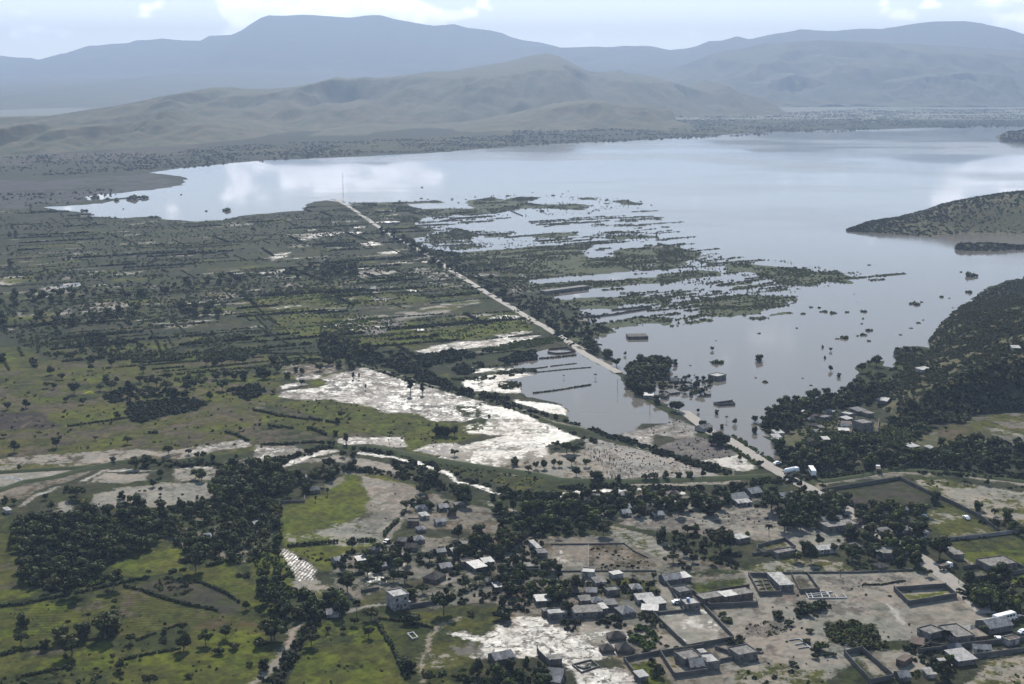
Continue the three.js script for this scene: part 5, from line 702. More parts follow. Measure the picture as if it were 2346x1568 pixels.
const HEDGE = [
[1.6,1.6,"dark clipped hedge along the edge of the long bright green field",-251.1,-772.7,-244.0,-778.2,-229.6,-787.5,-223.2,-793.3],
[2,2.2,"ragged bush row at the head of the pale green paddock",-153.7,-812.5,-147.2,-808.0,-139.0,-800.6,-135.0,-796.2],
[2,2.2,"ragged bush row below the narrow bright green strip",-145.8,-776.3,-138.1,-774.9,-130.7,-769.4],
[2,2.4,"slanting bush row beside the silvery mud field",-160.1,-759.9,-152.2,-753.3,-143.2,-740.4],
[1.8,2,"short stub of hedge in the olive fields",-203.6,-758.6,-196.7,-757.3],
[1.6,1.8,"long low hedge across the olive meadow, upper run",-149.0,-809.5,-134.4,-797.7,-118.5,-789.0],
[2,2.6,"thick bush row in the middle of the olive meadow",-117.6,-791.8,-106.8,-783.3,-98.9,-780.5],
[1.8,2,"low hedge above the fallow strip in the meadow",-143.4,-777.7,-133.9,-773.5,-123.6,-768.0],
[2.2,3,"tall bush clump row by the meadow corner",-117.6,-764.0,-112.7,-766.7,-102.2,-753.3],
[2,2.2,"hedge of bushes above the pale mud beside the river bend",-135.5,-732.9,-122.7,-732.9,-109.3,-737.9,-94.8,-735.4],
[1.8,1.8,"hedge between the striped field and the dark grove",-195.4,-497.0,-184.0,-500.1,-177.6,-504.9,-170.1,-509.9,-159.0,-517.6,-152.0,-524.1],
[2,2.2,"dark hedge under the bright green plot",-152.0,-524.1,-143.9,-528.8,-136.8,-534.9,-130.5,-538.3],
[1.6,1.6,"long slanting hedge above the furrowed field",-150.6,-518.9,-143.1,-515.0,-134.5,-508.1,-122.7,-500.1,-112.8,-495.9,-102.4,-490.0],
[1.4,1.6,"hedge between the brown plot and the bright wedge field",-126.4,-526.8,-119.7,-521.5,-109.2,-511.2,-102.3,-501.3],
[1.6,1.8,"dark hedge under the yellow-green striped field",-178.4,-450.6,-170.4,-456.6,-163.2,-459.7],
[1.2,1,"low dark hedge at the foot of the striped field",-164.5,-463.9,-154.4,-465.0,-146.7,-467.1,-141.8,-469.2],
[1.4,1.2,"thin hedge beside the trio of round trees",-131.8,-449.6,-124.5,-454.1,-120.0,-456.1,-115.3,-458.7],
[1.2,1,"faint hedge crossing toward the small round trees",-131.7,-466.0,-127.0,-472.5,-120.3,-480.2],
[1.6,1.6,"hedge in the lowest olive fields",-161.3,-436.0,-154.6,-439.8,-148.3,-443.7],
[1.2,1.2,"short upright hedge beside the big leafy tree",-153.4,-453.6,-149.2,-444.7],
[2,2.2,"hedge behind the bright wedge field",-123.5,-541.8,-116.5,-547.5,-112.9,-551.9],
[2,2.4,"straight dark hedge at the lower edge of the mud-covered green field",-94.1,-566.0,-85.0,-569.1,-76.6,-570.7,-70.6,-571.4],
[2,2.4,"dark hedge at the corner of the mud-covered green field",-65.2,-573.0,-57.0,-573.0],
[1.6,1.8,"slanting hedge between the two lower meadows",-49.1,-483.6,-45.4,-471.4,-40.9,-457.7,-37.3,-443.7,-34.6,-434.2],
[1.2,1.2,"low hedge crossing above the small rectangular foundation",-48.4,-485.9,-39.6,-483.6,-28.4,-477.4],
[2,2.4,"dark hedge down the right side of the mud-covered field",-49.0,-614.7,-51.1,-600.8,-55.0,-584.1,-55.0,-579.3],
[1.6,1.8,"hedge along the top of the small green meadow",-180.5,-988.1,-165.4,-984.6,-149.9,-983.8],
[1.6,1.6,"row of drowned bushes beside the ruined enclosure",19.2,-966.5,31.0,-970.8,45.7,-979.4],
[0.8,0.7,"faint drowned fence line in the flood water, upper",10.4,-929.9,32.7,-943.8,44.4,-949.9],
[0.8,0.7,"faint drowned fence line in the flood water, lower",15.9,-920.1,40.3,-931.8,56.8,-937.8],
[1.4,1.3,"broken line of drowned bushes across the flood water",13.4,-857.2,28.6,-865.7,37.9,-872.6,50.5,-881.4],
[1.0,0.8,"thin line of scrub across the bare ground",136.9,-520.8,143.9,-520.8,151.7,-524.1,154.4,-525.4],
[1.6,2,"hedge behind the pale fallow strips",-263.6,-954.0,-251.2,-954.0,-237.4,-962.3],
[1.6,1.8,"dark hedge on the brown fallow strip",-242.6,-929.9,-223.7,-938.6]];
const TREES = [
["b","dark round tree in the upper fields at the far left edge","trees dotted over the upper left fields",-354.7,-958.2,6.8,-321.0,-970.8,4.7,-311.4,-965.7,5.3,-292.2,-957.3,5.5,-274.0,-941.0,6.7,-284.3,-929.1,4.9,-246.9,-921.3,5.7,-307.0,-914.4,6.9,-294.5,-898.7,4.6,-296.1,-873.6,4.5,-290.4,-870.2,4.8],
["b","dark leafy tree in the loose clump above the hedged shrub plot","trees clumped above the shrub plot",-273.4,-856.6,9.1,-259.8,-865.0,5.0,-253.2,-866.7,7.1,-255.6,-887.8,4.9,-264.6,-895.0,4.9,-242.2,-866.7,6.9,-240.6,-887.8,5.8,-233.3,-880.7,7.2,-227.1,-877.1,7.0,-224.6,-895.0,6.2,-218.3,-866.0,6.5,-209.8,-891.4,6.6,-204.9,-863.3,7.1,-202.7,-873.6,6.5,-198.9,-880.7,3.8,-208.5,-846.6,7.2,-200.4,-840.1,6.9,-182.9,-866.0,7.5],
["b","dark tree in the two close rows beside the flooded paddies","tree rows beside the flooded paddies",-209.6,-945.0,7.1,-204.3,-947.0,6.2,-199.4,-947.0,6.4,-191.5,-953.2,7.1,-186.6,-953.2,5.4,-193.5,-898.7,6.5,-187.8,-901.6,6.7,-181.8,-898.7,7.0,-175.5,-898.7,7.0,-168.0,-913.6,6.5,-164.2,-909.9,5.8],
["b","lone tree on the open olive fields at mid left","lone trees on the open left fields",-300.5,-815.0,5.5,-290.5,-818.0,6.1,-271.5,-833.7,3.7,-259.6,-828.0,4.9,-229.2,-794.7,4.3,-278.7,-747.6,2.8,-262.6,-718.2,7.0,-243.4,-727.4,6.8,-226.8,-742.5,2.8,-207.5,-734.9,4.6,-152.1,-763.4,3.1,-185.4,-840.1,6.0],
["b","tree along the dyke bank above the pale mud","trees along the dyke bank",-204.3,-696.8,3.9,-190.4,-685.7,6.9,-186.7,-692.3,6.9,-180.1,-713.0,5.4,-160.4,-706.0,4.6,-155.0,-703.7,3.3,-169.4,-713.0,3.4,-163.5,-706.0,3.8,-142.6,-703.7,3.3,-248.1,-683.5,3.1],
["b","tree among the bare mud plots at left","trees among the left mud plots",-207.0,-640.4,5.3,-204.4,-634.7,6.9,-210.8,-618.1,4.2,-152.0,-664.4,6.7,-155.9,-668.5,5.6,-174.0,-670.6,4.5,-173.4,-654.2,4.4,-183.1,-634.7,4.1,-171.9,-621.7,7.1,-166.1,-638.5,2.0,-156.1,-632.8,1.6,-147.8,-634.7,1.9,-144.1,-629.1,3.2,-162.0,-621.7,4.1,-151.8,-618.1,5.2,-148.3,-621.7,3.5,-177.2,-627.2,4.8,-212.6,-646.7,3.5,-218.5,-633.2,3.6,-230.4,-625.7,3.7,-236.1,-629.4,3.5],
["y","tree in yellow flower above the dark grove at left","",-197.1,-621.7,4.1],
["b","tree beside the small green meadow and flooded paddies","trees by the small meadow",-166.5,-953.2,5.9,-163.6,-953.2,6.7,-126.2,-945.0,7.3,-117.9,-937.0,6.0,-108.5,-933.0,6.6,-129.3,-925.2,5.9,-156.7,-921.3,6.0,-162.2,-902.4,8.3,-147.4,-902.4,5.0,-144.7,-921.3,4.2,-139.6,-913.6,5.0,-149.1,-856.6,3.5,-134.8,-880.7,4.9],
["t","slim upright tree standing in the white flooded paddies","slim trees in the paddies",-63.2,-853.2,9.9,-55.8,-853.2,7.4,-103.9,-898.7,4.9,-100.0,-898.7,4.3,-92.5,-867.4,3.9,-89.3,-732.9,6.6],
["b","small tree on the olive meadow by the white mud","small trees on the olive meadow",-99.2,-794.2,4.3,-99.5,-779.9,3.9,-67.3,-752.8,2.8,-97.5,-752.8,3.3,-13.3,-794.2,2.1],
["b","tree in the tight dark clump of four on the olive meadow","clump on the olive meadow",-42.2,-752.8,4.9,-40.2,-752.3,6.6,-36.3,-751.7,6.2,-31.7,-751.7,6.8],
["b","leafy tree beside the bright river bend","trees by the river bend",-92.3,-685.7,6.7,-80.4,-690.1,4.8,-95.3,-681.3,3.8,-100.1,-672.7,3.2,-88.3,-708.3,4.2,-82.7,-707.8,3.7],
["b","small tree at the lower edge of the white mud flat","trees on the white mud flat edge",-30.0,-710.6,4.0,1.4,-692.3,4.5],
["b","dark tree in the hamlet below the shining river","trees of the hamlet below the river",-58.9,-690.1,4.8,-38.4,-660.3,7.2,-35.1,-652.2,5.0,-41.8,-638.5,6.9,-23.0,-634.7,8.1,-21.6,-623.5,7.1,-42.4,-621.7,5.3,-48.4,-618.1,5.2,-9.0,-632.8,3.6,4.9,-627.2,4.1,5.9,-612.7,5.5,-29.2,-648.6,3.6,-45.9,-625.7,3.4,-37.8,-618.4,4.5,-26.5,-609.5,4.5,-30.3,-622.0,3.4],
["t","thin small tree at the top of the mud-streaked green field","thin trees on the streaked field",-87.3,-640.4,3.6,-91.7,-630.9,2.9,-104.7,-614.8,2.3],
["b","round tree on the roadside before the road goes under water","trees on the drowned roadside",54.9,-1009.8,5.9,57.7,-996.2,7.4,65.4,-969.9,5.6,71.3,-941.0,6.7],
["b","lone drowned tree standing in the open flood water","lone drowned trees",80.4,-978.5,3.3,90.3,-961.5,5.1,112.1,-945.0,4.7,144.7,-996.2,3.7,172.7,-961.5,5.3],
["b","big tree in the drowned grove where the road vanishes","drowned grove",80.0,-913.6,9.5,85.2,-909.9,8.4,90.0,-909.9,8.4,97.8,-917.5,9.6,102.2,-921.3,7.5,74.7,-877.1,8.1,78.2,-856.6,9.6,84.9,-856.6,8.7,82.7,-873.6,8.1],
["b","round tree along the drowned stretch of road","trees along the drowned road",87.8,-830.5,5.9,94.8,-811.9,6.7,98.7,-808.9,7.7,106.8,-768.8,5.8,109.3,-752.8,5.0,110.3,-732.4,8.2,113.5,-732.4,7.9],
["p","palm standing in the flood water near the drowned hamlet","drowned palms",54.8,-902.4,4.0,34.0,-902.4,2.9,92.8,-846.6,5.3,96.4,-866.7,4.6,100.9,-873.6,4.7,103.5,-863.3,4.6,109.2,-866.7,4.6,113.8,-873.6,4.4,125.0,-877.1,6.2,94.9,-888.5,4.7,108.0,-888.5,3.9,119.3,-892.1,4.4,123.9,-892.1,4.0,123.4,-785.5,3.9],
["b","small tree rising from the flood by the drowned hamlet","small drowned trees",117.2,-853.2,5.6,126.9,-777.1,4.0,134.9,-758.1,4.1,138.7,-782.7,4.4,118.2,-768.8,2.9,120.1,-803.0,3.0,109.6,-805.9,2.9,111.0,-850.6,3.3,111.0,-881.4,3.4],
["b","tree in the thicket on the lower white mud flat","thicket on the white mud",23.5,-727.4,4.1,28.8,-715.4,7.0,32.6,-715.4,6.0,12.0,-685.7,4.6,16.2,-685.7,5.2,21.2,-690.1,4.5,24.2,-690.1,3.9,30.4,-692.3,5.3,8.3,-679.1,4.4,37.6,-690.1,4.6,31.9,-672.7,5.6,1.5,-694.5,4.5,37.0,-727.9,3.3],
["b","tree in the straight row along the dyke track","row along the dyke track",42.5,-662.3,6.0,40.3,-664.4,5.6,51.9,-662.3,4.3,65.5,-664.4,3.8,69.7,-665.4,4.4,75.6,-666.4,5.0,82.3,-668.5,3.9,87.6,-668.5,4.4,94.4,-670.6,4.5],
["b","small round tree by the straight road embankment","small trees by the embankment",78.1,-713.0,4.0,117.5,-701.4,3.2,126.1,-690.1,3.9],
["b","small drowned tree in the bay beside the wooded hill","drowned trees in the bay",214.1,-925.2,4.3,215.4,-906.1,3.2,229.5,-994.4,3.3,226.9,-1007.9,2.3,219.9,-968.2,2.2,171.5,-957.3,5.1],
["b","big round tree at the waterline of the wooded shore","big waterline trees",234.4,-921.3,7.2,249.0,-941.0,9.0,245.1,-945.0,4.3],
["b","tree at the water edge below the hill","shore trees below the hill",283.7,-996.2,4.4,289.8,-996.2,3.9,169.6,-827.4,4.3,179.0,-827.4,3.7,139.8,-785.5,3.5,134.8,-758.1,3.4,164.1,-821.1,3.7],
["p","palm at the edge of the wooded shore","palms of the wooded shore",191.9,-836.9,4.6,195.7,-840.7,4.2],
["b","big round tree at the corner of the walled brown field","",196.8,-629.1,6.5],
["b","tree near the long field wall at right","trees near the long field wall",219.9,-658.2,3.0,230.2,-656.2,3.6,212.6,-616.3,4.8,217.9,-609.2,3.6,222.6,-607.4,5.1,242.7,-764.0,2.7,244.9,-745.5,3.4,229.2,-728.1,5.9,249.3,-737.9,2.0,234.6,-726.9,3.9],
["b","dark tree crowding the junction of the two roads","trees at the road junction",159.9,-614.5,4.1,171.8,-614.5,5.1,141.4,-622.0,7.4,139.5,-631.3,5.8,145.6,-618.4,6.2,149.1,-614.8,6.2,138.5,-642.7,4.7,138.8,-652.6,4.2,149.3,-650.6,3.0,118.1,-614.8,9.0,120.1,-635.1,5.2,126.6,-637.0,3.5,121.1,-622.0,6.8],
["b","dark tree around the yellow-green striped field","trees around the striped field",-176.3,-478.9,5.8,-171.4,-462.6,4.6,-161.6,-458.7,4.1,-177.8,-463.7,7.5,-158.4,-465.8,6.2,-151.1,-467.9,6.7,-150.8,-453.4,8.7],
["b","tall twin-crowned dark tree between the two furrowed fields","tall pair between the furrowed fields",-143.5,-467.9,9.8,-143.3,-474.4,8.6],
["p","palm poking above the trees by the striped field","palms by the striped field",-159.3,-476.7,4.1,-154.3,-484.5,3.6],
["b","small tree on the lower left grassland","small trees on the lower grassland",-133.4,-463.7,4.0,-125.1,-478.9,1.9,-123.4,-470.1,2.8,-118.1,-475.5,3.3,-144.4,-531.9,2.5,-98.9,-495.0,3.9,-135.6,-449.4,2.6],
["b","leftmost of the three round trees on the grass, tallest","",-113.4,-457.5,6.9],
["b","middle round tree of three on the grass with a wide crown","",-107.0,-462.6,5.6],
["b","rightmost of the three round trees on the grass, thin trunk","",-101.0,-467.9,5.7],
["s","low bush on the grass beside the three round trees","low bushes on the grass",-100.8,-454.6,2.6,-87.5,-460.6,3.5,-96.3,-458.7,2.6,-122.2,-465.0,1.8,-88.3,-444.7,1.7,-106.7,-435.1,1.7],
["b","dark tree beside the pale dirt lane","trees by the dirt lane",-84.8,-466.9,8.4,-82.8,-440.6,4.7,-88.7,-497.4,8.0],
["b","dark tree at the very bottom of the left grassland","bottom left trees",-130.6,-440.6,4.7,-118.0,-428.6,4.5],
["b","big dark tree at the lower edge of the left grove","big trees at the grove edge",-154.3,-517.3,8.0,-167.3,-509.7,9.1,-178.1,-512.2,5.3,-126.6,-536.0,9.5,-149.0,-499.8,3.0],
["b","widest dark tree beside the wet white strip","",-63.4,-513.5,8.7],
["b","dark tree on the bank above the dirt lane","trees above the dirt lane",-92.3,-510.9,5.0,-83.7,-466.9,8.2,-82.6,-488.0,6.9,-69.9,-461.6,5.8,-90.1,-522.8,4.4],
["b","single dark tree standing in the straight hedge","",-67.1,-563.4,6.2],
["b","tall dark tree right of the two-storey house","",-25.2,-491.5,9.5],
["b","dark tree among the small houses of the left hamlet","trees among the left hamlet houses",-20.2,-553.0,7.1,-10.6,-565.0,6.7,-46.5,-525.2,5.4,-42.1,-523.8,5.8,-47.7,-551.6,6.1,-18.1,-517.3,5.4,-54.2,-547.5,4.6,-68.4,-536.3,4.5,-49.5,-522.8,2.9,-33.7,-547.5,4.6,-12.7,-522.8,4.4,-6.1,-520.2,4.4,1.8,-509.9,4.8,-1.5,-522.8,3.4,-25.1,-509.9,3.4,-57.3,-530.8,4.5,-22.1,-536.3,3.5,-16.6,-562.2,4.2,-3.6,-562.2,4.7],
["b","slim tree beside the two-storey house","slim trees by the two-storey house",-38.1,-505.9,4.7,-34.4,-512.2,4.0],
["p","palm beside the muddy lane of the left hamlet","palms of the left hamlet",-54.1,-526.5,4.9,-57.2,-490.3,7.0],
["b","round tree in the upper corner of the lower meadow","trees in the lower meadow corner",-57.0,-480.0,3.4,-50.7,-469.0,4.5,-60.1,-473.4,2.8,-65.6,-473.4,2.8,-51.5,-485.7,4.6],
["s","bush on the meadow below the two-storey house","bushes on the meadow",-36.9,-482.3,4.1,-3.1,-485.7,4.8,-15.0,-489.4,2.0],
["b","tree at the bottom of the meadow by the wet mud","trees at the meadow bottom",-34.7,-440.6,5.0,-27.0,-431.2,4.3,-16.0,-430.3,3.5],
["t","tall narrow dark tree at the corner of the bare yard","",18.2,-522.5,8.1],
["b","big round tree below the bare yard","",24.8,-514.7,7.2],
["b","dark tree near the grey-roofed houses and bare yard","trees near the bare yard",8.9,-527.8,3.2,56.0,-527.8,3.1,18.8,-499.8,8.9,20.2,-490.3,6.0,15.6,-515.0,5.3,6.9,-515.0,4.4,2.3,-522.8,4.4,-0.9,-515.0,4.4,3.6,-500.1,3.3,-2.2,-487.1,4.2],
["b","leafy tree in the belt above the walled houses","belt above the walled houses",64.2,-574.2,6.8,70.3,-579.0,4.0,75.9,-582.2,5.0,79.7,-583.8,5.0,39.6,-580.6,7.8,79.8,-561.6,4.7,72.0,-554.8,4.6,65.8,-547.5,4.6,74.0,-547.5,4.1,81.4,-544.7,4.6],
["b","tall grey-green tree over the walled houses","tall trees over the walled houses",87.1,-560.4,11.2,91.4,-561.9,7.8],
["p","palm in the row along the brown yard","palm row along the brown yard",36.5,-538.8,3.1,39.9,-536.0,4.0,42.3,-536.0,3.7,48.1,-534.6,4.2],
["p","tall thin palm alone on the pale mud","",110.6,-579.0,7.5],
["p","palm inside the small green walled garden","",46.8,-443.5,4.0],
["b","bright green tree near the walled plots","bright trees near the walled plots",48.6,-436.8,4.5,100.9,-577.4,2.9],
["b","dark tree by the pale mud beside the village street","trees by the village mud",129.8,-568.0,5.7,118.8,-587.1,8.1,123.5,-587.1,6.5,122.0,-547.2,8.6,122.5,-559.2,5.7,116.2,-547.5,4.6,164.8,-530.5,3.6,133.9,-559.2,4.7,160.1,-577.7,3.2,101.4,-579.3,2.7],
["b","big dark tree along the village road","big trees along the village road",175.9,-551.6,11.0,163.2,-541.6,7.6,159.6,-562.2,5.7,161.0,-554.8,4.6,171.1,-562.2,5.7],
["b","tree beside the walled green field at right","trees beside the walled green field",159.4,-612.6,5.2,213.1,-617.6,5.0,222.5,-605.6,5.1,212.2,-592.3,4.4,217.7,-585.8,5.4,219.7,-580.9,4.8],
["p","palm beside the flat-roofed houses at lower right","",150.7,-460.6,7.8],
["g","bright yellow-green round tree at lower right","",147.7,-446.4,3.9],
["b","dark tree among the lower right walls","trees among the lower right walls",141.1,-434.0,6.7,144.8,-439.8,4.6,167.1,-471.2,3.8,194.2,-525.2,6.1,142.4,-450.6,3.0],
["s","round scrub bush on the bare pale ground","bushes on the bare ground",97.1,-488.0,3.0,107.9,-490.3,3.9,114.9,-496.2,3.5,111.7,-494.1,2.8,106.5,-457.5,3.7,103.4,-450.6,2.2,106.2,-473.0,1.8,94.5,-444.7,1.7,97.8,-485.9,2.3,103.3,-463.9,1.8,109.9,-452.6,1.7,107.5,-452.6,1.7,104.5,-455.6,2.2,100.2,-480.2,2.3,84.8,-456.1,1.7],
["x","bare leafless tree standing on the open pale ground","",130.0,-529.2,4.6]];
const GROVES = [
[5.2,4,8,"dark tree packed in the large grove at lower left","large left grove",-220.3,-590.7,-213.9,-605.9,-192.9,-607.7,-178.8,-614.7,-166.1,-618.3,-150.3,-576.1,-154.5,-553.3,-164.4,-544.7,-163.6,-533.5,-170.9,-512.5,-184.5,-517.6,-195.0,-533.5,-207.3,-560.7],
[7,3.5,7,"tree in the thin part of the left grove by the white huts","thin left grove",-150.3,-576.1,-165.2,-614.7,-143.5,-627.5,-127.6,-631.2,-110.4,-621.9,-97.1,-562.2,-110.5,-541.8,-130.4,-553.3,-140.1,-565.3],
[5.5,5,9,"dark tree in the wood at the head of the left hamlet","wood above the left hamlet",-144.8,-660.7,-143.6,-683.9,-117.7,-689.4,-109.8,-640.8,-125.8,-622.0,-137.6,-625.7],
[6,4,8,"tree in the village wood under the second river arm","village wood under the river arm",11.0,-622.0,25.8,-637.0,45.2,-640.8,67.6,-638.9,77.3,-635.1,79.8,-618.4,75.0,-606.0,42.7,-604.3,16.1,-606.0,5.4,-611.3],
[6.5,5,9,"dark tree beside the grey houses at the village edge","wood at the village edge",87.0,-640.8,108.0,-644.7,104.2,-635.1,100.5,-614.8,88.1,-607.8,84.0,-625.7],
[6,4.5,8,"tree in the thick shore wood facing the flood","shore wood",155.4,-812.5,172.1,-832.7,195.8,-851.2,206.4,-858.9,224.5,-890.3,228.8,-879.6,236.6,-865.7,226.4,-827.4,216.6,-828.0,203.6,-821.7,191.5,-812.5,174.2,-797.7,158.1,-758.9,149.3,-750.5,139.7,-755.5,142.7,-780.5],
[6.5,5,9,"dark tree in the wood under the hilltop compound","wood under the hilltop compound",137.1,-686.1,141.1,-720.4,148.2,-715.1,160.6,-720.7,173.9,-723.7,186.4,-723.0,198.1,-719.2,201.1,-707.0,208.6,-700.4,208.9,-690.5,176.9,-683.9,152.4,-681.7],
[6.5,5,9,"dark tree in the wood behind the dyke road at right","wood behind the dyke road",209.2,-702.4,224.4,-722.5,234.5,-724.6,258.0,-737.9,273.6,-727.9,283.4,-727.9,264.7,-677.4,231.7,-686.1,208.9,-690.5],
[7,4,7,"tree on the shaded foot of the hill","shaded hill foot trees",228.3,-799.8,239.9,-804.7,241.1,-788.6,242.4,-783.3,233.8,-763.2,217.6,-737.0,214.1,-754.9,213.7,-778.6],
[6,5,9,"dark tree in the block of trees beside the village street","street block of trees",135.0,-631.2,158.4,-631.2,150.7,-600.8,138.4,-590.7,127.2,-587.4,118.3,-592.3,119.7,-605.9],
[6,5,9,"dark tree overhanging the village road","trees overhanging the road",157.7,-616.5,175.5,-621.9,186.5,-616.5,183.7,-597.4,175.0,-576.1,167.1,-580.9,161.4,-590.7,154.1,-597.4],
[6.5,4,8,"dark tree among the roofs left of the village road","trees among the road side roofs",137.0,-573.0,157.6,-584.1,161.1,-569.9,166.1,-562.2,167.7,-550.4,164.8,-540.4,156.5,-541.8,146.4,-539.7,138.9,-549.0,140.3,-565.3],
[5.5,5,10,"big dark tree in the wood at the right edge by the road","wood at the right edge",177.2,-520.2,191.0,-529.4,200.2,-522.8,207.4,-522.8,199.0,-500.1,180.0,-490.5,172.5,-501.3],
[6.5,4,8,"tree in the wood above the bare yard","wood above the bare yard",-5.5,-618.3,11.0,-621.9,38.6,-625.6,42.5,-600.8,30.9,-580.9,15.3,-577.7,-5.2,-580.9],
[6.5,4,8,"dark tree behind the left hamlet roofs","wood behind the hamlet roofs",-26.1,-576.1,-10.9,-580.9,2.0,-587.4,4.4,-562.2,-10.4,-553.3,-22.7,-553.3],
[6.5,4,8,"tree on the wooded bank by the white hut","wooded bank",-97.2,-515.0,-83.5,-509.9,-76.8,-507.4,-66.2,-502.5,-59.3,-497.6,-61.7,-487.1,-69.9,-483.6,-76.5,-481.4,-84.9,-490.5,-93.2,-497.6],
[6,3,6,"tree around the huts at the bottom edge","trees by the bottom huts",-8.5,-443.7,3.6,-449.6,9.4,-443.7,13.0,-425.0,-4.3,-425.0,-16.0,-430.0],
[14,5,8,"far tree in the dark belt on the left plain","far belt on the left plain",-206.3,-1458.7,-185.2,-1483.3,-155.1,-1423.4,-151.5,-1389.6,-216.4,-1367.9,-232.2,-1400.7],
[11,5,8,"far tree in the small copse on the left plain","far copse on the left plain",-317.0,-1346.9,-296.2,-1367.9,-286.8,-1316.6,-310.0,-1316.6],
[11,5,8,"far tree in the open copse on the left plain","far open copse",-289.5,-1357.4,-266.6,-1378.7,-260.1,-1336.7,-276.6,-1316.6],
[12,5,9,"far tree in the long dark belt at the left edge","far belt at the left edge",-460.6,-1250.7,-428.1,-1278.1,-388.7,-1268.9,-372.2,-1250.7,-372.9,-1215.8,-436.3,-1182.8],
[12,5,9,"far tree in the belt right of the pale field","far belt by the pale field",-374.7,-1268.9,-317.3,-1316.6,-299.1,-1268.9,-348.1,-1233.0],
[10,6,9,"far tree in the rounded dark wood","far rounded wood",-282.0,-1182.8,-254.0,-1199.1,-238.6,-1136.4,-267.1,-1129.0],
[12,5,9,"far tree in the dark belt under the pale field","far belt under the pale field",-419.7,-1136.4,-359.1,-1143.9,-322.9,-1199.1,-306.5,-1136.4,-343.7,-1093.4,-404.3,-1093.4],
[8,5,8,"far tree in the belt above the left meadows","belt above the left meadows",-319.6,-1040.8,-276.7,-1022.3,-268.3,-998.6,-305.5,-1004.4],
[9,5,8,"tree in the small wood left of the straight road","small wood left of the road",-197.4,-1458.7,-174.6,-1483.3,-159.6,-1435.0,-157.7,-1389.6,-186.8,-1378.7],
[7,5,9,"dark tree at the bend of the old canal","canal bend trees",-144.6,-1040.8,-112.4,-1010.3,-101.2,-998.6,-105.8,-949.0,-135.9,-975.9],
[10,4,8,"far tree along the straight road on the lake plain","trees along the straight road",-183.1,-1837,-157.4,-1819,-114.1,-1649,-84.7,-1509,-62.8,-1423.4,-69.5,-1400.7,-112.6,-1576,-162.8,-1747],
[9,4,8,"tree beside the pale straight road on the drowned plain","trees beside the pale straight road",-37.3,-1346.9,-22.8,-1367.9,-10.1,-1287.5,-0.2,-1215.8,21.5,-1151.5,33.2,-1114.5,27.7,-1093.4,6.3,-1174.8,-21.2,-1268.9],
[8,4,7,"tree by the road where the flood begins","trees where the flood begins",25.8,-1114.5,49.2,-1114.5,67.3,-1107.4,75.3,-1079.8,54.2,-1040.8,40.5,-1047.1,29.4,-1066.5],
[7,4,7,"tree on the flooded verge of the straight road","trees on the flooded verge",56.1,-1034.6,66.8,-1004.4,69.7,-965.0,63.6,-970.4,54.3,-998.6],
[5,5,9,"tree in the dense middle of the drowned grove","dense drowned grove",77.5,-922.1,90.7,-951.9,107.6,-956.1,105.5,-918.2,92.9,-899.4,89.0,-860.6,80.0,-852.2,73.7,-874.3],
[8,3,5.5,"small tree among the roofs of the drowned hamlet","drowned hamlet trees",96.0,-899.4,110.1,-906.9,131.1,-899.4,126.1,-874.3,117.3,-853.9,104.3,-857.2,92.8,-860.6],
[6,4,7,"tree round the tin roofs by the river bend","trees by the river bend roofs",-114.8,-664.8,-100.4,-675.3,-90.6,-681.7,-79.5,-690.5,-75.8,-683.9,-90.5,-662.7,-91.2,-650.6,-101.5,-635.1,-108.2,-635.1,-115.3,-650.6],
[7,3.5,6.5,"tree in the gardens of the left hamlet","left hamlet garden trees",-69.6,-554.8,-55.4,-560.7,-43.5,-562.2,-39.2,-541.8,-50.2,-530.8,-58.5,-541.8,-64.0,-530.8,-70.3,-536.3],
[7,3.5,7,"tree between the bare yard and the house row","trees by the house row",-5.0,-565.3,5.0,-562.2,15.4,-541.8,14.9,-522.8,21.0,-509.9,19.6,-497.6,10.4,-507.4,-4.5,-497.6]];
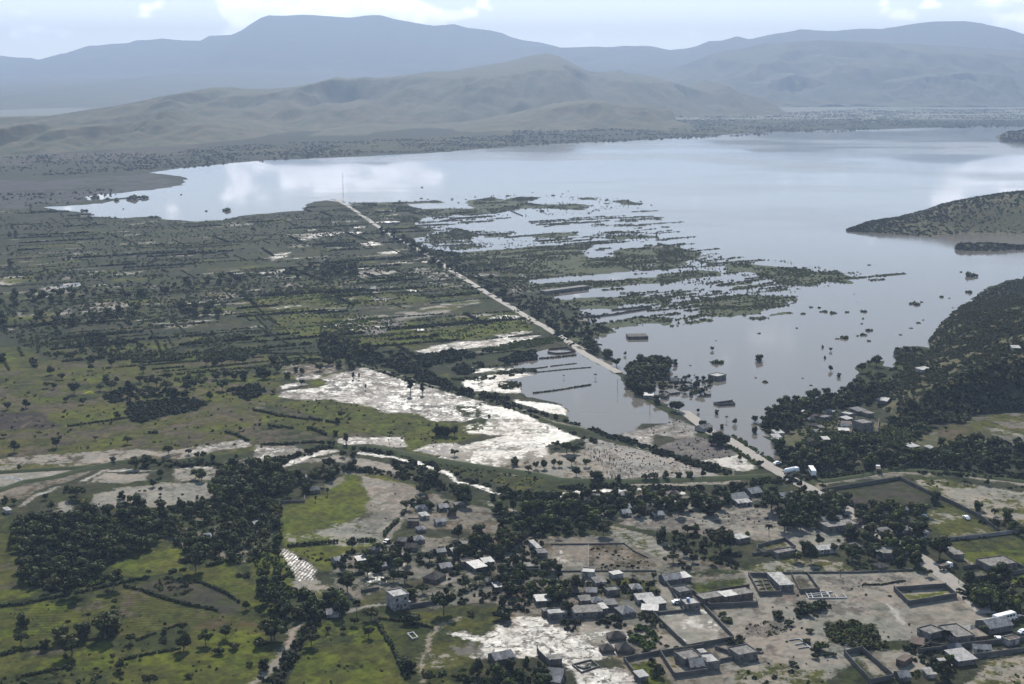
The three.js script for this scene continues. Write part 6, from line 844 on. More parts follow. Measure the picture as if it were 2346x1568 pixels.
const HOUSES = [
[9.3,-499.1,14.5,-499.8,5,2.6,"shed","grey","tin","small house with a plain light tin roof near the glaring mud"],
[11.6,-488.2,13.6,-488.7,3,2.6,"flat","grey","conc","tiny grey block hut at the edge of the glaring mud"],
[13.5,-484.5,20.0,-485.9,5,2.8,"flat","block","white","white flat-roofed house above the glaring mud"],
[22.2,-485.9,33.2,-487.6,7,2.8,"flat","block","conc","long flat brown-grey roof behind the dark bushes"],
[33.5,-491.5,35.4,-492.3,4,2.6,"shed","grey","tin","narrow tin-roofed shed joined to the long grey house"],
[25.9,-500.1,30.0,-501.0,4,2.2,"shed","block","conc","low pale concrete roof beside the blue-grey hipped roof"],
[30.3,-498.5,34.1,-499.6,5,2.4,"hip","grey","blue","small hipped blue-grey roof among shrubs"],
[35.0,-494.1,39.5,-495.0,6,2.6,"flat","block","grey","square grey flat roof in the house row"],
[46.2,-512.5,50.1,-513.2,5,2.4,"hip","grey","tin","small light hipped roof standing alone in shrubs"],
[40.6,-486.8,45.7,-488.8,7,2.6,"hip","grey","blue","larger hipped grey roof at the end of the house row"],
[47.4,-500.1,53.9,-501.5,5,2.6,"shed","white","white","bright white long roof in the house row"],
[50.6,-495.0,57.5,-497.4,5,2.6,"shed","grey","blue","blue-grey lean-to roof below the bright white roof"],
[47.7,-490.3,53.5,-489.4,4.5,2.6,"shed","grey","tin","light tin roof at the foot of the house row"],
[59.8,-521.2,66.8,-523.8,6,2.6,"gable","grey","tin","long tin gable beside the walled lane"],
[67.0,-523.4,70.3,-524.9,5,2.6,"shed","grey","tin","short tin roof joined to the long gable by the lane"],
[63.6,-505.9,68.7,-508.2,6,3,"flat","block","grey","grey box house inside the walled lane"],
[64.6,-492.9,69.8,-494.5,6,3.2,"flat","block","white","pale flat roof with a blue water tank"],
[71.8,-499.5,81.1,-503.7,5,3,"flat","brown","conc","left section of the long brown terrace with flat roofs"],
[80.1,-501.3,85.7,-503.7,5.5,3.2,"flat","brown","tin","middle section of the brown terrace with the lightest roof"],
[85.7,-503.5,91.4,-505.9,5.5,3.2,"flat","brown","conc","right section of the long brown terrace"],
[103.0,-513.5,108.5,-514.5,14,3.2,"flat","block","white","deep white-roofed hall between two walled yards"],
[57.9,-443.5,64.0,-446.1,7,3,"flat","block","conc","flat-roofed house in the lower walled compound"],
[59.6,-439.8,65.2,-440.3,7,2.6,"gable","grey","blue","blue-grey gabled house in the lower walled compound"],
[65.1,-440.6,69.5,-441.9,7,3.2,"flat","block","white","pale flat roof at the corner of the lower walled compound"],
[64.1,-449.1,66.2,-449.8,3,3.2,"flat","block","white","small white roof box in the lower compound"],
[76.7,-447.0,83.6,-450.0,7,3,"flat","block","conc","separate concrete house right of the lower compound"],
[12.7,-444.5,16.9,-445.6,4,2.6,"flat","block","conc","roofless-looking block house on the glaring mud"],
[11.6,-434.2,16.5,-433.1,5,2.6,"gable","grey","blue","dark tin gable at the bottom edge near the mud"],
[11.6,-428.6,15.5,-427.3,5,2.6,"gable","grey","tin","tin gable cut by the bottom edge"],
[-2.5,-446.4,0.9,-448.4,6,2.6,"gable","grey","blue","right one of the two tin gables in the palms at the bottom"],
[-5.6,-445.1,-2.9,-446.4,6,2.6,"gable","grey","tin","left one of the two tin gables in the palms at the bottom"],
[41.8,-431.4,44.7,-432.7,4,2.4,"shed","grey","blue","little hut in the corner of the green walled garden"],
[-43.8,-493.8,-38.5,-496.7,7,6.2,"flat","white","white","two-storey white house on the lane of the left hamlet"],
[-28.2,-535.4,-23.9,-537.4,5,2.4,"gable","grey","tin","grey gable beside the grey mound in the left hamlet"],
[-14.8,-534.6,-10.1,-537.4,7,2.6,"shed","grey","tin","broad light tin roof in the left hamlet"],
[-11.2,-541.8,-7.2,-543.5,4,2.4,"shed","grey","blue","small dark tin roof behind the broad light one"],
[-41.1,-570.2,-37.0,-571.4,5,2.4,"hip","grey","tin","small hipped roof on the bare plot of the left hamlet"],
[-67.7,-486.8,-63.4,-487.7,5,2.2,"gable","white","tin","white hut on the wooded bank"],
[-48.2,-541.8,-44.5,-543.5,4,2.2,"shed","grey","grey","dim shed by the white mud patch"],
[-71.7,-544.0,-69.4,-545.4,4,2.4,"gable","white","white","small white hut at the hamlet edge"],
[-68.6,-541.8,-67.2,-543.0,3,2.2,"flat","white","white","tiny white box hut at the hamlet edge"],
[-29.9,-522.1,-26.0,-528.1,6,2.6,"hip","brown","thatch","brown thatched hut by the grey yard"],
[9.3,-500.1,12.9,-501.0,4,2.4,"shed","grey","tin","tin shed behind the tall dark trees"],
[-6.3,-513.7,-4.0,-514.5,4,2.4,"shed","grey","tin","small tin roof under trees of the left hamlet"],
[-102.5,-660.7,-98.6,-662.7,6,2.4,"gable","grey","blue","blue-grey roof in trees above the streaked green field"],
[-95.5,-642.4,-91.4,-643.9,5,2.4,"gable","grey","grey","grey roof by the walled edge of the streaked field"],
[-40.5,-584.2,-37.4,-585.5,4,2.4,"hip","grey","tin","pale roof of the hamlet below the river"],
[-32.7,-614.8,-28.9,-616.3,5,2.4,"gable","grey","tin","tin roof by the shaded path below the river"],
[-33.2,-594.1,-29.1,-595.8,4,2.4,"gable","white","tin","light roof beside the round bare plot"],
[-40.1,-602.6,-37.0,-604.3,4,2.4,"shed","white","white","white hut in the hamlet below the river"],
[128.2,-899.4,133.6,-893.6,9,3.4,"flat","block","white","drowned block house with a white flat roof"],
[110.9,-884.2,115.7,-885.6,6,2.4,"gable","grey","tin","drowned hut with a pale roof among palms"],
[103.3,-887.8,108.1,-889.2,6,2.2,"gable","grey","grey","drowned hut with a dark roof among palms"],
[112.7,-870.2,117.5,-872.2,6,2.2,"shed","grey","grey","low drowned roof under the palms"],
[98.7,-853.2,105.0,-856.6,6,2,"shed","grey","grey","long low drowned roof by the palms"],
[121.2,-849.9,123.6,-851.2,4,2,"shed","grey","grey","tiny drowned roof apart from the hamlet"],
[81.1,-844.0,86.7,-843.3,6,2.6,"shed","white","blue","light blue roof under the drowned grove"],
[91.4,-844.0,94.5,-842.4,6,2.6,"shed","brown","thatch","brown hut under the palms at the drowned road"],
[106.4,-760.7,112.5,-766.1,6,2.8,"gable","white","conc","pale house in trees beside the drowned road"],
[102.7,-627.2,110.5,-630.9,8,2.8,"gable","grey","blue","wide grey-blue roof at the upper village edge"],
[112.9,-637.0,118.5,-639.8,7,2.8,"gable","grey","tin","grey gable behind the wide grey-blue roof"],
[104.4,-622.0,110.8,-624.2,4,2.4,"shed","white","white","white shed roofs below the wide grey-blue roof"],
[64.0,-603.4,68.5,-605.2,5,2.4,"gable","grey","tin","pale tin roof in the village wood"],
[50.2,-606.9,53.8,-608.1,5,2.4,"gable","white","white","bright white roof in the village wood"],
[51.3,-614.8,54.4,-615.9,5,2.4,"gable","grey","tin","grey roof behind the bright white one in the village wood"],
[126.3,-629.1,136.1,-633.2,7,3,"gable","grey","tin","long gabled hall beside the road junction"],
[144.7,-747.5,149.5,-748.7,6,2.8,"shed","white","white","topmost of three white roofs at the flooded shore"],
[142.1,-739.3,146.5,-740.2,5,2.8,"shed","white","white","middle one of three white roofs at the flooded shore"],
[141.2,-730.7,146.3,-732.0,5,2.8,"shed","white","white","lowest of three white roofs at the flooded shore"],
[188.9,-735.7,195.8,-738.8,9,5.6,"flat","block","conc","tall unfinished block house in the hilltop compound"],
[202.6,-800.0,208.4,-803.0,8,3,"shed","grey","grey","grey sloping roof behind the tall block house"],
[195.0,-791.1,199.3,-794.6,7,2.8,"flat","block","white","white flat roof left of the hilltop compound"],
[190.7,-778.9,195.0,-781.9,5,2.6,"shed","grey","tin","low tin roof outside the hilltop compound"],
[206.8,-794.2,210.8,-795.9,6,2.8,"flat","block","conc","concrete roof behind the hilltop compound"],
[219.4,-824.2,224.4,-819.6,6,2.8,"gable","grey","tin","tin-roofed house on the ridge path"],
[165.2,-740.1,168.8,-740.7,5,2.4,"shed","grey","grey","dark hut on the bare slope below the hilltop compound"],
[166.2,-726.3,169.5,-726.6,5,2.4,"shed","grey","blue","pale green-blue roof on the bare slope"],
[169.2,-749.2,171.7,-749.9,4,2.4,"shed","grey","grey","small dark hut higher on the bare slope"],
[170.8,-797.7,174.0,-799.4,5,2.4,"shed","grey","tin","tin roof poking out of the shore wood"],
[187.0,-801.2,189.5,-803.0,4,2.4,"shed","white","white","white roof by the path to the shore wood"],
[178.9,-784.0,184.6,-788.2,5,2.4,"flat","grey","conc","low flat hut on the path to the hilltop"],
[209.2,-713.6,214.5,-716.5,6,2.6,"shed","grey","tin","pair of pale roofs in the wood behind the dyke road"],
[219.7,-715.4,222.8,-717.2,4,2.4,"shed","white","white","small white roof by the green paddock wood"],
[232.7,-702.7,235.5,-704.1,4,2.4,"shed","white","white","tiny white roof deep in the right wood"],
[173.2,-609.5,180.0,-612.2,7,2.8,"gable","grey","tin","grey gable in trees by the walled brown field"],
[256.1,-873.7,258.6,-867.1,7,2.6,"shed","white","white","lone white roof in the scrub by the inlet"],
[315.8,-870.6,320.7,-869.9,7,2.6,"shed","white","white","lone white roof high on the scrub hill"],
[138.0,-593.7,147.0,-596.7,6,2.8,"gable","white","tin","light metal roof beside the village street"],
[137.1,-583.8,151.6,-589.0,8,3,"flat","block","conc","wide flat concrete roof beside the village street"],
[127.4,-556.3,135.2,-558.6,4,2.6,"shed","white","white","long white roof under the trees of the street block"],
[109.2,-551.6,117.8,-556.0,4,2.4,"flat","block","conc","low concrete building along the lane wall"],
[125.0,-597.4,128.1,-598.4,4,2.4,"shed","grey","blue","pale blue roof among street trees"],
[150.0,-550.4,159.2,-549.7,9,3,"flat","block","conc","wide flat roof under trees near the road"],
[143.1,-561.5,146.6,-562.5,5,2.4,"hip","grey","conc","small hipped roof under trees near the road"],
[173.7,-576.9,179.1,-578.0,7,2.8,"flat","white","white","white house right of the village road"],
[181.4,-549.7,185.6,-550.4,5,2.8,"flat","block","conc","small box house beside the bright green plot"],
[180.7,-555.4,184.1,-556.0,4,2.6,"flat","block","conc","low shed behind the small box house"],
[191.0,-534.6,203.3,-539.0,9,3,"flat","block","conc","broad concrete slab house at the right walls"],
[147.7,-536.0,151.1,-537.7,5,2.6,"hip","brown","thatch","thatched hut at the low lane wall"],
[146.8,-465.8,152.6,-469.2,6,2.8,"flat","block","conc","flat-roofed hut by the open dirt ground"],
[155.0,-462.3,161.9,-464.4,11,3,"flat","block","conc","broad flat roof beside the lone palm"],
[162.2,-469.2,166.0,-470.3,6,2.8,"hip","grey","blue","blue-grey hipped roof behind the broad flat roof"],
[169.7,-471.4,179.1,-474.9,8,3.4,"gable","grey","tin","large light tin hall near the bus"],
[161.6,-463.4,166.7,-465.0,6,2.8,"flat","brown","tan","tan flat roof between the large hall and the wall"],
[129.2,-444.7,131.4,-442.7,6,2.8,"flat","brown","rust","small rust-brown hut on the bare plot"],
[139.0,-461.6,142.9,-460.3,5,1.4,"shed","brown","rust","low brown ruin beside the scrub"],
[150.0,-443.7,156.7,-445.8,8,2.8,"shed","grey","tin","wide tin lean-to at the lower right walls"],
[127.1,-431.4,130.7,-432.1,5,2.4,"gable","grey","tin","small tin roof at the bottom edge"],
[136.8,-434.2,139.8,-434.7,4,2.2,"shed","white","white","white low roof under the dark trees at the bottom"],
[144.7,-440.8,146.9,-441.4,5,2.2,"shed","grey","tin","dim tin roof under the yellow-green tree"],
[-131.1,-573.8,-128.5,-574.9,4,2.4,"gable","white","white","white hut in the thin left grove"],
[-112.4,-589.8,-110.5,-591.3,5,2.4,"gable","grey","tin","tin hut at the right end of the left grove"],
[-111.9,-599.1,-110.2,-600.1,4,2.2,"shed","white","white","white hut roof at the right end of the left grove"],
[-228.8,-611.2,-227.3,-612.6,4,2.2,"shed","white","white","white hut at the far left end of the grove"],
[10.4,-558.5,12.2,-559.2,9,2.8,"shed","white","white","narrow bright white roof left of the bare yard"],
[10.8,-551.9,14.7,-552.7,5,2.6,"flat","block","grey","grey block shed left of the bare yard"],
[96.1,-569.6,101.2,-572.7,6,2.6,"flat","block","white","white flat roof on the pale mud by the walled lot"],
[30.5,-1261.5,71.5,-1295.2,8,3.6,"flat","block","grey","long grey warehouse on the edge of the drowned plain"],
[-130.4,-1283.8,-125.9,-1283.8,8,3,"gable","white","white","lone white building left of the straight road"],
[-166.4,-1876,-158.8,-1884,10,3,"shed","white","blue","pale blue roof by the drowned road verge"],
[-156.4,-1880,-149.9,-1888,10,3,"shed","white","white","pale roof by the drowned road verge"],
[87.7,-1040.8,102.8,-1042.1,12,2.6,"flat","brown","thatch","drowned brown enclosure with palms in the open flood"],
[31.2,-454.4,35.3,-455.4,4.5,2.2,"hip","brown","thatch","left one of the collapsed brown huts on the mud"],
[36.5,-454.2,42.2,-455.2,5,2.2,"hip","brown","thatch","right one of the collapsed brown huts on the mud"],
[34.3,-464.7,40.2,-465.8,5,2.2,"hip","brown","thatch","rear one of the collapsed brown huts on the mud"],
[-30.7,-554.8,-27.3,-556.0,4,2.2,"gable","grey","tin","tin hut in the middle of the left hamlet trees"],
[-52.8,-537.7,-50.4,-538.5,4,2.2,"gable","grey","blue","hut beside the palm on the muddy lane"],
[-62.6,-544.7,-58.9,-546.4,4,2.2,"shed","grey","tin","long low roof behind the widest dark tree"],
[4.2,-536.3,8.5,-537.1,4.5,2.4,"flat","block","conc","concrete room behind the block wall by the bare yard"],
[-24.2,-554.8,-21.3,-556.0,4,2.2,"shed","white","white","pale hut roof behind the left hamlet"]];
const WALLS = [
[0,2.4,"block","tall block wall around two sides of the pale empty lot",51.6,-489.6,60.9,-458.2,78.0,-466.0],
[0,2.0,"block","block wall on the right side of the pale empty lot",71.7,-495.9,78.1,-466.9],
[0,1.4,"block","low rubble wall behind the pale empty lot",51.6,-489.6,58.1,-491.5,64.1,-493.1],
[0,2.2,"block","block wall down the lane of the walled houses",59.1,-529.2,61.4,-512.5,63.7,-491.7],
[0,2.2,"block","long block wall below the brown terrace",68.5,-514.4,73.9,-497.0,91.9,-499.5,92.4,-504.0],
[0,2.0,"brown","back wall of the brown terrace",71.8,-508.1,80.8,-513.7,92.1,-518.2],
[0,2.4,"block","compound wall around the lower flat-roofed houses",66.2,-459.2,50.8,-453.4,53.6,-435.1,60.8,-437.0,65.2,-438.9],
[0,1.8,"block","rubble wall behind the lower compound",69.4,-447.1,75.0,-449.6,75.4,-453.6,70.2,-458.7],
[0,2.0,"block","wall of the green garden beside the lower compound",50.8,-454.4,42.7,-450.6,38.0,-448.4,42.1,-430.9],
[0,2.6,"block","bare standing wall on the glaring mud",8.7,-456.8,9.0,-453.6,12.8,-444.2],
[1,2.2,"block","walled yard left of the white-roofed hall",93.9,-530.5,94.4,-509.7,102.9,-510.4,102.4,-530.1],
[0,2.2,"block","walled yard right of the white-roofed hall",110.9,-530.1,110.5,-512.2,118.2,-513.5,117.3,-530.5],
[1,2.8,"block","walled green plot on the open dirt ground",147.1,-514.0,148.5,-499.1,168.9,-507.2,167.9,-517.3],
[1,2.6,"block","long walled plot at the lower right",113.8,-453.1,117.0,-430.0,125.4,-433.7,120.7,-456.4],
[1,2.0,"block","walled lot beside the palm on the mud",102.4,-560.4,104.4,-555.1,118.8,-563.4,116.6,-574.2,103.2,-565.3],
[0,2.4,"block","long wall around the brown field and the green field",150.8,-647.0,170.2,-656.6,190.5,-666.4,197.7,-642.7,204.1,-625.7,210.1,-605.2,211.6,-587.5],
[0,2.2,"white","pale wall below the walled green field",185.3,-573.8,202.4,-578.5,214.1,-582.8,225.5,-585.8],
[0,2.4,"block","upper of two long walls at the lower right",139.8,-454.8,157.1,-459.7,179.8,-465.8,191.8,-469.2],
[0,2.2,"block","lower of two long walls at the lower right",155.3,-450.1,176.5,-456.4,188.2,-459.7],
[0,2.0,"block","wall behind the broad concrete slab house",181.7,-538.8,203.3,-545.8,205.9,-538.8],
[0,2.2,"block","wall in front of the broad concrete slab house",180.2,-525.2,204.4,-534.6,218.2,-539.0],
[0,1.0,"block","long low lane wall behind the white-roofed hall",94.2,-532.4,116.3,-533.8,140.2,-534.3,161.1,-537.4],
[0,2.2,"block","block wall left of the bare yard",-1.9,-535.4,7.1,-534.6,15.7,-534.6],
[0,0.8,"block","low wall along the top of the bare yard",16.6,-568.6,32.3,-568.9,47.5,-569.6,51.2,-559.2,55.9,-551.9],
[0,0.8,"white","pale low wall dividing the two yards",32.3,-568.6,30.5,-536.0],
[0,0.8,"block","low wall along the foot of the two yards",15.7,-535.4,30.5,-536.0,57.8,-536.0],
[0,2.0,"block","yard wall beside the two-storey house",-38.3,-496.7,-28.3,-501.0,-30.4,-509.9],
[0,1.4,"block","broken wall by the muddy lane",-57.8,-513.1,-51.3,-516.3],
[0,2.4,"block","stone-coloured wall around the hilltop block house",198.2,-786.9,182.1,-732.2,196.9,-734.1,210.6,-784.5],
[0,1.6,"block","wall at the top corner of the streaked green field",-107.5,-627.9,-96.6,-629.1,-97.7,-637.0],
[1,1.6,"brown","roofless drowned enclosure beside the road",25.7,-987.3,31.4,-982.9,37.4,-984.6,45.4,-990.8,40.0,-1006.1,26.7,-999.8],
[1,1.8,"block","roofless drowned compound in the open flood",122.0,-828.0,124.0,-823.0,134.4,-825.5,134.0,-834.3],
[0,1.8,"block","long drowned wall on the plain",53.8,-1132.7,85.2,-1151.5,119.6,-1184.4,119.8,-1192.5,84.2,-1173.3],
[0,1.6,"block","straight drowned wall near the far shallows",-128.4,-1860,-84.7,-1876],
[0,1.6,"block","slanting drowned wall by the far islets",-2.5,-2067,15.4,-1989],
[0,1.6,"block","block wall in front of the walled lot on the mud",99.6,-554.8,112.4,-562.2],
[0,1.4,"block","low broken wall by the open dirt ground",150.9,-459.7,146.0,-462.9,141.2,-457.7]];
const FOUND = [
[0.5,"white","white block foundation grid of an unbuilt house",[112.6,-512.2,112.7,-505.9,127.0,-506.4,126.6,-510.6],[112.8,-509.9,122.9,-512.5,118.6,-513.7],[113.1,-508.1,120.6,-509.9,120.8,-513.1],[114.4,-511.2,114.3,-506.2],[118.5,-513.1,118.0,-506.8],[121.1,-512.5,120.8,-506.8],[123.3,-509.9,123.5,-506.8]],
[0.5,"block","dark block foundation on the glaring mud",[20.3,-444.8,26.8,-448.8,29.2,-443.5,23.1,-438.7,20.3,-444.8],[21.6,-443.7,23.9,-441.7,25.7,-445.6],[23.9,-441.7,26.4,-443.2]],
[0.5,"white","little white block rectangle on the meadow",[-37.1,-471.6,-35.2,-472.7,-33.3,-468.2,-35.1,-466.9,-37.1,-471.6]],
[0.4,"white","faint pale foundation lines on bare ground, left one",[97.5,-466.0,101.4,-467.1,103.5,-458.7],[98.7,-461.8,102.9,-463.9],[99.3,-458.7,103.0,-460.2]],
[0.4,"white","faint pale foundation lines on bare ground, right one",[115.2,-462.9,120.7,-465.0,120.8,-458.7,115.6,-457.7],[116.1,-461.3,120.6,-462.9]],
[0.4,"block","low foundation walls inside the walled yard",[94.4,-524.1,102.6,-526.5],[95.4,-520.2,102.9,-522.8],[96.1,-516.3,103.1,-518.9],[98.2,-525.4,98.0,-513.7],[100.6,-526.0,101.0,-515.0]],
[0.4,"white","small foundation beside the white mud patch",[-52.9,-524.1,-49.9,-526.8,-49.1,-522.8,-51.7,-521.2]]];
const VEH = [
["tanker",139.2,-675.7,35,"white tanker truck on the road beside the flood"],
["bus",149.3,-674.9,88,"white bus parked by the road junction"],
["bus",178.6,-482.5,28,"white bus at the lower right beside the wood"],
["truck",174.1,-537.7,34,"parked truck on the verge of the village road"],
["car",203.5,-604.2,100,"white car alone on the walled green field"],
["car",185.2,-605.9,95,"white car under trees by the green field, lower of two"],
["car",186.8,-610.8,95,"white car under trees by the green field, upper of two"],
["car",171.0,-466.0,90,"pale car beside the large tin hall"],
["car",185.0,-484.8,30,"dark car near the bus at lower right"],
["car",135.3,-692.8,35,"car on the embankment road by the flood"],
["car",62.4,-501.3,15,"car parked in the walled lane"],
["car",182.0,-472.5,30,"white car at the right edge below the bus"],
["truck",183.5,-680.0,80,"white truck on the dyke road"],
["car",-53.1,-571.5,70,"small dark car on the mud of the streaked field"]];
const RUBBLE = [
[0.5,84.7,-480.2,95.2,-483.6,101.7,-479.1,94.7,-469.2,83.7,-469.2],
[0.12,121.1,-529.4,155.6,-529.4,153.4,-521.5,130.9,-515.0,119.5,-517.6],
[0.3,132.4,-468.2,146.2,-469.2,145.0,-460.8,132.9,-457.7],
[0.05,103.6,-497.6,118.9,-502.5,131.2,-497.6,115.0,-484.8,91.4,-474.7],
[0.5,52.5,-492.9,62.0,-494.1,64.2,-490.5,53.7,-487.1],
[0.2,166.2,-541.8,178.5,-522.8,175.4,-517.6,167.8,-530.8],
[0.06,77.1,-438.9,109.5,-441.7,105.7,-425.0,73.4,-416.2],
[0.25,31.4,-472.5,44.2,-473.6,42.9,-453.6,31.0,-452.6],
[0.3,167.4,-778.0,187.1,-758.6,179.0,-724.0,157.9,-731.8],
[0.07,152.0,-443.7,173.7,-448.6,167.3,-425.0,148.1,-425.0]];
const POLES = [
[173.8,-671.1,"wooden pole beside the dyke road"],
[80.8,-802.1,"pole standing in the flood left of the drowned road"],
[66.4,-864.0,"pole standing in the flood by the drowned grove"],
[167.2,-559.2,"pole on the verge of the village road under big trees"],
[174.5,-522.1,"pole on the verge of the village road near the slab house"],
[140.5,-649.6,"pole at the junction of the two roads"]];
const BANKS = [
[2.4,1.1,3.2,"grassy levee curving between the river and the white mud",-93.7,-726.7,-77.5,-729.9,-63.9,-720.6,-44.0,-704.1,-25.1,-693.9,13.9,-673.2,23.4,-665.2,46.6,-662.3,76.0,-664.4,105.8,-668.5,129.0,-672.7],
[1.2,0.6,1.4,"overgrown canal bank slanting past the flooded paddies",-106.3,-949.9,-93.8,-931.8,-81.8,-914.4,-64.4,-892.1,-47.9,-872.6,-30.6,-855.5,-11.7,-835.9,16.2,-793.3,10.5,-803.5,24.5,-779.1,40.1,-765.3,67.1,-730.4,81.3,-713.5,93.3,-699.5,107.7,-680.7],
[1.6,1.0,2.2,"low dyke along the pale mud plots at the left edge",-261.5,-677.4,-236.7,-683.5,-211.0,-688.3,-201.4,-697.3,-184.2,-701.8],
[1.6,0.9,2.2,"second low dyke below the pale mud plots at left",-248.8,-642.7,-245.1,-648.2,-238.6,-662.7,-227.2,-669.0,-220.3,-679.1,-210.7,-687.2],
[1.6,0.8,2,"bank of the dyke road right of the junction",150.6,-662.3,174.4,-673.6,189.3,-683.0,200.5,-682.2,222.9,-677.0,250.1,-662.3,263.9,-659.7]];
const HAMLETS = [
[9,"small dull hut squeezed among the gardens of the left hamlet","little huts of the left hamlet",-69.5,-553.3,-55.2,-559.2,-44.0,-576.1,-23.6,-576.1,-5.6,-562.2,6.8,-547.5,4.1,-512.5,-18.8,-512.5,-24.2,-530.8,-39.2,-541.8,-52.6,-530.8],
[9,"small roof half hidden in the village wood","little huts of the village wood",19.2,-622.0,44.9,-637.0,78.6,-637.0,79.8,-618.4,64.1,-604.3,32.1,-604.3],
[7,"small roof showing between the road side trees","little huts by the village road",133.2,-621.9,157.1,-625.6,170.8,-614.7,180.5,-600.8,171.4,-577.7,156.8,-580.9,138.5,-568.3,130.3,-587.4],
[6,"small hut in the scrub by the hamlet under the river","little huts under the river",-44.3,-635.1,-22.6,-622.0,-24.3,-594.1,-42.2,-587.5,-46.1,-604.3],
[7,"small hut on the slope round the hilltop compound","little huts on the slope",172.8,-797.7,190.8,-809.5,195.1,-797.7,177.8,-724.3,158.7,-723.2,158.2,-746.2],
[5,"small shack by the lower right walls","shacks by the lower right walls",146.8,-459.7,157.1,-459.7,177.2,-463.9,177.4,-459.7,156.6,-451.6,146.1,-450.6],
[6,"small shack between the house row and the bare yard","shacks by the bare yard",21.7,-530.8,37.7,-528.1,54.4,-530.8,55.5,-517.6,42.7,-502.5,22.5,-502.5]];
const MAST = [-264.2,-2203];

// ---------------------------------------------------------------- helpers
const names = new Map();
function numbered(n) { const k = names.get(n) ?? 0; names.set(n, k + 1); return k ? n + '_' + String(k).padStart(3, '0') : n; }
function add(o, name, label, category, group, kind) {
  o.name = numbered(name); o.userData = { label, category };
  if (group) o.userData.group = group;
  if (kind) o.userData.kind = kind;
  scene.add(o); return o;
}
function part(geo, mat, name, parent) { const m = new THREE.Mesh(geo, mat); m.name = name; m.castShadow = m.receiveShadow = true; parent.add(m); return m; }
function mesh(geo, mat) { const m = new THREE.Mesh(geo, mat); m.castShadow = m.receiveShadow = true; return m; }
const std = (r, g, b, rough = .9, extra = {}) => { const m = new THREE.MeshStandardMaterial({ roughness: rough, ...extra }); m.color.setRGB(r, g, b); return m; };
const pairs = (a, from = 0) => { const p = []; for (let i = from; i < a.length; i += 2) p.push([a[i], a[i + 1]]); return p; };
function inside(P, x, y) { let c = false; for (let i = 0, j = P.length - 1; i < P.length; j = i++) { const [xi, yi] = P[i], [xj, yj] = P[j]; if ((yi > y) !== (yj > y) && x < (xj - xi) * (y - yi) / (yj - yi) + xi) c = !c; } return c; }
function bounds(P) { let a = 1e9, b = -1e9, c = 1e9, d = -1e9; for (const [x, y] of P) { a = Math.min(a, x); b = Math.max(b, x); c = Math.min(c, y); d = Math.max(d, y); } return [a, b, c, d]; }
const areaOf = (P) => { let s = 0; for (let i = 0, j = P.length - 1; i < P.length; j = i++) s += P[j][0] * P[i][1] - P[i][0] * P[j][1]; return Math.abs(s / 2); };
function row(tab, x) {
  if (x <= tab[0][0]) return tab[0]; for (let i = 1; i < tab.length; i++) if (x <= tab[i][0]) { const a = tab[i - 1], b = tab[i], k = (x - a[0]) / Math.max(1e-6, b[0] - a[0]); return a.map((v, n) => v + (b[n] - v) * k); } return tab[tab.length - 1];
}
function ridgeAt(tab, x, z) {
  if (x < tab[0][0]) return 0; const [, zc, h, wf, wb] = row(tab, x), t = z - zc;
  if (t > 0) { const k = Math.max(0, 1 - t / wf); return h * k * k * (3 - 2 * k); } return t < -wb ? 0 : h * (1 - Math.pow(-t / wb, 2.5));
}
const hillY = (x, z) => Math.max(ridgeAt(HILL, x, z), KNOLL[2] * Math.exp(-((x - KNOLL[0]) ** 2 + (z - KNOLL[1]) ** 2) / (2 * KNOLL[3] ** 2)) - .2);
function landY(x, z) { let h = 0; if (x > 100 && z < -600 && z > -1500) h = hillY(x, z); if (x > 420 && z < -1500) h = Math.max(ridgeAt(PEN, x, z), ridgeAt(ISLET, x, z)); return h < .25 ? 0 : h; }

// ---------------------------------------------------------------- ground cover
// base colour (linear), roughness, contrast of the fine pattern
const COVER = {
  scrub: [.029, .031, .0165, .95, .6], grass1: [.063, .074, .009, .95, .55], grass2: [.049, .0515, .0115, .95, .55], grass3: [.026, .032, .0105, .95, .6], dark: [0.0192, 0.0256, 0.0112, 0.95, 0.5],
  fallow: [.066, .054, .034, .95, .5], fallowp: [0.104, 0.0904, 0.0744, 0.95, 0.5], fallowd: [0.04, 0.0368, 0.0248, 0.95, 0.4], plough: [0.032, 0.0256, 0.0224, 0.95, 0.3], silt: [.172, .1535, .12, .85, .32], dirt: [.132, .1175, .092, .92, .42],
  wetsilt: [0.136, 0.12, 0.0976, .64, 0.4], white: [.164, .146, .12, .61, .2], mud: [.082, .071, .057, .82, .45], mudrow: [.086, .074, .06, .76, .6], darkmud: [.05, .042, .038, .82, .45], wetrow: [0.136, 0.12, 0.1, 0.5, 0.4],
  shallow: [0.072, 0.072, 0.068, 0.12, 0.1], marsh: [.055, .054, .052, .95, .5], yellow: [0.152, 0.168, 0.0112, 0.95, 0.3], rust: [0.068, 0.048, 0.0224, 0.95, 0.3], track: [0.2, 0.172, 0.1344, 0.92, 0.2],
};
const CL = CLS.map((n) => COVER[n]), toByte = (v) => 255 * (v <= .0031308 ? v * 12.92 : 1.055 * Math.pow(v, 1 / 2.4) - .055);
const LUT = new Uint8Array(4096); for (let i = 0; i < 4096; i++) LUT[i] = toByte(i / 4095);
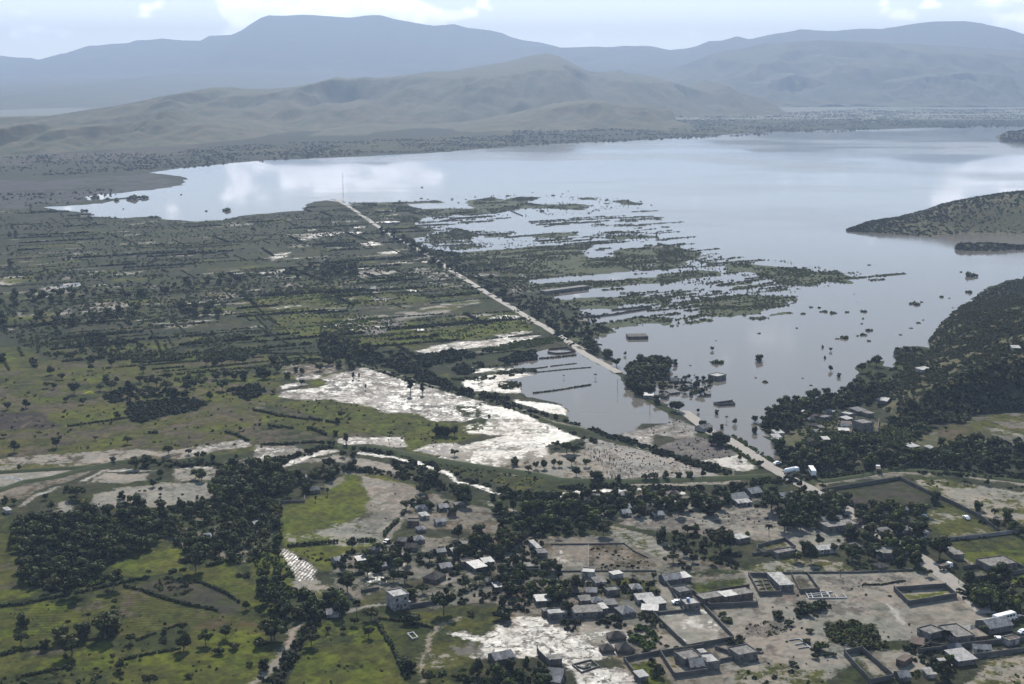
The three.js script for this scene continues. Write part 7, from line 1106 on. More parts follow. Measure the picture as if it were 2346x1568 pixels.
{ // small plots, wet patches and hedge strips of the plain, laid out along the old field banks
  const rnd = rngOf(808), K = ['silt', 'wetsilt', 'grass1', 'grass2', 'dark', 'fallow', 'dark', 'grass3', 'silt', 'fallow'].map((n) => CLS.indexOf(n)), plot = (x, z, L, w, th, c, mix, k) => { const ux = Math.cos(th) * L / 2, uz = Math.sin(th) * L / 2, vx = -Math.sin(th) * w / 2, vz = Math.cos(th) * w / 2, j = () => .8 + .4 * rnd(); const e = [j(), j(), j(), j()]; return [c, mix, k, 5, 0, 0, x - ux * e[0] - vx, z - uz * e[0] - vz, x + ux * e[1] - vx * e[0], z + uz * e[1] - vz, x + ux * e[2] + vx, z + uz * e[2] + vz * e[1], x - ux * e[3] + vx * e[2], z - uz * e[3] + vz]; };
  const extra = [], far = [];
  for (let i = 0; i < 420; i++) { const d = 1080 + 1050 * rnd(), x = -d * .37 + d * (.33 + .0 * rnd()) * rnd() * 1.05, c = K[Math.floor(rnd() * K.length)], pale = c === K[0] || c === K[1]; far.push(plot(x, -d, (pale ? 8 : 20) + 50 * rnd() * rnd(), (pale ? 3 : 6) + 16 * rnd() * rnd(), Math.atan2(-.5, 1) + (rnd() - .5) * .2, c, K[3], pale ? .35 : .45)); }
  for (let i = 0; i < 110; i++) { const d = 830 + 220 * rnd(), x = -d * .36 + d * .3 * rnd(), c = K[2 + Math.floor(rnd() * 6)]; extra.push(plot(x, -d, 14 + 40 * rnd(), 6 + 12 * rnd(), Math.atan2(-.35, 1) + (rnd() - .5) * .2, c, K[3], .45)); }
  const cut = ZONES.findIndex((q) => q[0] === CLS.indexOf('plough'));           // the plots lie under the surveyed fields
  ZONES.splice(cut, 0, ...far, ...extra);
}
const ZP = ZONES.map((q) => pairs(q, 6));
function tile(x0, x1, d0, d1, W, H, warp) {
  const id = new Uint16Array(W * H), sx = W / (x1 - x0), sy = H / (d1 - d0);
  const fill = (P, v) => {
    const B = bounds(P), j0 = Math.max(0, Math.floor((-B[3] - d0) * sy)), j1 = Math.min(H - 1, Math.ceil((-B[2] - d0) * sy));
    for (let j = j0; j <= j1; j++) {
      const zz = -(d0 + (j + .5) / sy), xs = [];
      for (let a = 0, b = P.length - 1; a < P.length; b = a++) { const ya = P[a][1], yb = P[b][1]; if ((ya > zz) !== (yb > zz)) xs.push((P[b][0] - P[a][0]) * (zz - ya) / (yb - ya) + P[a][0]); }
      xs.sort((a, b) => a - b);
      for (let k = 0; k + 1 < xs.length; k += 2) { const i0 = Math.max(0, Math.round((xs[k] - x0) * sx)), i1 = Math.min(W, Math.round((xs[k + 1] - x0) * sx)); for (let i = i0; i < i1; i++) id[j * W + i] = v; }
    }
  };
  ZP.forEach((P, n) => fill(P, n + 1));
  LINES.forEach((L, n) => { const P = pairs(L, 2), w = Math.max(L[1] / 2, .75 / sx); for (let k = 0; k + 1 < P.length; k++) { const [ax, az] = P[k], [bx, bz] = P[k + 1], l = Math.hypot(bx - ax, bz - az) || 1, ux = (bx - ax) / l * w, uz = (bz - az) / l * w; fill([[ax - uz - ux * .3, az + ux - uz * .3], [bx - uz + ux * .3, bz + ux + uz * .3], [bx + uz + ux * .3, bz - ux + uz * .3], [ax + uz - ux * .3, az - ux - uz * .3]], 2000 + n); } });
  const col = new Uint8Array(W * H * 4), rgh = new Uint8Array(W * H * 4), W2 = W >> 1, H2 = H >> 1, shine = new Uint8Array(W2 * H2 * 4).fill(255), WET = ['white', 'wetsilt', 'wetrow'].map((n) => COVER[n]), MUD = COVER.mud, base = { scrub: CL[CLS.indexOf('scrub')], g: CL[CLS.indexOf('grass3')] };
  const OUT = [0, 0, 0, 0, 0, 1];
  const look = (v, x, z, f1, f2, f4) => {
    let c = base.scrub, m = null, k = 0, s = 10, rows = 0, ang = 0, t = 0; OUT[5] = 1;
    if (v >= 2000) c = CL[LINES[v - 2000][0]]; else if (v > 0) { const q = ZONES[v - 1]; c = CL[q[0]]; m = q[1] >= 0 ? CL[q[1]] : null; k = q[2]; s = q[3]; rows = q[4]; ang = q[5]; } else { m = base.g; k = .4; s = 30; }
    if (WET.includes(c) && (c !== WET[0] || z > -600)) { const l1 = Math.abs(vn(x * .13 + 5, z * .11) - .5 + (vn(x * .7, z * .7) - .5) * .16), l2 = Math.abs(vn(x * .31 + 50, z * .22 + 7) - .5 + (f1 - .5) * .2), g = vn(x * .035 + 3, z * .03); if (l1 < .016 + .03 * g || l2 < .02 * g + .004) { m = null; c = MUD; } }
    if (rows) { const a = R(ang), wet = WET.includes(c), r = Math.sin((x * Math.sin(a) + z * Math.cos(a)) / rows * 6.283 + (f2 - .5) * 2 + (f1 - .5) * 1.5); OUT[5] = 1 + .22 * r; if (wet && r < -.1 + (f1 - .5) * 1.6) { m = null; c = MUD; } }
    if (m) { const n = .42 * vn(x / s, z / s * .8) + .32 * vn(x / s * 3.1 + 9, z / s * 2.6) + .26 * vn(x / s * 9, z / s * 8 + 4); t = smooth(-.09, .09, (.5 + (k - .5) * .56) - n); }
    for (let n = 0; n < 5; n++) OUT[n] = m ? c[n] + (m[n] - c[n]) * t : c[n];
    return OUT;
  };
  for (let j = 0; j < H; j++) {
    const z = -(d0 + (j + .5) / sy);
    for (let i = 0; i < W; i++) {
      const x = x0 + (i + .5) / sx, o = (j * W + i) * 4;
      const wx = (vn(x / (warp * 2.2), z / (warp * 2.2)) - .5) * warp * 1.5 + (vn(x / (warp * .5) + 7, z / (warp * .5)) - .5) * warp * .6 + (vn(x / (warp * .16) + 7, z / (warp * .16)) - .5) * warp * .35, wz = (vn(x / (warp * 2.2) + 31, z / (warp * 2.2) + 5) - .5) * warp * 2.2 + (vn(x / (warp * .5) + 3, z / (warp * .5) + 70) - .5) * warp * .8;
      const f1 = vn(x * .9, z * .9), f2 = vn(x * .21 + 50, z * .21), f3 = vn(x * .045 + 9, z * .045 + 80), f4 = vn(x * 2.6, z * 2.6), f5 = vn(x * .47 + 3, z * .4 + 11);
      const at = (px, pz) => id[clamp(Math.round((-pz - d0) * sy), 0, H - 1) * W + clamp(Math.round((px - x0) * sx), 0, W - 1)];
      const va = at(x + wx, z + wz), vb = at(x + wx * .4 + (f4 - .5) * warp * 1.1, z + wz * .4 + (f1 - .5) * warp * 1.6);
      let A = look(va, x, z, f1, f2, f4); let cr = A[0], cg = A[1], cb = A[2], rg = A[3], ct = A[4], rowm = A[5];
      if (vb !== va) { A = look(vb, x, z, f1, f2, f4); cr = (cr + A[0]) / 2; cg = (cg + A[1]) / 2; cb = (cb + A[2]) / 2; rg = (rg + A[3]) / 2; ct = (ct + A[4]) / 2; }
      const mod = rowm * (1 + ct * ((f1 - .5) * .9 + (f4 - .5) * .6 + (f5 - .5) * 1 + (f2 - .5) * .9 + (f3 - .5) * .5)), hue = (f2 + f3 - 1) * .11;
      col[o] = LUT[clamp(cr * mod * (1 + hue) * 4095 | 0, 0, 4095)]; col[o + 1] = LUT[clamp(cg * mod * (1 - hue * .15) * 4095 | 0, 0, 4095)]; col[o + 2] = LUT[clamp(cb * mod * (1 - hue * .4) * 4095 | 0, 0, 4095)];
      col[o + 3] = 255;
      if (rg < .7 && rg > .2) rg = clamp(rg + (rg < .625 && rg > .59 ? .45 : 1) * ((f1 - .5) * .3 + (f4 - .5) * .2 + (f5 - .5) * .22 + (f2 - .5) * .24 + (f3 - .5) * .2), .4, .95);
      if (!(i & 1) && !(j & 1) && (i >> 1) < W2 && (j >> 1) < H2) shine[((j >> 1) * W2 + (i >> 1)) * 4 + 3] = 255 * (rg > .9 ? .12 : rg > .8 ? .35 : 1);
      rgh[o] = rgh[o + 1] = rgh[o + 2] = rg * 255; rgh[o + 3] = 255;
    }
  }
  const tex = (data, srgb, w = W, h = H) => { const q = new THREE.DataTexture(data, w, h); q.magFilter = THREE.LinearFilter; q.minFilter = THREE.LinearMipmapLinearFilter; q.generateMipmaps = true; if (srgb) q.colorSpace = THREE.SRGBColorSpace; q.needsUpdate = true; return q; };
  return { map: tex(col, true), roughnessMap: tex(rgh), specularIntensityMap: tex(shine, false, W2, H2) };
}
function noiseTexture(N, fn, srgb) { const d = new Uint8Array(N * N * 4); for (let j = 0; j < N; j++) for (let i = 0; i < N; i++) { const v = fn(i / N, j / N), o = (j * N + i) * 4; for (let n = 0; n < 3; n++) d[o + n] = clamp(Array.isArray(v) ? v[n] : v, 0, 255); d[o + 3] = 255; } const t = new THREE.DataTexture(d, N, N); t.wrapS = t.wrapT = THREE.RepeatWrapping; t.magFilter = THREE.LinearFilter; if (srgb) t.colorSpace = THREE.SRGBColorSpace; t.needsUpdate = true; return t; }
// seamless noise: the lattice wraps at the tile edge
const tn = (u, v, f, n) => { let s = 0, a = .5, w = 0; for (let k = 0; k < n; k++, f *= 2, a *= .5) { const x = u * f, y = v * f, xi = Math.floor(x), yi = Math.floor(y), fx = x - xi, fy = y - yi, uu = fx * fx * (3 - 2 * fx), vv = fy * fy * (3 - 2 * fy), g = (p, q) => VAL[PERM[PERM[(p % f + k * 37) & 511] + (q % f)]]; const A = g(xi, yi), B = g(xi + 1, yi), C = g(xi, yi + 1), D = g(xi + 1, yi + 1); s += a * (A + (B - A) * uu + (C - A + (A - B - C + D) * uu) * vv); w += a; } return s / w; };
const bumpTex = noiseTexture(512, (u, v) => 255 * tn(u, v, 8, 6)); bumpTex.channel = 1;

function rect(x0, x1, d0, d1, nx, nz, uvOf) {
  const p = [], uv = [], uv1 = [], n = [], ix = [];
  for (let j = 0; j <= nz; j++) for (let i = 0; i <= nx; i++) { const x = x0 + (x1 - x0) * i / nx, d = d0 + (d1 - d0) * j / nz; p.push(x, 0, -d); uv.push(...uvOf(x, d)); uv1.push(x / 24, d / 24); n.push(0, 1, 0); }
  for (let j = 0; j < nz; j++) for (let i = 0; i < nx; i++) { const a = j * (nx + 1) + i, b = a + 1, c = a + nx + 1; ix.push(a, b, c, b, c + 1, c); }
  const g = new THREE.BufferGeometry(); g.setAttribute('position', new THREE.Float32BufferAttribute(p, 3)); g.setAttribute('normal', new THREE.Float32BufferAttribute(n, 3)); g.setAttribute('uv', new THREE.Float32BufferAttribute(uv, 2)); g.setAttribute('uv1', new THREE.Float32BufferAttribute(uv1, 2)); g.setIndex(ix); return g;
}
{
  const T = [[-350, 350, 380, 920, 2048, 1580, 2.6, .22], [-820, 820, 920, 2200, 2048, 1600, 6, .3], [-2400, 2400, 2200, 6500, 2048, 1836, 22, 0]];
  const geos = [], mats = [];
  for (const [x0, x1, d0, d1, W, H, wp, bs] of T) {
    geos.push(rect(x0, x1, d0, d1, 8, 8, (x, d) => [(x - x0) / (x1 - x0), (d - d0) / (d1 - d0)]));
    const q = tile(x0, x1, d0, d1, W, H, wp), m = new THREE.MeshPhysicalMaterial({ ...q, roughness: 1, specularIntensity: .6 });
    if (bs) { m.bumpMap = bumpTex; m.bumpScale = bs; }
    mats.push(m);
  }
  const wide = noiseTexture(1024, (u, v) => { const n = tn(u, v, 16, 6), f = tn(u, v, 24, 2), p = tn(u, v, 64, 3), a = f > .56 ? [.1, .125, .04] : f < .42 ? [.115, .105, .062] : [.062, .075, .035], k = .6 + .8 * (n * .5 + p * .5); return a.map((c) => toByte(c * k * .5)); }, true);
  const uvw = (x, d) => [x / 3000, d / 3000], far = 23000;
  const outer = [rect(-far, far, -8000, 380, 8, 4, uvw), rect(-far, far, 6500, far, 8, 4, uvw)];
  for (const [a, d0, d1] of [[350, 380, 920], [820, 920, 2200], [2400, 2200, 6500]]) outer.push(rect(-far, -a, d0, d1, 8, 2, uvw), rect(a, far, d0, d1, 8, 2, uvw));
  geos.push(mergeGeometries(outer)); mats.push(new THREE.MeshStandardMaterial({ map: wide, roughness: .95 }));
  const g = mesh(mergeGeometries(geos, true), mats);
  add(g, 'ground', 'flat farmland and mud-covered plain', 'ground', null, 'structure');
}

// ---------------------------------------------------------------- water
function rough(P, seg, amp, closed = true) {
  const out = [], n = P.length;
  for (let i = 0; i < (closed ? n : n - 1); i++) {
    const [ax, az] = P[i], [bx, bz] = P[(i + 1) % n], d = Math.max(300, -(az + bz) / 2), L = Math.hypot(bx - ax, bz - az), k = Math.max(1, Math.min(60, Math.ceil(L / (seg * d / 1000)))), A = Math.min(amp * d / 1000, L * .35);
    for (let s = 0; s < k; s++) { const t = s / k, x = ax + (bx - ax) * t, z = az + (bz - az) * t, q = 14 * d / 1000; out.push([x + (fbm(x / q, z / q, 4) - .5) * 2 * A, z + (fbm(x / q + 40, z / q + 7, 4) - .5) * 2.6 * A]); }
  }
  return out;
}
function sheet(P, y, holes) { const s = new THREE.Shape(P.map(([x, z]) => new THREE.Vector2(x, -z))); const g = new THREE.ShapeGeometry(s); g.rotateX(-Math.PI / 2); g.translate(0, y, 0); const p = g.attributes.position, uv = []; for (let i = 0; i < p.count; i++) uv.push(p.getX(i) / 2600, p.getZ(i) / 1500); g.setAttribute('uv', new THREE.Float32BufferAttribute(uv, 2)); return g; }
const ruffle = noiseTexture(512, (u, v) => { const n = tn(u, v, 4, 5); return 255 * clamp(.03 + .12 * smooth(.5, .78, n), 0, 1); });
const waterMat = new THREE.MeshPhysicalMaterial({ roughness: 1, roughnessMap: ruffle, ior: 1.33 }); waterMat.color.setRGB(.125, .11, .09);
const lakeP = pairs(LAKE), floodP = FLOOD.map((f) => pairs(f)), islP = ISL.map((f) => pairs(f));
add(mesh(sheet(rough(lakeP, 7, 6), .06), waterMat), 'lake', 'calm grey-blue flooded lake reaching the far shore', 'lake', null, 'structure');
for (const f of floodP) add(mesh(sheet(rough(f, 5, 3), .05), waterMat), 'flood_water', 'shallow flood water left of the drowned road', 'water', null, 'structure');
const landTex = noiseTexture(256, (u, v) => { const k = .5 + tn(u, v, 16, 5); return [.045, .052, .022].map((c) => toByte(c * k)); }, true); landTex.repeat.set(45, 16);
const landMat = new THREE.MeshPhysicalMaterial({ map: landTex, roughness: .95, specularIntensity: .15 });
islP.forEach((P) => add(mesh(sheet(rough(P, 5, 9), .12), landMat), 'marsh_land', 'low marshy land just above the lake level', 'marsh', null, 'structure'));

const strips = [];
{ // many thin strips of half-drowned field banks run out into the lake, all the same way
  const rnd = rngOf(404), D = pairs(DELTA), [a, b, c, d] = bounds(D), geos = [], dir = Math.atan2(-.62, 1);
  for (let i = 0; i < 900 && strips.length < 230; i++) {
    const x = a + (b - a) * rnd(), z = c + (d - c) * rnd(); if (!inside(D, x, z) || vn(x / 70, z / 70) < .3 + .3 * rnd()) continue;
    const L = 10 + 70 * Math.pow(rnd(), 2), w = 1.6 + 6 * Math.pow(rnd(), 2), th = dir + (rnd() - .5) * .24, P = [], n = Math.max(6, Math.round(L / 3)), ux = Math.cos(th), uz = Math.sin(th);
    for (const side of [1, -1]) for (let k = 0; k < n; k++) { const t = side > 0 ? k / n : 1 - k / n, o = side * w * Math.pow(Math.sin(Math.PI * clamp(t, .02, .98)), .5) * (.25 + .75 * vn(k * .9 + i * 7, side + 3)), bend = (vn(t * 3 + i, 5) - .5) * w * 1.5; P.push([x + ux * (t - .5) * L - uz * (o + bend), z + uz * (t - .5) * L + ux * (o + bend)]); }
    geos.push(sheet(P, .1 + .01 * (strips.length % 3))); strips.push([x, z, L, w, ux, uz]);
  }
  add(mesh(mergeGeometries(geos), landMat), 'marsh_land', 'thin half-drowned field banks reaching into the lake', 'marsh', null, 'structure');
}

// ---------------------------------------------------------------- hills and mountains
const slopeTex = noiseTexture(1024, (u, v) => { const n = tn(u, v, 16, 6), p = tn(u, v, 64, 4), q = tn(u, v, 8, 3); const g = clamp((n - .5) * 3 + .5, 0, 1), a = [.085 + .06 * (1 - g), .088 + .02 * (1 - g), .045 + .02 * (1 - g)], k = .55 + .9 * p * (.6 + .8 * q); return a.map((c) => toByte(c * k)); }, true);
function ridgeMesh(tab, nx, nz, noiseAmp, texM, lift = -.6, extra = null) {
  const p = [], uv = [], ix = [], X0 = tab[0][0], X1 = tab[tab.length - 1][0];
  for (let i = 0; i <= nx; i++) {
    const x = X0 + (X1 - X0) * i / nx, [, zc, h0, wf, wb] = row(tab, x), h = noiseAmp ? h0 * (1 + .05 * (fbm(x / wf * 14, 3.3, 4) - .5)) : h0;
    for (let j = 0; j <= nz; j++) {
      const s = j / nz * 2 - 1, t = s > 0 ? s : -s, zz = s > 0 ? zc + wf * s * 1.06 : zc + wb * s * 1.06, k = Math.max(0, 1 - t);
      let y = s > 0 ? h * (noiseAmp ? Math.pow(k, 1.35) : k * k * (3 - 2 * k))   : noiseAmp ? h * Math.pow(k, 1.15) : h * (1 - Math.pow(Math.min(1, t), 2.5));
      if (noiseAmp) { const w = (wf + wb) / 2, u = x / w, v = zz / w; const spur = 1 - Math.abs(2 * fbm(u * 3.1 + 5, v * .9, 4) - 1), f = fbm(u * 9, v * 7, 5) + .9 * (.5 - Math.abs(2 * fbm(u * 12 + 3, v * 4.5, 3) - 1)); y += h * noiseAmp * (Math.min(1, t * 5) * (1 - t)) * ((spur - .62) * 5) + h * noiseAmp * .8 * (f - .7) * Math.min(1, t * 4 + .025) * (1 - t * .6); }
      if (noiseAmp) y = Math.min(y, h * Math.max(1 - Math.max(.2, wf / 4800) * t, .42 * (1 - t)));
      p.push(x, y + lift, zz); uv.push(x / texM, zz / texM);
    }
  }
  for (let i = 0; i < nx; i++) for (let j = 0; j < nz; j++) { const a = i * (nz + 1) + j, b = a + 1, c = a + nz + 1; ix.push(a, b, c, b, c + 1, c); }
  const g = new THREE.BufferGeometry(); g.setAttribute('position', new THREE.Float32BufferAttribute(p, 3)); g.setAttribute('uv', new THREE.Float32BufferAttribute(uv, 2)); g.setIndex(ix); g.computeVertexNormals(); return g;
}
const hillMat = new THREE.MeshPhysicalMaterial({ map: slopeTex, roughness: .95, specularIntensity: .15 }); hillMat.color.setRGB(.6, .66, .52);
const MLAB = ['high blue mountain massif on the horizon at left', 'far blue mountain range on the horizon at right', 'second hazy mountain ridge at right in front of the far range', 'long green hill ridge behind the lake with a pointed summit', 'low pale foothills between the left shore and the green ridge', 'small hazy knolls on the far right plain'];
MT.forEach(([n, tab, amp], i) => add(mesh(ridgeMesh(tab, 560, 120, amp, i < 3 ? 2600 : 900, -3), hillMat), i < 3 ? 'mountain' : 'hill', MLAB[i], i < 3 ? 'mountain' : 'hill', null, 'structure'));
{
  const p = [], uv = [], ix = [], N = 150, x0 = 110, x1 = 470, z0 = -1420, z1 = -660;
  for (let i = 0; i <= N; i++) for (let j = 0; j <= N * 2; j++) { const x = x0 + (x1 - x0) * i / N, z = z0 + (z1 - z0) * j / (N * 2), h = hillY(x, z); p.push(x, h + (h > .4 ? (fbm(x / 14, z / 14, 4) - .5) * Math.min(4, h * .35) : 0) - .35, z); uv.push(x / 90, z / 90); }
  for (let i = 0; i < N; i++) for (let j = 0; j < N * 2; j++) { const a = i * (N * 2 + 1) + j, b = a + 1, c = a + N * 2 + 1; ix.push(a, b, c, b, c + 1, c); }
  const g = new THREE.BufferGeometry(); g.setAttribute('position', new THREE.Float32BufferAttribute(p, 3)); g.setAttribute('uv', new THREE.Float32BufferAttribute(uv, 2)); g.setIndex(ix); g.computeVertexNormals();
  add(mesh(g, hillMat), 'hill', 'scrub-covered hill on the right shore with a steep shaded face', 'hill', null, 'structure');
}
add(mesh(ridgeMesh(PEN, 120, 60, 0, 110, -.3), hillMat), 'hill', 'brown scrubby headland reaching into the lake at right', 'hill', null, 'structure');
add(mesh(ridgeMesh(ISLET, 40, 16, 0, 60, -.2), hillMat), 'island', 'small wooded islet just below the brown headland', 'island', null, 'structure');
add(mesh(ridgeMesh(FARI, 30, 16, 0, 200, -.2), hillMat), 'island', 'dark far headland cut by the right edge', 'island', null, 'structure');

// ---------------------------------------------------------------- roads
const roadTex = noiseTexture(256, (u, v) => { const k = .75 + .5 * tn(u, v, 8, 5); return [.2, .176, .144].map((c) => toByte(c * k)); }, true);
const roadMat = new THREE.MeshStandardMaterial({ map: roadTex, roughness: .85 });
function strip(P, w, y, skirt) {
  const p = [], uv = [], ix = []; let L = 0;
  for (let i = 0; i < P.length; i++) {
    const a = P[Math.max(0, i - 1)], b = P[Math.min(P.length - 1, i + 1)], l = Math.hypot(b[0] - a[0], b[1] - a[1]) || 1, nx = -(b[1] - a[1]) / l, nz = (b[0] - a[0]) / l;
    if (i) L += Math.hypot(P[i][0] - P[i - 1][0], P[i][1] - P[i - 1][1]);
    const jit = (vn(L / 9, 3) - .5) * .8;
    for (const [o, yy] of [[-w / 2 - skirt, -.05], [-w / 2 + jit, y], [w / 2 + jit, y], [w / 2 + skirt, -.05]]) { const x = P[i][0] + nx * o, z = P[i][1] + nz * o; p.push(x, yy, z); uv.push(x / 9, z / 9); }
  }
  for (let i = 0; i + 1 < P.length; i++) for (let k = 0; k < 3; k++) { const a = i * 4 + k, b = a + 4; ix.push(a, a + 1, b, a + 1, b + 1, b); }
  const g = new THREE.BufferGeometry(); g.setAttribute('position', new THREE.Float32BufferAttribute(p, 3)); g.setAttribute('uv', new THREE.Float32BufferAttribute(uv, 2)); g.setIndex(ix); g.computeVertexNormals(); return g;
}
ROADS.forEach((r, i) => add(mesh(strip(rough(pairs(r), 12, .6, false).concat([pairs(r).at(-1)]), i ? 5.2 : 4.8, .45, i ? 1.3 : .9), roadMat), 'road', i ? 'pale dirt road running through the village to the flood' : 'straight pale causeway road across the drowned plain', 'road', null, 'structure'));

const bankTex = noiseTexture(256, (u, v) => { const k = .6 + .8 * tn(u, v, 16, 4); return [.04, .05, .019].map((c) => toByte(c * k)); }, true), bankMat = new THREE.MeshPhysicalMaterial({ map: bankTex, roughness: .95, specularIntensity: .15 });
BANKS.forEach(([w, y, k, label, ...r]) => add(mesh(strip(rough(pairs(r), 8, .5, false).concat([pairs(r).at(-1)]), w, y, k), bankMat), 'embankment', label, 'embankment', null, 'structure'));

// ---------------------------------------------------------------- foliage
const leafMat = new THREE.MeshPhysicalMaterial({ roughness: .8, specularIntensity: .3, vertexColors: true, side: THREE.DoubleSide });
const bushMat = new THREE.MeshPhysicalMaterial({ roughness: 1, specularIntensity: .2, transmission: .42, thickness: 0, vertexColors: true, side: THREE.DoubleSide });
const leafMats = Object.fromEntries(Object.entries({ dark: [0.04128, 0.05364, 0.0186], mid: [0.05988, 0.07848, 0.02376], olive: [0.08052, 0.09084, 0.033], leafy: [0.1032, 0.129, 0.03096], bright: [0.1032, 0.1548, 0.03096], yellow: [0.3096, 0.2683, 0.03096], palm: [0.0516, 0.06396, 0.02472] }).map(([k, c]) => { const m = leafMat.clone(); m.color.setRGB(...c); return [k, m]; }));
const barkMat = std(.11, .09, .07, .95);
const V3 = (x, y, z) => new THREE.Vector3(x, y, z);
// a cloud of small leaf sprays in clumps; blobs: [x,y,z,r,ry]
function foliage(rnd, blobs, per, size, core = true) {
  const p = [], n = [], c = [], q = new THREE.Vector3(), e = new THREE.Vector3(), f = new THREE.Vector3();
  for (const [bx, by, bz, r, ry] of blobs) {
    for (let i = 0; i < per; i++) {
      q.set(rnd() * 2 - 1, rnd() * 2 - 1, rnd() * 2 - 1); if (q.lengthSq() > 1 || q.lengthSq() < .01) { i--; continue; }
      q.normalize(); const k = .72 + .4 * rnd(), x = bx + q.x * r * k, y = by + q.y * ry * k, z = bz + q.z * r * k, s = size * (.6 + .8 * rnd());
      e.set(rnd() - .5, rnd() - .5, rnd() - .5).normalize(); f.crossVectors(q, e).normalize(); e.crossVectors(f, q).addScaledVector(q, (rnd() - .5) * 1.2).normalize();
      const nn = q.clone().addScaledVector(V3(rnd() - .5, rnd() - .5, rnd() - .5), .9).normalize(), t = .65 + .7 * rnd();
      const P = [[0, -s], [s * .75, 0], [0, s], [-s * .75, 0]].map(([a, b]) => [x + f.x * a + e.x * b, y + f.y * a + e.y * b, z + f.z * a + e.z * b]);
      for (const m of [0, 1, 2, 0, 2, 3]) { p.push(...P[m]); n.push(nn.x, nn.y, nn.z); c.push(t * (.95 + .1 * rnd()), t, t * .9); }
    }
    if (core) { const g = new THREE.IcosahedronGeometry(1, 1), a = g.attributes.position; for (let i = 0; i < a.count; i++) { const h = .68 + .2 * vn(a.getX(i) * 3 + bx * 9, a.getY(i) * 3 + a.getZ(i) * 2); p.push(bx + a.getX(i) * r * h, by + a.getY(i) * ry * h, bz + a.getZ(i) * r * h); n.push(a.getX(i), a.getY(i), a.getZ(i)); c.push(.8, .8, .75); } }
  }
  const g = new THREE.BufferGeometry(); g.setAttribute('position', new THREE.Float32BufferAttribute(p, 3)); g.setAttribute('normal', new THREE.Float32BufferAttribute(n, 3)); g.setAttribute('color', new THREE.Float32BufferAttribute(c, 3)); return g;
}
function limb(a, b, r0, r1) { const d = b.clone().sub(a), g = new THREE.CylinderGeometry(r1, r0, d.length(), 6, 1); g.translate(0, d.length() / 2, 0); g.applyQuaternion(new THREE.Quaternion().setFromUnitVectors(V3(0, 1, 0), d.normalize())); g.translate(a.x, a.y, a.z); return g; }
// every tree kind is built one metre tall and scaled by its height
function broadleaf(seed, o) {
  const rnd = rngOf(seed), blobs = [], limbs = [limb(V3(0, -.02, 0), V3(0, o.fork, 0), .035, .024)];
  for (let i = 0; i < o.n; i++) {
    const a = i * 2.4 + rnd(), rr = o.spread * Math.sqrt((i + .4) / o.n) * (.75 + .5 * rnd()), y = o.cy + (rnd() - .5) * o.tall * (1 - .4 * rr / o.spread), r = o.r * (.75 + .5 * rnd());
    blobs.push([Math.cos(a) * rr, Math.min(y, 1 - r * .8), Math.sin(a) * rr, r, r * .85]);
    limbs.push(limb(V3(0, o.fork * (.7 + .3 * rnd()), 0), V3(Math.cos(a) * rr * .8, y, Math.sin(a) * rr * .8), .018, .007));
  }
  return { crown: foliage(rnd, blobs, o.per ?? 74, o.leaf ?? .045), trunk: mergeGeometries(limbs) };
}
function palm(seed) {
  const rnd = rngOf(seed), p = [], n = [], c = [], lean = (rnd() - .5) * .12, tl = .72, limbs = [limb(V3(0, -.02, 0), V3(lean * .4, tl * .5, 0), .022, .017), limb(V3(lean * .4, tl * .5, 0), V3(lean, tl, 0), .017, .013)];
  for (let i = 0; i < 16; i++) {
    const a = i / 16 * 6.283 + rnd() * .3, up = .25 + .6 * rnd(), L = .3 + .08 * rnd(); let o = V3(lean, tl, 0), prev = null;
    for (let s = 0; s <= 6; s++) {
      const t = s / 6, r = L * t, y = tl + L * (up * t - (up * .55 + .75) * t * t), w = .055 * Math.sin(Math.PI * Math.min(1, t * .93 + .08)), q = V3(lean + Math.cos(a) * r, y, Math.sin(a) * r), sx = -Math.sin(a) * w, sz = Math.cos(a) * w;
      const cur = [q.clone().add(V3(sx, -w * .5, sz)), q, q.clone().add(V3(-sx, -w * .5, -sz))];
      if (prev) for (const [u, v] of [[0, 1], [1, 2]]) for (const m of [prev[u], prev[v], cur[u], prev[v], cur[v], cur[u]]) { p.push(m.x, m.y, m.z); n.push(Math.cos(a) * .3, .9, Math.sin(a) * .3); const k = .7 + .5 * ((s + i) % 2); c.push(k, k, k * .9); }
      prev = cur;
    }
  }
  const g = new THREE.BufferGeometry(); g.setAttribute('position', new THREE.Float32BufferAttribute(p, 3)); g.setAttribute('normal', new THREE.Float32BufferAttribute(n, 3)); g.setAttribute('color', new THREE.Float32BufferAttribute(c, 3));
  return { crown: g, trunk: mergeGeometries(limbs) };
}
const FORMS = {
  b: [broadleaf(1, { n: 11, spread: .30, cy: .56, tall: .46, r: .19, fork: .22 }), broadleaf(2, { n: 10, spread: .26, cy: .55, tall: .52, r: .19, fork: .2 }), broadleaf(3, { n: 12, spread: .38, cy: .58, tall: .36, r: .18, fork: .26 }), broadleaf(4, { n: 9, spread: .24, cy: .54, tall: .56, r: .2, fork: .18 }), broadleaf(5, { n: 13, spread: .42, cy: .62, tall: .34, r: .17, fork: .28 }), broadleaf(15, { n: 13, spread: .34, cy: .45, tall: .72, r: .2, fork: .1 }), broadleaf(16, { n: 13, spread: .4, cy: .44, tall: .66, r: .21, fork: .1 })],
  t: [broadleaf(6, { n: 7, spread: .1, cy: .62, tall: .6, r: .12, fork: .5 }), broadleaf(7, { n: 6, spread: .13, cy: .66, tall: .5, r: .13, fork: .5 })],
  s: [broadleaf(8, { n: 6, spread: .5, cy: .5, tall: .3, r: .34, fork: .2, leaf: .09, per: 46 })],
  p: [palm(9), palm(10)],
};
FORMS.y = FORMS.g = [FORMS.b[1]];
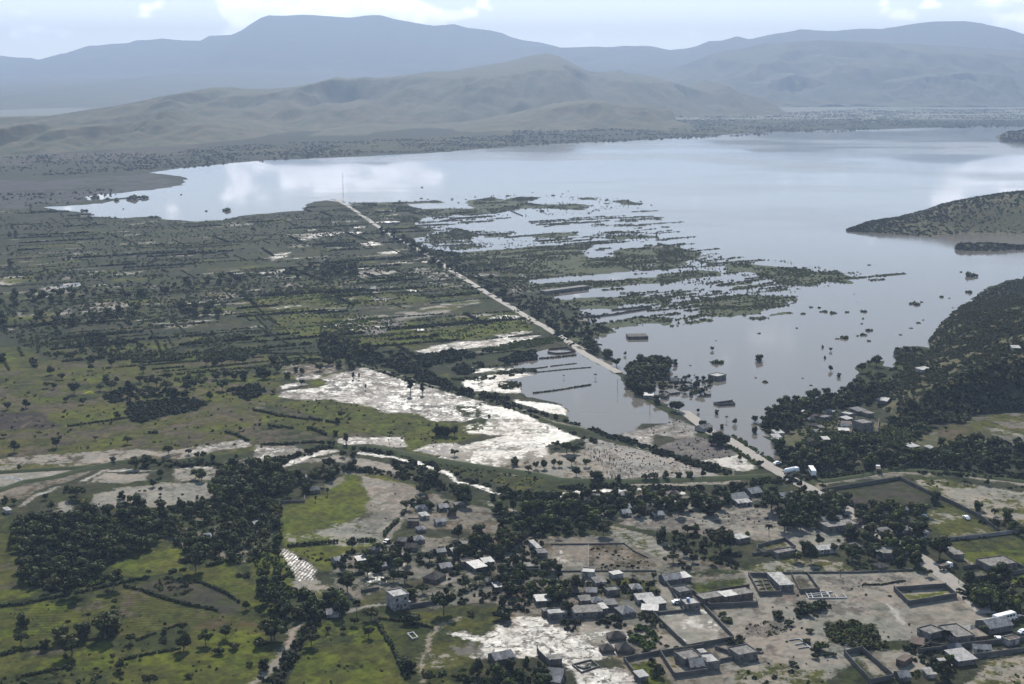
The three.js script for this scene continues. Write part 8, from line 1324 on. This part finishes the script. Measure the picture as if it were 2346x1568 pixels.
{ // bare tree
  const rnd = rngOf(77), L = [limb(V3(0, -.02, 0), V3(.02, .5, 0), .03, .02)]; for (let i = 0; i < 9; i++) { const a = i * 2.4, y = .4 + .1 * rnd(), e = V3(Math.cos(a) * .16, .7 + .3 * rnd(), Math.sin(a) * .16); L.push(limb(V3(.015, y, 0), e, .013, .005)); L.push(limb(e.clone().multiplyScalar(.85), V3(e.x * 1.5, e.y * 1.04, e.z * 1.3), .006, .003)); } FORMS.x = [{ crown: null, trunk: mergeGeometries(L) }];
}
const KIND = { b: ['tree', 'tree'], t: ['slim_tree', 'tree'], s: ['bush', 'bush'], p: ['palm_tree', 'palm'], y: ['flowering_tree', 'tree'], g: ['tree', 'tree'], x: ['bare_tree', 'tree'] };
const plants = [];
for (const q of TREES) for (let i = 3; i < q.length; i += 3) plants.push({ k: q[0], label: q[1], group: q[2] || null, x: q[i], z: q[i + 1], h: q[i + 2] });
const grove = rngOf(5);
for (const q of GROVES) {
  const P = pairs(q, 5), [a, b, c, d] = bounds(P), sp = q[0] * 1.05, got = [], tries = Math.min(4000, Math.ceil(areaOf(P) / (sp * sp) * 9));
  for (let i = 0; i < tries; i++) { const x = a + (b - a) * grove(), z = c + (d - c) * grove(); if (!inside(P, x, z) || got.some(([u, v]) => (u - x) ** 2 + (v - z) ** 2 < sp * sp)) continue; got.push([x, z]); plants.push({ k: grove() < .06 ? 'p' : 'b', label: q[3], group: q[4], x, z, wood: true, h: q[1] + (q[2] - q[1]) * grove() }); }
}
for (const p of plants) { p.y = landY(p.x, p.z); p.seen = p.h / Math.hypot(p.x, p.z) * (p.k === 'b' ? 1 : 50); if (p.k === 'p' && /^(dark |big |far |big dark )?tree|tree/.test(p.label)) p.label = p.label.replace(/(dark |big |leafy )*tree/, 'palm tree'); if (Math.abs(p.x) > -p.z * .366 + 8 || -p.z < 425) p.out = true; }
plants.sort((a, b) => b.seen - a.seen);
{
  const by = new Map(); for (const p of plants) if (p.group && !p.out) (by.get(p.label) ?? by.set(p.label, []).get(p.label)).push(p);
  for (const [label, L] of by) {
    if (L.length < 2) continue; const xs = L.map((p) => p.x / -p.z).sort((a, b) => a - b), zs = L.map((p) => -p.z).sort((a, b) => a - b), hs = L.map((p) => p.h).sort((a, b) => a - b), q = (a, f) => a[Math.floor((a.length - 1) * f)];
    for (const p of L) { const u = p.x / -p.z, w = [u <= q(xs, .34) ? 'left' : u <= q(xs, .67) ? 'middle' : 'right', -p.z <= q(zs, .5) ? 'front' : 'back', p.h >= q(hs, .5) ? 'taller' : 'shorter'], n = label.split(' ').length, t = label + (n + 6 <= 16 ? `, ${w[2]} one at ${w[1]} ${w[0]}` : n + 3 <= 16 ? `, ${w[1]} ${w[0]}` : ''); p.label = t; p.group = p.group; }
  }
}
{
  const rnd = rngOf(21), protos = new Map(), rest = new Map(); let n = 0, np = 0;
  for (const p of plants) {
    if (p.out) continue;
    const forms = FORMS[p.k], fi = p.k === 'b' ? (p.wood || /drowned|flood/.test(p.label) ? [1, 3, 5, 6, 6, 5][Math.floor(rnd() * 6)] : Math.floor(rnd() * 6)) : Math.floor(rnd() * forms.length), f = forms[fi], turn = rnd() * 6.283, w = (p.k === 's' ? 1.15 : p.k === 'p' ? .95 : 1) * (.88 + .3 * rnd());
    const tone = p.k === 'p' ? 'palm' : p.k === 'y' ? 'yellow' : p.k === 'g' ? 'bright' : rnd() < (p.wood ? .28 : .4) ? 'dark' : rnd() < .5 ? 'mid' : rnd() < .7 ? 'olive' : 'leafy';
    const single = p.k !== 'b' ? !(p.k === 'p' && ++np > 120) : n < 300; if (p.k === 'b') n++;
    if (single) {
      const key = p.k + fi + tone;
      let o;
      if (!protos.has(key)) { o = new THREE.Group(); part(f.trunk, barkMat, 'trunk', o); if (f.crown) part(f.crown, leafMats[tone], 'crown', o); protos.set(key, o); } else o = protos.get(key).clone();
      o.position.set(p.x, p.y, p.z); o.rotation.y = turn; o.scale.set(p.h * w, p.h, p.h * w);
      add(o, KIND[p.k][0], p.label, KIND[p.k][1], p.group);
    } else { const key = p.k + fi; if (!rest.has(key)) rest.set(key, { f, list: [] }); rest.get(key).list.push([p.x, p.y, p.z, turn, p.h * w, p.h, tone]); }
  }
  const tones = { dark: [0.04128, 0.05364, 0.0186], mid: [0.05988, 0.07848, 0.02376], olive: [0.08052, 0.09084, 0.033], palm: [0.0516, 0.06396, 0.02472], leafy: [0.1032, 0.129, 0.03096] }, whole = (f) => { const t = f.trunk.toNonIndexed(), k = t.attributes.position.count; t.deleteAttribute('uv'); t.setAttribute('color', new THREE.Float32BufferAttribute(new Float32Array(k * 3).fill(1.4), 3)); return mergeGeometries([t, f.crown]); };
  const M = new THREE.Matrix4(), Q = new THREE.Quaternion(), C = new THREE.Color();
  for (const { f, list } of rest.values()) {
    const im = new THREE.InstancedMesh(whole(f), leafMat, list.length); im.castShadow = im.receiveShadow = true;
    list.forEach(([x, y, z, t, w, h, tone], i) => { M.compose(V3(x, y, z), Q.setFromAxisAngle(V3(0, 1, 0), t), V3(w, h, w)); im.setMatrixAt(i, M); im.setColorAt(i, C.setRGB(...tones[tone])); });
    add(im, 'distant_trees', 'far and hidden trees of the belts and woods behind the nearer ones', 'trees', 'far tree cover', 'stuff');
  }
}
// low scrub and bushes, too many to count
{
  const VC = { olive: [.13, .15, .05], dark: [.042, .056, .019], green: [.14, .19, .036], marsh: [.165, .18, .06], hill: [.09, .1, .038], levee: [.07, .08, .03], brown: [.085, .07, .056], reed: [.14, .14, .05], scrubg: [.07, .085, .03], bright: [.1, .16, .03], far: [.07, .085, .042], plain: [.12, .145, .05] };
  const rnd = rngOf(33), G = [0, 1, 2].map((s) => foliage(rngOf(60 + s), [[0, .42, 0, .42, .36], [.34, .3, .12, .3, .28], [-.26, .28, -.2, .28, .26]].slice(0, 3), 15, .17)), reedG = foliage(rngOf(70), [[0, .9, 0, .22, .9]], 26, .2, false);
  const LAB = { olive: 'olive scrub spread over the plain and drowned islands', dark: 'dark bushes filling woods, banks and gardens', green: 'bright green thicket on the plain beside the road', marsh: 'yellowish marsh bushes standing in the lake', hill: 'scrub covering the right hill', levee: 'low weeds along the grassy levee', brown: 'dead brown stalks on the mud', reed: 'pale upright crop stalks standing in mud', scrubg: 'scattered low shrubs on bare ground', bright: 'vivid green thicket beside the walled lot', far: 'distant tree cover along the far shore', plain: 'dark green scrub and small trees spread over the left plain' };
  const bins = {}; let total = 0;
  for (const q of VEG) {
    const k = VK[q[0]], P = pairs(q, 5), [a, b, c, d] = bounds(P), N = Math.round(q[1] * ({ hill: 4, far: 5, reed: 2, brown: 3, scrubg: 4, marsh: 3.5 }[k] ?? (-c > 1000 ? 3.4 : 4.2)) * ({ olive: 1.8, plain: 1.5, green: 1.8, marsh: 2 }[k] ?? 1) * (b - a) * (d - c) / 1e4), patch = q[4], L = (bins[k] ??= []);
    for (let i = 0; i < N; i++) {
      const x = a + (b - a) * rnd(), z = c + (d - c) * rnd(); if (Math.abs(x) > -z * .366 + 15 || -z < 422 || !inside(P, x, z)) continue;
      if (patch && vn(x / patch, z / patch) * .7 + vn(x / patch * 3 + 9, z / patch * 3) * .3 < .30 + .36 * rnd()) continue;
      L.push([x, z, (q[2] + (q[3] - q[2]) * Math.pow(rnd(), 1.6)) * (-z > 1000 ? (k === 'plain' || k === 'olive' || k === 'marsh' || k === 'green' ? .72 : 1) : k === 'reed' || k === 'brown' || k === 'levee' ? 1 : q[1] > 300 ? 1.75 : 1.35)]);
    }
  }
  for (const [x, z, L, w, ux, uz] of strips) for (let i = 0; i < L * w * .33; i++) { const t = rnd() - .5, o = (rnd() - .5) * 1.7 * w * (1 - Math.abs(t)); bins.marsh.push([x + ux * t * L - uz * o, z + uz * t * L + ux * o, .8 + 1.5 * Math.pow(rnd(), 1.8)]); }
  { const L = bins.hill, [a, b, c, d] = [222, 470, -1300, -800]; for (let i = 0; i < 30000; i++) { const x = a + (b - a) * rnd(), z = c + (d - c) * rnd(); if (Math.abs(x) > -z * .366 + 15) continue; const y = hillY(x, z); if (y > .6 && vn(x / 9, z / 9) > .25 * rnd() + .12) L.push([x, z, 1 + 1.9 * Math.pow(rnd(), 1.5), y - .4]); } }
  for (let i = 0; i < 330; i++) { const d = 900 + 1250 * rnd(), x0 = -d * .37 + d * .36 * rnd(), along = rnd() < .62, th = (along ? Math.atan2(-.5, 1) : Math.atan2(-1, -.42)) + (rnd() - .5) * .16, L = (along ? 30 : 20) + 80 * rnd(), tall = rnd() < .3 ? 1.7 : 1; for (let s = 0; s < L; s += 1.5) if (rnd() < .85 && !inside(lakeP, x0 + Math.cos(th) * s, -d + Math.sin(th) * s)) bins[tall > 1 ? 'dark' : 'plain'].push([x0 + Math.cos(th) * s + (rnd() - .5), -d + Math.sin(th) * s + (rnd() - .5), (1.1 + 1.1 * rnd()) * tall]); }
  for (const [x, z, w] of BUSH) for (let i = 0; i < 6; i++) { const a = rnd() * 6.283, r = w * .42 * Math.sqrt(rnd()); (bins.marsh).push([x + Math.cos(a) * r, z + Math.sin(a) * r, w * (.28 + .3 * rnd())]); }
  // the headland and the islets are covered all over
  for (const [tab, n, k, s] of [[PEN, 5200, 'hill', 3.2], [ISLET, 420, 'dark', 3], [FARI, 500, 'dark', 9]]) { const x0 = tab[0][0], x1 = Math.min(tab.at(-1)[0], 900 + (tab === FARI ? 900 : 0)); for (let i = 0; i < n; i++) { const x = x0 + (x1 - x0) * rnd(), [, zc, h, wf, wb] = row(tab, x), t = (rnd() * 2 - 1), z = zc + (t > 0 ? wf : wb) * t; if (ridgeAt(tab, x, z) > .25) bins[k].push([x, z, s * (.5 + .7 * rnd()), ridgeAt(tab, x, z) - .3]); } }
  const M = new THREE.Matrix4(), Q = new THREE.Quaternion(), C = new THREE.Color(), up = V3(0, 1, 0);
  for (const [k, L] of Object.entries(bins)) for (let v = 0; v < 3; v++) {
    const S = L.filter((_, i) => i % 3 === v); if (!S.length) continue; total += S.length;
    const im = new THREE.InstancedMesh(k === 'reed' ? reedG : G[v], bushMat, S.length); im.castShadow = im.receiveShadow = true;
    S.forEach(([x, z, s, y], i) => { const t = .72 + .56 * rnd(), e = .8 + .4 * rnd(); M.compose(V3(x, (y ?? landY(x, z)) - .05, z), Q.setFromAxisAngle(up, rnd() * 6.283), V3(s * e, s * (.65 + .35 * rnd()), s * e)); im.setMatrixAt(i, M); im.setColorAt(i, C.setRGB(VC[k][0] * t * (.9 + .25 * rnd()), VC[k][1] * t, VC[k][2] * t)); });
    add(im, 'scrub', LAB[k], 'scrub', LAB[k], 'stuff');
  }
}
// hedges, each one thing
{
  const rnd = rngOf(91), m = leafMats.dark;
  for (const q of HEDGE) {
    const P = pairs(q, 3), blobs = [], [ox, oz] = P[0];
    for (let i = 0; i + 1 < P.length; i++) { const [ax, az] = P[i], [bx, bz] = P[i + 1], L = Math.hypot(bx - ax, bz - az); for (let s = 0; s < L; s += q[0] * .34) { if (rnd() < .1 || vn((ax + s) / 7, az / 7) < .22) continue; const t = s / L, r = q[0] * (.34 + .22 * rnd()), h = q[1] * (.26 + .24 * rnd()); blobs.push([ax + (bx - ax) * t - ox + (rnd() - .5) * q[0] * .5, h * .8, az + (bz - az) * t - oz + (rnd() - .5) * q[0] * .5, r, h]); } }
    const o = mesh(foliage(rnd, blobs, 14, .26), m); o.position.set(ox, landY(ox, oz), oz); add(o, 'hedge', q[2], 'hedge');
  }
}

// ---------------------------------------------------------------- buildings
const grime = noiseTexture(256, (u, v) => { const n = tn(u, v, 8, 6), s = tn(u, v, 4, 2); return 255 * clamp(.62 + .55 * (n - .35) + .3 * (s - .5), 0, 1); }, true);
const sheetBump = noiseTexture(256, (u) => 127 + 120 * Math.sin(u * Math.PI * 2 * 16));
const mat = (c, rough, metal = 0, bump = false) => { const m = new THREE.MeshStandardMaterial({ map: grime, roughness: rough, metalness: metal }); m.color.setRGB(...c); if (bump) { m.bumpMap = sheetBump; m.bumpScale = .03; } return m; };
const WALLM = { grey: mat([0.204, 0.1913, 0.1742], .9), block: mat([0.2295, 0.2125, 0.1887], .92), white: mat([0.51, 0.493, 0.459], .85), brown: mat([0.17, 0.1275, 0.0935], .92) };
const ROOFM = { tin: mat([.27, .268, .268], .6, .1, true), blue: mat([.16, .168, .18], .6, .1, true), white: mat([.45, .435, .405], .8), conc: mat([.25, .23, .2], .92), grey: mat([.16, .156, .15], .9), thatch: mat([.1, .083, .066], .98), rust: mat([.13, .078, .052], .88), tan: mat([.28, .225, .165], .92) };
const openM = std(.02, .018, .016, .7), doorM = std(.1, .075, .055, .8), tankM = std(.05, .14, .35, .5), white = mat([.85, .84, .8], .8);
const box = (w, h, d, x = 0, y = 0, z = 0) => { const g = new THREE.BoxGeometry(w, h, d); g.translate(x, y, z); const p = g.attributes.position, n = g.attributes.normal, uv = g.attributes.uv; for (let i = 0; i < p.count; i++) { const ax = Math.abs(n.getX(i)), ay = Math.abs(n.getY(i)); uv.setXY(i, (ax > .5 ? p.getZ(i) : p.getX(i)) / 6, (ay > .5 ? p.getZ(i) : p.getY(i)) / 6); } return g; };
function soup(tris) { const p = [], uv = []; for (const t of tris) { p.push(...t); } for (let i = 0; i < p.length; i += 3) uv.push(p[i] / 6, p[i + 2] / 6); const g = new THREE.BufferGeometry(); g.setAttribute('position', new THREE.Float32BufferAttribute(p, 3)); g.setAttribute('uv', new THREE.Float32BufferAttribute(uv, 2)); g.computeVertexNormals(); return g; }
const quad = (a, b, c, d) => [[...a, ...b, ...c], [...a, ...c, ...d]];
function slab(top, th) { const lo = top.map(([x, y, z]) => [x, y - th, z]), n = top.length; let t = n === 4 ? [...quad(...top), ...quad(lo[3], lo[2], lo[1], lo[0])] : [[...top[0], ...top[1], ...top[2]], [...lo[2], ...lo[1], ...lo[0]]]; for (let i = 0; i < n; i++) { const j = (i + 1) % n; t = t.concat(quad(top[j], top[i], lo[i], lo[j])); } return t; }
{
  const rh = rngOf(616), small = [];
  for (const q of HAMLETS) { const P = pairs(q, 3), [a, b, c, d] = bounds(P); let n = 0; for (let i = 0; i < 400 && n < q[0]; i++) { const x = a + (b - a) * rh(), z = c + (d - c) * rh(); if (!inside(P, x, z) || [...HOUSES, ...small].some((h) => Math.hypot((h[0] + h[2]) / 2 - x, (h[1] + h[3]) / 2 - z) < 7.5)) continue; const w = 3.2 + 2.6 * rh(), t = -.25 + .7 * rh(); small.push([x - Math.cos(t) * w / 2, z + Math.sin(t) * w / 2, x + Math.cos(t) * w / 2, z - Math.sin(t) * w / 2, 3 + 2 * rh(), 2.3 + .3 * rh(), ['gable', 'shed', 'gable', 'hip', 'flat'][Math.floor(rh() * 5)], ['grey', 'block', 'brown', 'white'][Math.floor(rh() * 4)], ['tin', 'blue', 'grey', 'conc', 'rust', 'thatch', 'tin'][Math.floor(rh() * 7)], q[1], q[2]]); n++; } }
  const rnd = rngOf(123);
  for (const [ax, az, bx, bz, d, h0, roof, wall, rc, label, group] of [...HOUSES, ...small]) {
    const h = h0 * .9;
    const w = Math.hypot(bx - ax, bz - az), th = Math.atan2(-(bz - az), bx - ax), o = new THREE.Group(), wm = WALLM[wall], rm = ROOFM[rc], e = .3;
    const nx = Math.sin(th), nz = Math.cos(th), cx = (ax + bx) / 2 - nx * d / 2, cz = (az + bz) / 2 - nz * d / 2;
    o.position.set(cx, landY(cx, cz), cz); o.rotation.y = th;
    const hw = w / 2, hd = d / 2;
    if (roof === 'flat') {
      part(box(w, h - .16, d, 0, (h - .16) / 2 - .2, 0), wm, 'wall', o);
      part(box(w + .3, .2, d + .3, 0, h - .26, 0), rm, 'roof', o);
      if (w > 4.5 && rnd() < .6) { const g = mergeGeometries([box(w + .3, .35, .16, 0, h + .02, hd + .08), box(w + .3, .35, .16, 0, h + .02, -hd - .08), box(.16, .35, d, -hw - .08, h + .02, 0), box(.16, .35, d, hw + .08, h + .02, 0)]); part(g, wm, 'parapet', o.children.at(-1)); }
      if (/water tank/.test(label)) part(new THREE.CylinderGeometry(.6, .6, 1.2, 12).translate(-.6, h + .45, -.5), tankM, 'water_tank', o.children.find((c) => c.name === 'roof'));
      if (h > 4) { part(box(w + 1, .16, 1.1, 0, h * .5, hd + .5), rm, 'balcony', o); for (const s of [-1, 1]) part(box(1, 1.1, .06, s * w * .28, h * .72, hd + .01), openM, 'window', o); for (const s of [-1, 0, 1]) part(box(.2, h * .5, .2, s * (hw - .1), h * .25, hd + .9), wm, 'column', o); }
    } else if (roof === 'gable') {
      const rh = Math.min(d * .24, 1.7), we = h - rh * .4, tp = we + rh;
      part(soup([...quad([-hw, -.2, hd], [hw, -.2, hd], [hw, we, hd], [-hw, we, hd]), ...quad([hw, -.2, -hd], [-hw, -.2, -hd], [-hw, we, -hd], [hw, we, -hd]), ...[-1, 1].flatMap((s) => { const a = [s * hw, -.2, hd], b = [s * hw, -.2, -hd], c = [s * hw, we, -hd], m = [s * hw, tp - .05, 0], f = [s * hw, we, hd]; return s > 0 ? [[...a, ...b, ...c], [...a, ...c, ...f], [...f, ...c, ...m]] : [[...b, ...a, ...f], [...b, ...f, ...c], [...c, ...f, ...m]]; })]), wm, 'wall', o);
      const k = (hd + e) / hd, ye = tp - rh * k;
      for (const s of [1, -1]) part(soup(slab(s > 0 ? [[-hw - e, ye, hd + e], [hw + e, ye, hd + e], [hw + e, tp, 0], [-hw - e, tp, 0]] : [[hw + e, ye, -hd - e], [-hw - e, ye, -hd - e], [-hw - e, tp, 0], [hw + e, tp, 0]], .07)), rm, 'roof_slope', o);
    } else if (roof === 'hip') {
      part(box(w, h * .75, d, 0, h * .375 - .2, 0), wm, 'wall', o); const ye = h * .75 - .25, tp = h * .75 + Math.min(w, d) * .3, rl = Math.max(0, (w - d) / 2) + .15, A = [-hw - e, ye, hd + e], B = [hw + e, ye, hd + e], C = [hw + e, ye, -hd - e], D = [-hw - e, ye, -hd - e], P = [-rl, tp, 0], Q = [rl, tp, 0];
      for (const t of [[A, B, Q, P], [C, D, P, Q], [B, C, Q], [D, A, P]]) part(soup(slab(t, .06)), rm, 'roof_slope', o);
    } else {
      const up = .35 + .2 * rnd();
      part(soup([...quad([-hw, -.2, hd], [hw, -.2, hd], [hw, h - up, hd], [-hw, h - up, hd]), ...quad([hw, -.2, -hd], [-hw, -.2, -hd], [-hw, h, -hd], [hw, h, -hd]), ...quad([hw, -.2, hd], [hw, -.2, -hd], [hw, h, -hd], [hw, h - up, hd]), ...quad([-hw, -.2, -hd], [-hw, -.2, hd], [-hw, h - up, hd], [-hw, h, -hd])]), wm, 'wall', o);
      part(soup(slab([[-hw - e, h - up + .02, hd + e], [hw + e, h - up + .02, hd + e], [hw + e, h + .1, -hd - e], [-hw - e, h + .1, -hd - e]], .07)), rm, 'roof', o);
    }
    if (h > 2.1) {
      const dw = Math.min(.95, w * .25); part(box(dw, 1.9, .07, w * (rnd() * .3 - .15), .93, hd + .012), doorM, 'door', o);
      const nw = Math.floor(w / 3.2); for (let i = 0; i <= nw; i++) { const x = -hw + (i + .5) * w / (nw + 1); if (Math.abs(x) > 1.3) part(box(.85, .8, .06, x, 1.45, hd + .012), openM, 'window', o); }
    }
    add(o, w > 30 ? 'warehouse' : w * d < 14 ? 'hut' : 'house', label, w > 30 ? 'warehouse' : w * d < 14 ? 'hut' : 'house', group);
  }
  // walls in sections between posts
  const section = (ax, az, bx, bz, h, t, m, o, name) => { const L = Math.hypot(bx - ax, bz - az), g = part(box(1, 1, 1), m, name, o); g.scale.set(L, h + .3, t); g.position.set((ax + bx) / 2, (h - .3) / 2 + landY((ax + bx) / 2, (az + bz) / 2), (az + bz) / 2); g.rotation.y = Math.atan2(-(bz - az), bx - ax); return g; };
  for (const q of WALLS) {
    const [closed, , col, label] = q, h = q[1] * .74, P = pairs(q, 4), o = new THREE.Group(), [ox, oz] = P[0], y0 = 0; if (closed) P.push(P[0]);
    const sect = box(1, 1, 1), copeM = ROOFM.conc;
    for (let i = 0; i + 1 < P.length; i++) {
      const [ax, az] = P[i], [bx, bz] = P[i + 1], L = Math.hypot(bx - ax, bz - az), n = Math.max(1, Math.round(L / 9));
      for (let k = 0; k < n; k++) { const t0 = k / n, t1 = (k + 1) / n, hh = h * (.93 + .12 * rnd()), x0 = ax + (bx - ax) * t0, z0 = az + (bz - az) * t0, x1 = ax + (bx - ax) * t1, z1 = az + (bz - az) * t1, mx = (x0 + x1) / 2, mz = (z0 + z1) / 2, g = part(sect, WALLM[col], 'wall_section', o), y = landY(mx, mz); g.scale.set(L / n - .02, hh + .5, .22); g.position.set(mx - ox, (hh - .5) / 2 + y, mz - oz); g.rotation.y = Math.atan2(-(bz - az), bx - ax); }
      const pg = part(sect, WALLM[col], 'post', o); pg.scale.set(.34, h + .75, .34); pg.position.set(ax - ox, (h + .25 - .5) / 2 + landY(ax, az), az - oz); pg.rotation.y = Math.atan2(-(bz - az), bx - ax);
    }
    o.position.set(ox, 0, oz); add(o, 'wall', label, 'wall', null, 'thing');
  }
  for (const q of FOUND) { const [h, col, label] = q, o = new THREE.Group(), [ox, oz] = pairs(q[3])[0]; for (const L of q.slice(3)) { const P = pairs(L); for (let i = 0; i + 1 < P.length; i++) { const [ax, az] = P[i], [bx, bz] = P[i + 1], g = part(box(1, 1, 1), col === 'white' ? white : WALLM.block, 'footing', o), l = Math.hypot(bx - ax, bz - az); g.scale.set(l + .25, h + .2, .34); g.position.set((ax + bx) / 2 - ox, (h - .2) / 2 - .003 * i, (az + bz) / 2 - oz); g.rotation.y = Math.atan2(-(bz - az), bx - ax); } } o.position.set(ox, 0, oz); add(o, 'foundation', label, 'foundation'); }
}

{ // broken stone and rubble strewn about the bare ground
  const rnd = rngOf(515), g = new THREE.DodecahedronGeometry(.5, 0), L = []; for (const q of RUBBLE) { const P = pairs(q, 1), [a, b, c, d] = bounds(P), n = Math.round(areaOf(P) * q[0]); for (let i = 0; i < n * 2; i++) { const x = a + (b - a) * rnd(), z = c + (d - c) * rnd(); if (inside(P, x, z)) L.push([x, z, .15 + .5 * Math.pow(rnd(), 3)]); } }
  const im = new THREE.InstancedMesh(g, mat([.3, .27, .235], .95), L.length), M = new THREE.Matrix4(), E = new THREE.Euler(), Q = new THREE.Quaternion(); im.castShadow = im.receiveShadow = true;
  L.forEach(([x, z, s], i) => { M.compose(V3(x, landY(x, z) + s * .15, z), Q.setFromEuler(E.set(rnd() * 6, rnd() * 6, rnd() * 6)), V3(s * 1.3, s * .8, s)); im.setMatrixAt(i, M); });
  add(im, 'rubble', 'loose stones and rubble on the bare village ground', 'rubble', null, 'stuff');
}

// ---------------------------------------------------------------- vehicles, mast, poles
{
  const paint = { white: new THREE.MeshPhysicalMaterial({ color: 0xe8e8e6, roughness: .35, clearcoat: .6 }), dark: new THREE.MeshPhysicalMaterial({ color: 0x23262b, roughness: .35, clearcoat: .6 }) }, glass = std(.02, .025, .03, .1), tyre = std(.02, .02, .02, .9);
  const profile = (pts, w) => { const s = new THREE.Shape(pts.map(([x, y]) => new THREE.Vector2(x, y))), g = new THREE.ExtrudeGeometry(s, { depth: w - .16, bevelEnabled: true, bevelSize: .08, bevelThickness: .08, bevelSegments: 2 }); g.translate(0, 0, -(w - .16) / 2); return g; };
  const wheels = (o, xs, r, w) => { for (const x of xs) for (const s of [-1, 1]) { const g = new THREE.CylinderGeometry(r, r, .24, 14); g.rotateX(Math.PI / 2); const t = part(g, tyre, 'wheel', o); t.position.set(x, r, s * (w / 2 - .1)); } };
  for (const [k, x, z, yaw, label] of VEH) {
    const o = new THREE.Group(), p = /dark/.test(label) ? paint.dark : paint.white;
    if (k === 'car') { part(profile([[-2.1, .35], [2.1, .35], [2.15, .8], [1.2, .92], [.7, 1.42], [-1.2, 1.45], [-1.75, .95], [-2.15, .9]], 1.75), p, 'body', o); part(profile([[-1.45, 1], [1.0, .98], [.6, 1.36], [-1.15, 1.38]], 1.8), glass, 'window', o); wheels(o, [-1.3, 1.3], .33, 1.75); }
    else if (k === 'bus') { part(profile([[-4.8, .5], [4.8, .5], [4.85, 2.6], [4.5, 3.0], [-4.7, 3.0], [-4.85, 2.6]], 2.4), p, 'body', o); for (const s of [-1, 1]) for (let i = 0; i < 6; i++) part(box(1.2, .8, .05, -3.9 + i * 1.5, 2.15, s * 1.2), glass, 'window', o); part(box(.05, 1.1, 2, 4.93, 2.1, 0), glass, 'windscreen', o); wheels(o, [-3, 3], .5, 2.4); }
    else if (k === 'tanker') { part(profile([[2.2, .7], [4.4, .7], [4.4, 1.7], [4.0, 2.7], [2.2, 2.7]], 2.3), p, 'cab', o); part(new THREE.CapsuleGeometry(1.15, 5, 6, 16).rotateZ(Math.PI / 2).translate(-1.3, 2.05, 0), p, 'tank', o); part(box(8.6, .25, .9, -.1, .75, 0), tyre, 'chassis', o); part(box(.05, .8, 1.9, 4.3, 2.0, 0), glass, 'windscreen', o); wheels(o, [-3.6, -2.4, 3.2], .5, 2.3); }
    else { part(profile([[1.4, .6], [3.2, .6], [3.2, 1.5], [2.8, 2.3], [1.4, 2.3]], 2.1), p, 'cab', o); part(box(4.6, 1.1, 2.2, -1.1, 1.5, 0), WALLM.brown, 'cargo_bed', o); part(box(6, .22, .8, 0, .7, 0), tyre, 'chassis', o); part(box(.05, .7, 1.7, 3.12, 1.75, 0), glass, 'windscreen', o); wheels(o, [-2.2, 2.3], .45, 2.1); }
    o.position.set(x, landY(x, z) + (/road|bus at/.test(label) ? .5 : .01), z); o.rotation.y = R(yaw) - Math.PI / 2 * 0; add(o, k === 'tanker' ? 'tanker_truck' : k, label, k === 'tanker' ? 'truck' : k);
  }
  POLES.forEach(([x, z, label]) => { const o = new THREE.Group(); part(limb(V3(0, -.3, 0), V3(.05, 7.6, 0), .14, .09), barkMat, 'pole', o); part(box(1.7, .12, .12, .05, 7.1, .1), barkMat, 'crossarm', o); for (const k of [-.7, 0, .7]) part(new THREE.CylinderGeometry(.05, .06, .2, 8).translate(.05 + k, 7.26, .1), tankM, 'insulator', o); o.position.set(x, landY(x, z), z); o.rotation.y = .7; add(o, 'utility_pole', label, 'pole', 'utility poles'); });
  const steel = std(.3, .28, .27, .5, { metalness: .4 });
  { const o = new THREE.Group(), Ht = 46, legs = []; for (let i = 0; i < 3; i++) { const a = i * 2.094; part(limb(V3(Math.cos(a) * .5, 0, Math.sin(a) * .5), V3(Math.cos(a) * .32, Ht, Math.sin(a) * .32), .11, .09), steel, 'leg', o); } const br = []; for (let y = 0; y < Ht; y += 1.6) for (let i = 0; i < 3; i++) { const a = i * 2.094, b = (i + 1) * 2.094; br.push(limb(V3(Math.cos(a) * .48, y, Math.sin(a) * .48), V3(Math.cos(b) * .45, y + 1.6, Math.sin(b) * .45), .04, .04)); } part(mergeGeometries(br), steel, 'bracing', o); part(box(9, .35, .35, 0, Ht * .6, 0), steel, 'crossarm', o); for (let i = 0; i < 3; i++) { const a = i * 2.094 + .5; part(limb(V3(0, Ht * .9, 0), V3(Math.cos(a) * 20, 0, Math.sin(a) * 20), .03, .03), steel, 'guy_wire', o); } o.position.set(MAST[0], 0, MAST[1]); add(o, 'radio_mast', 'tall thin radio mast at the far end of the straight road', 'mast'); }
}
renderer.render(scene, camera);
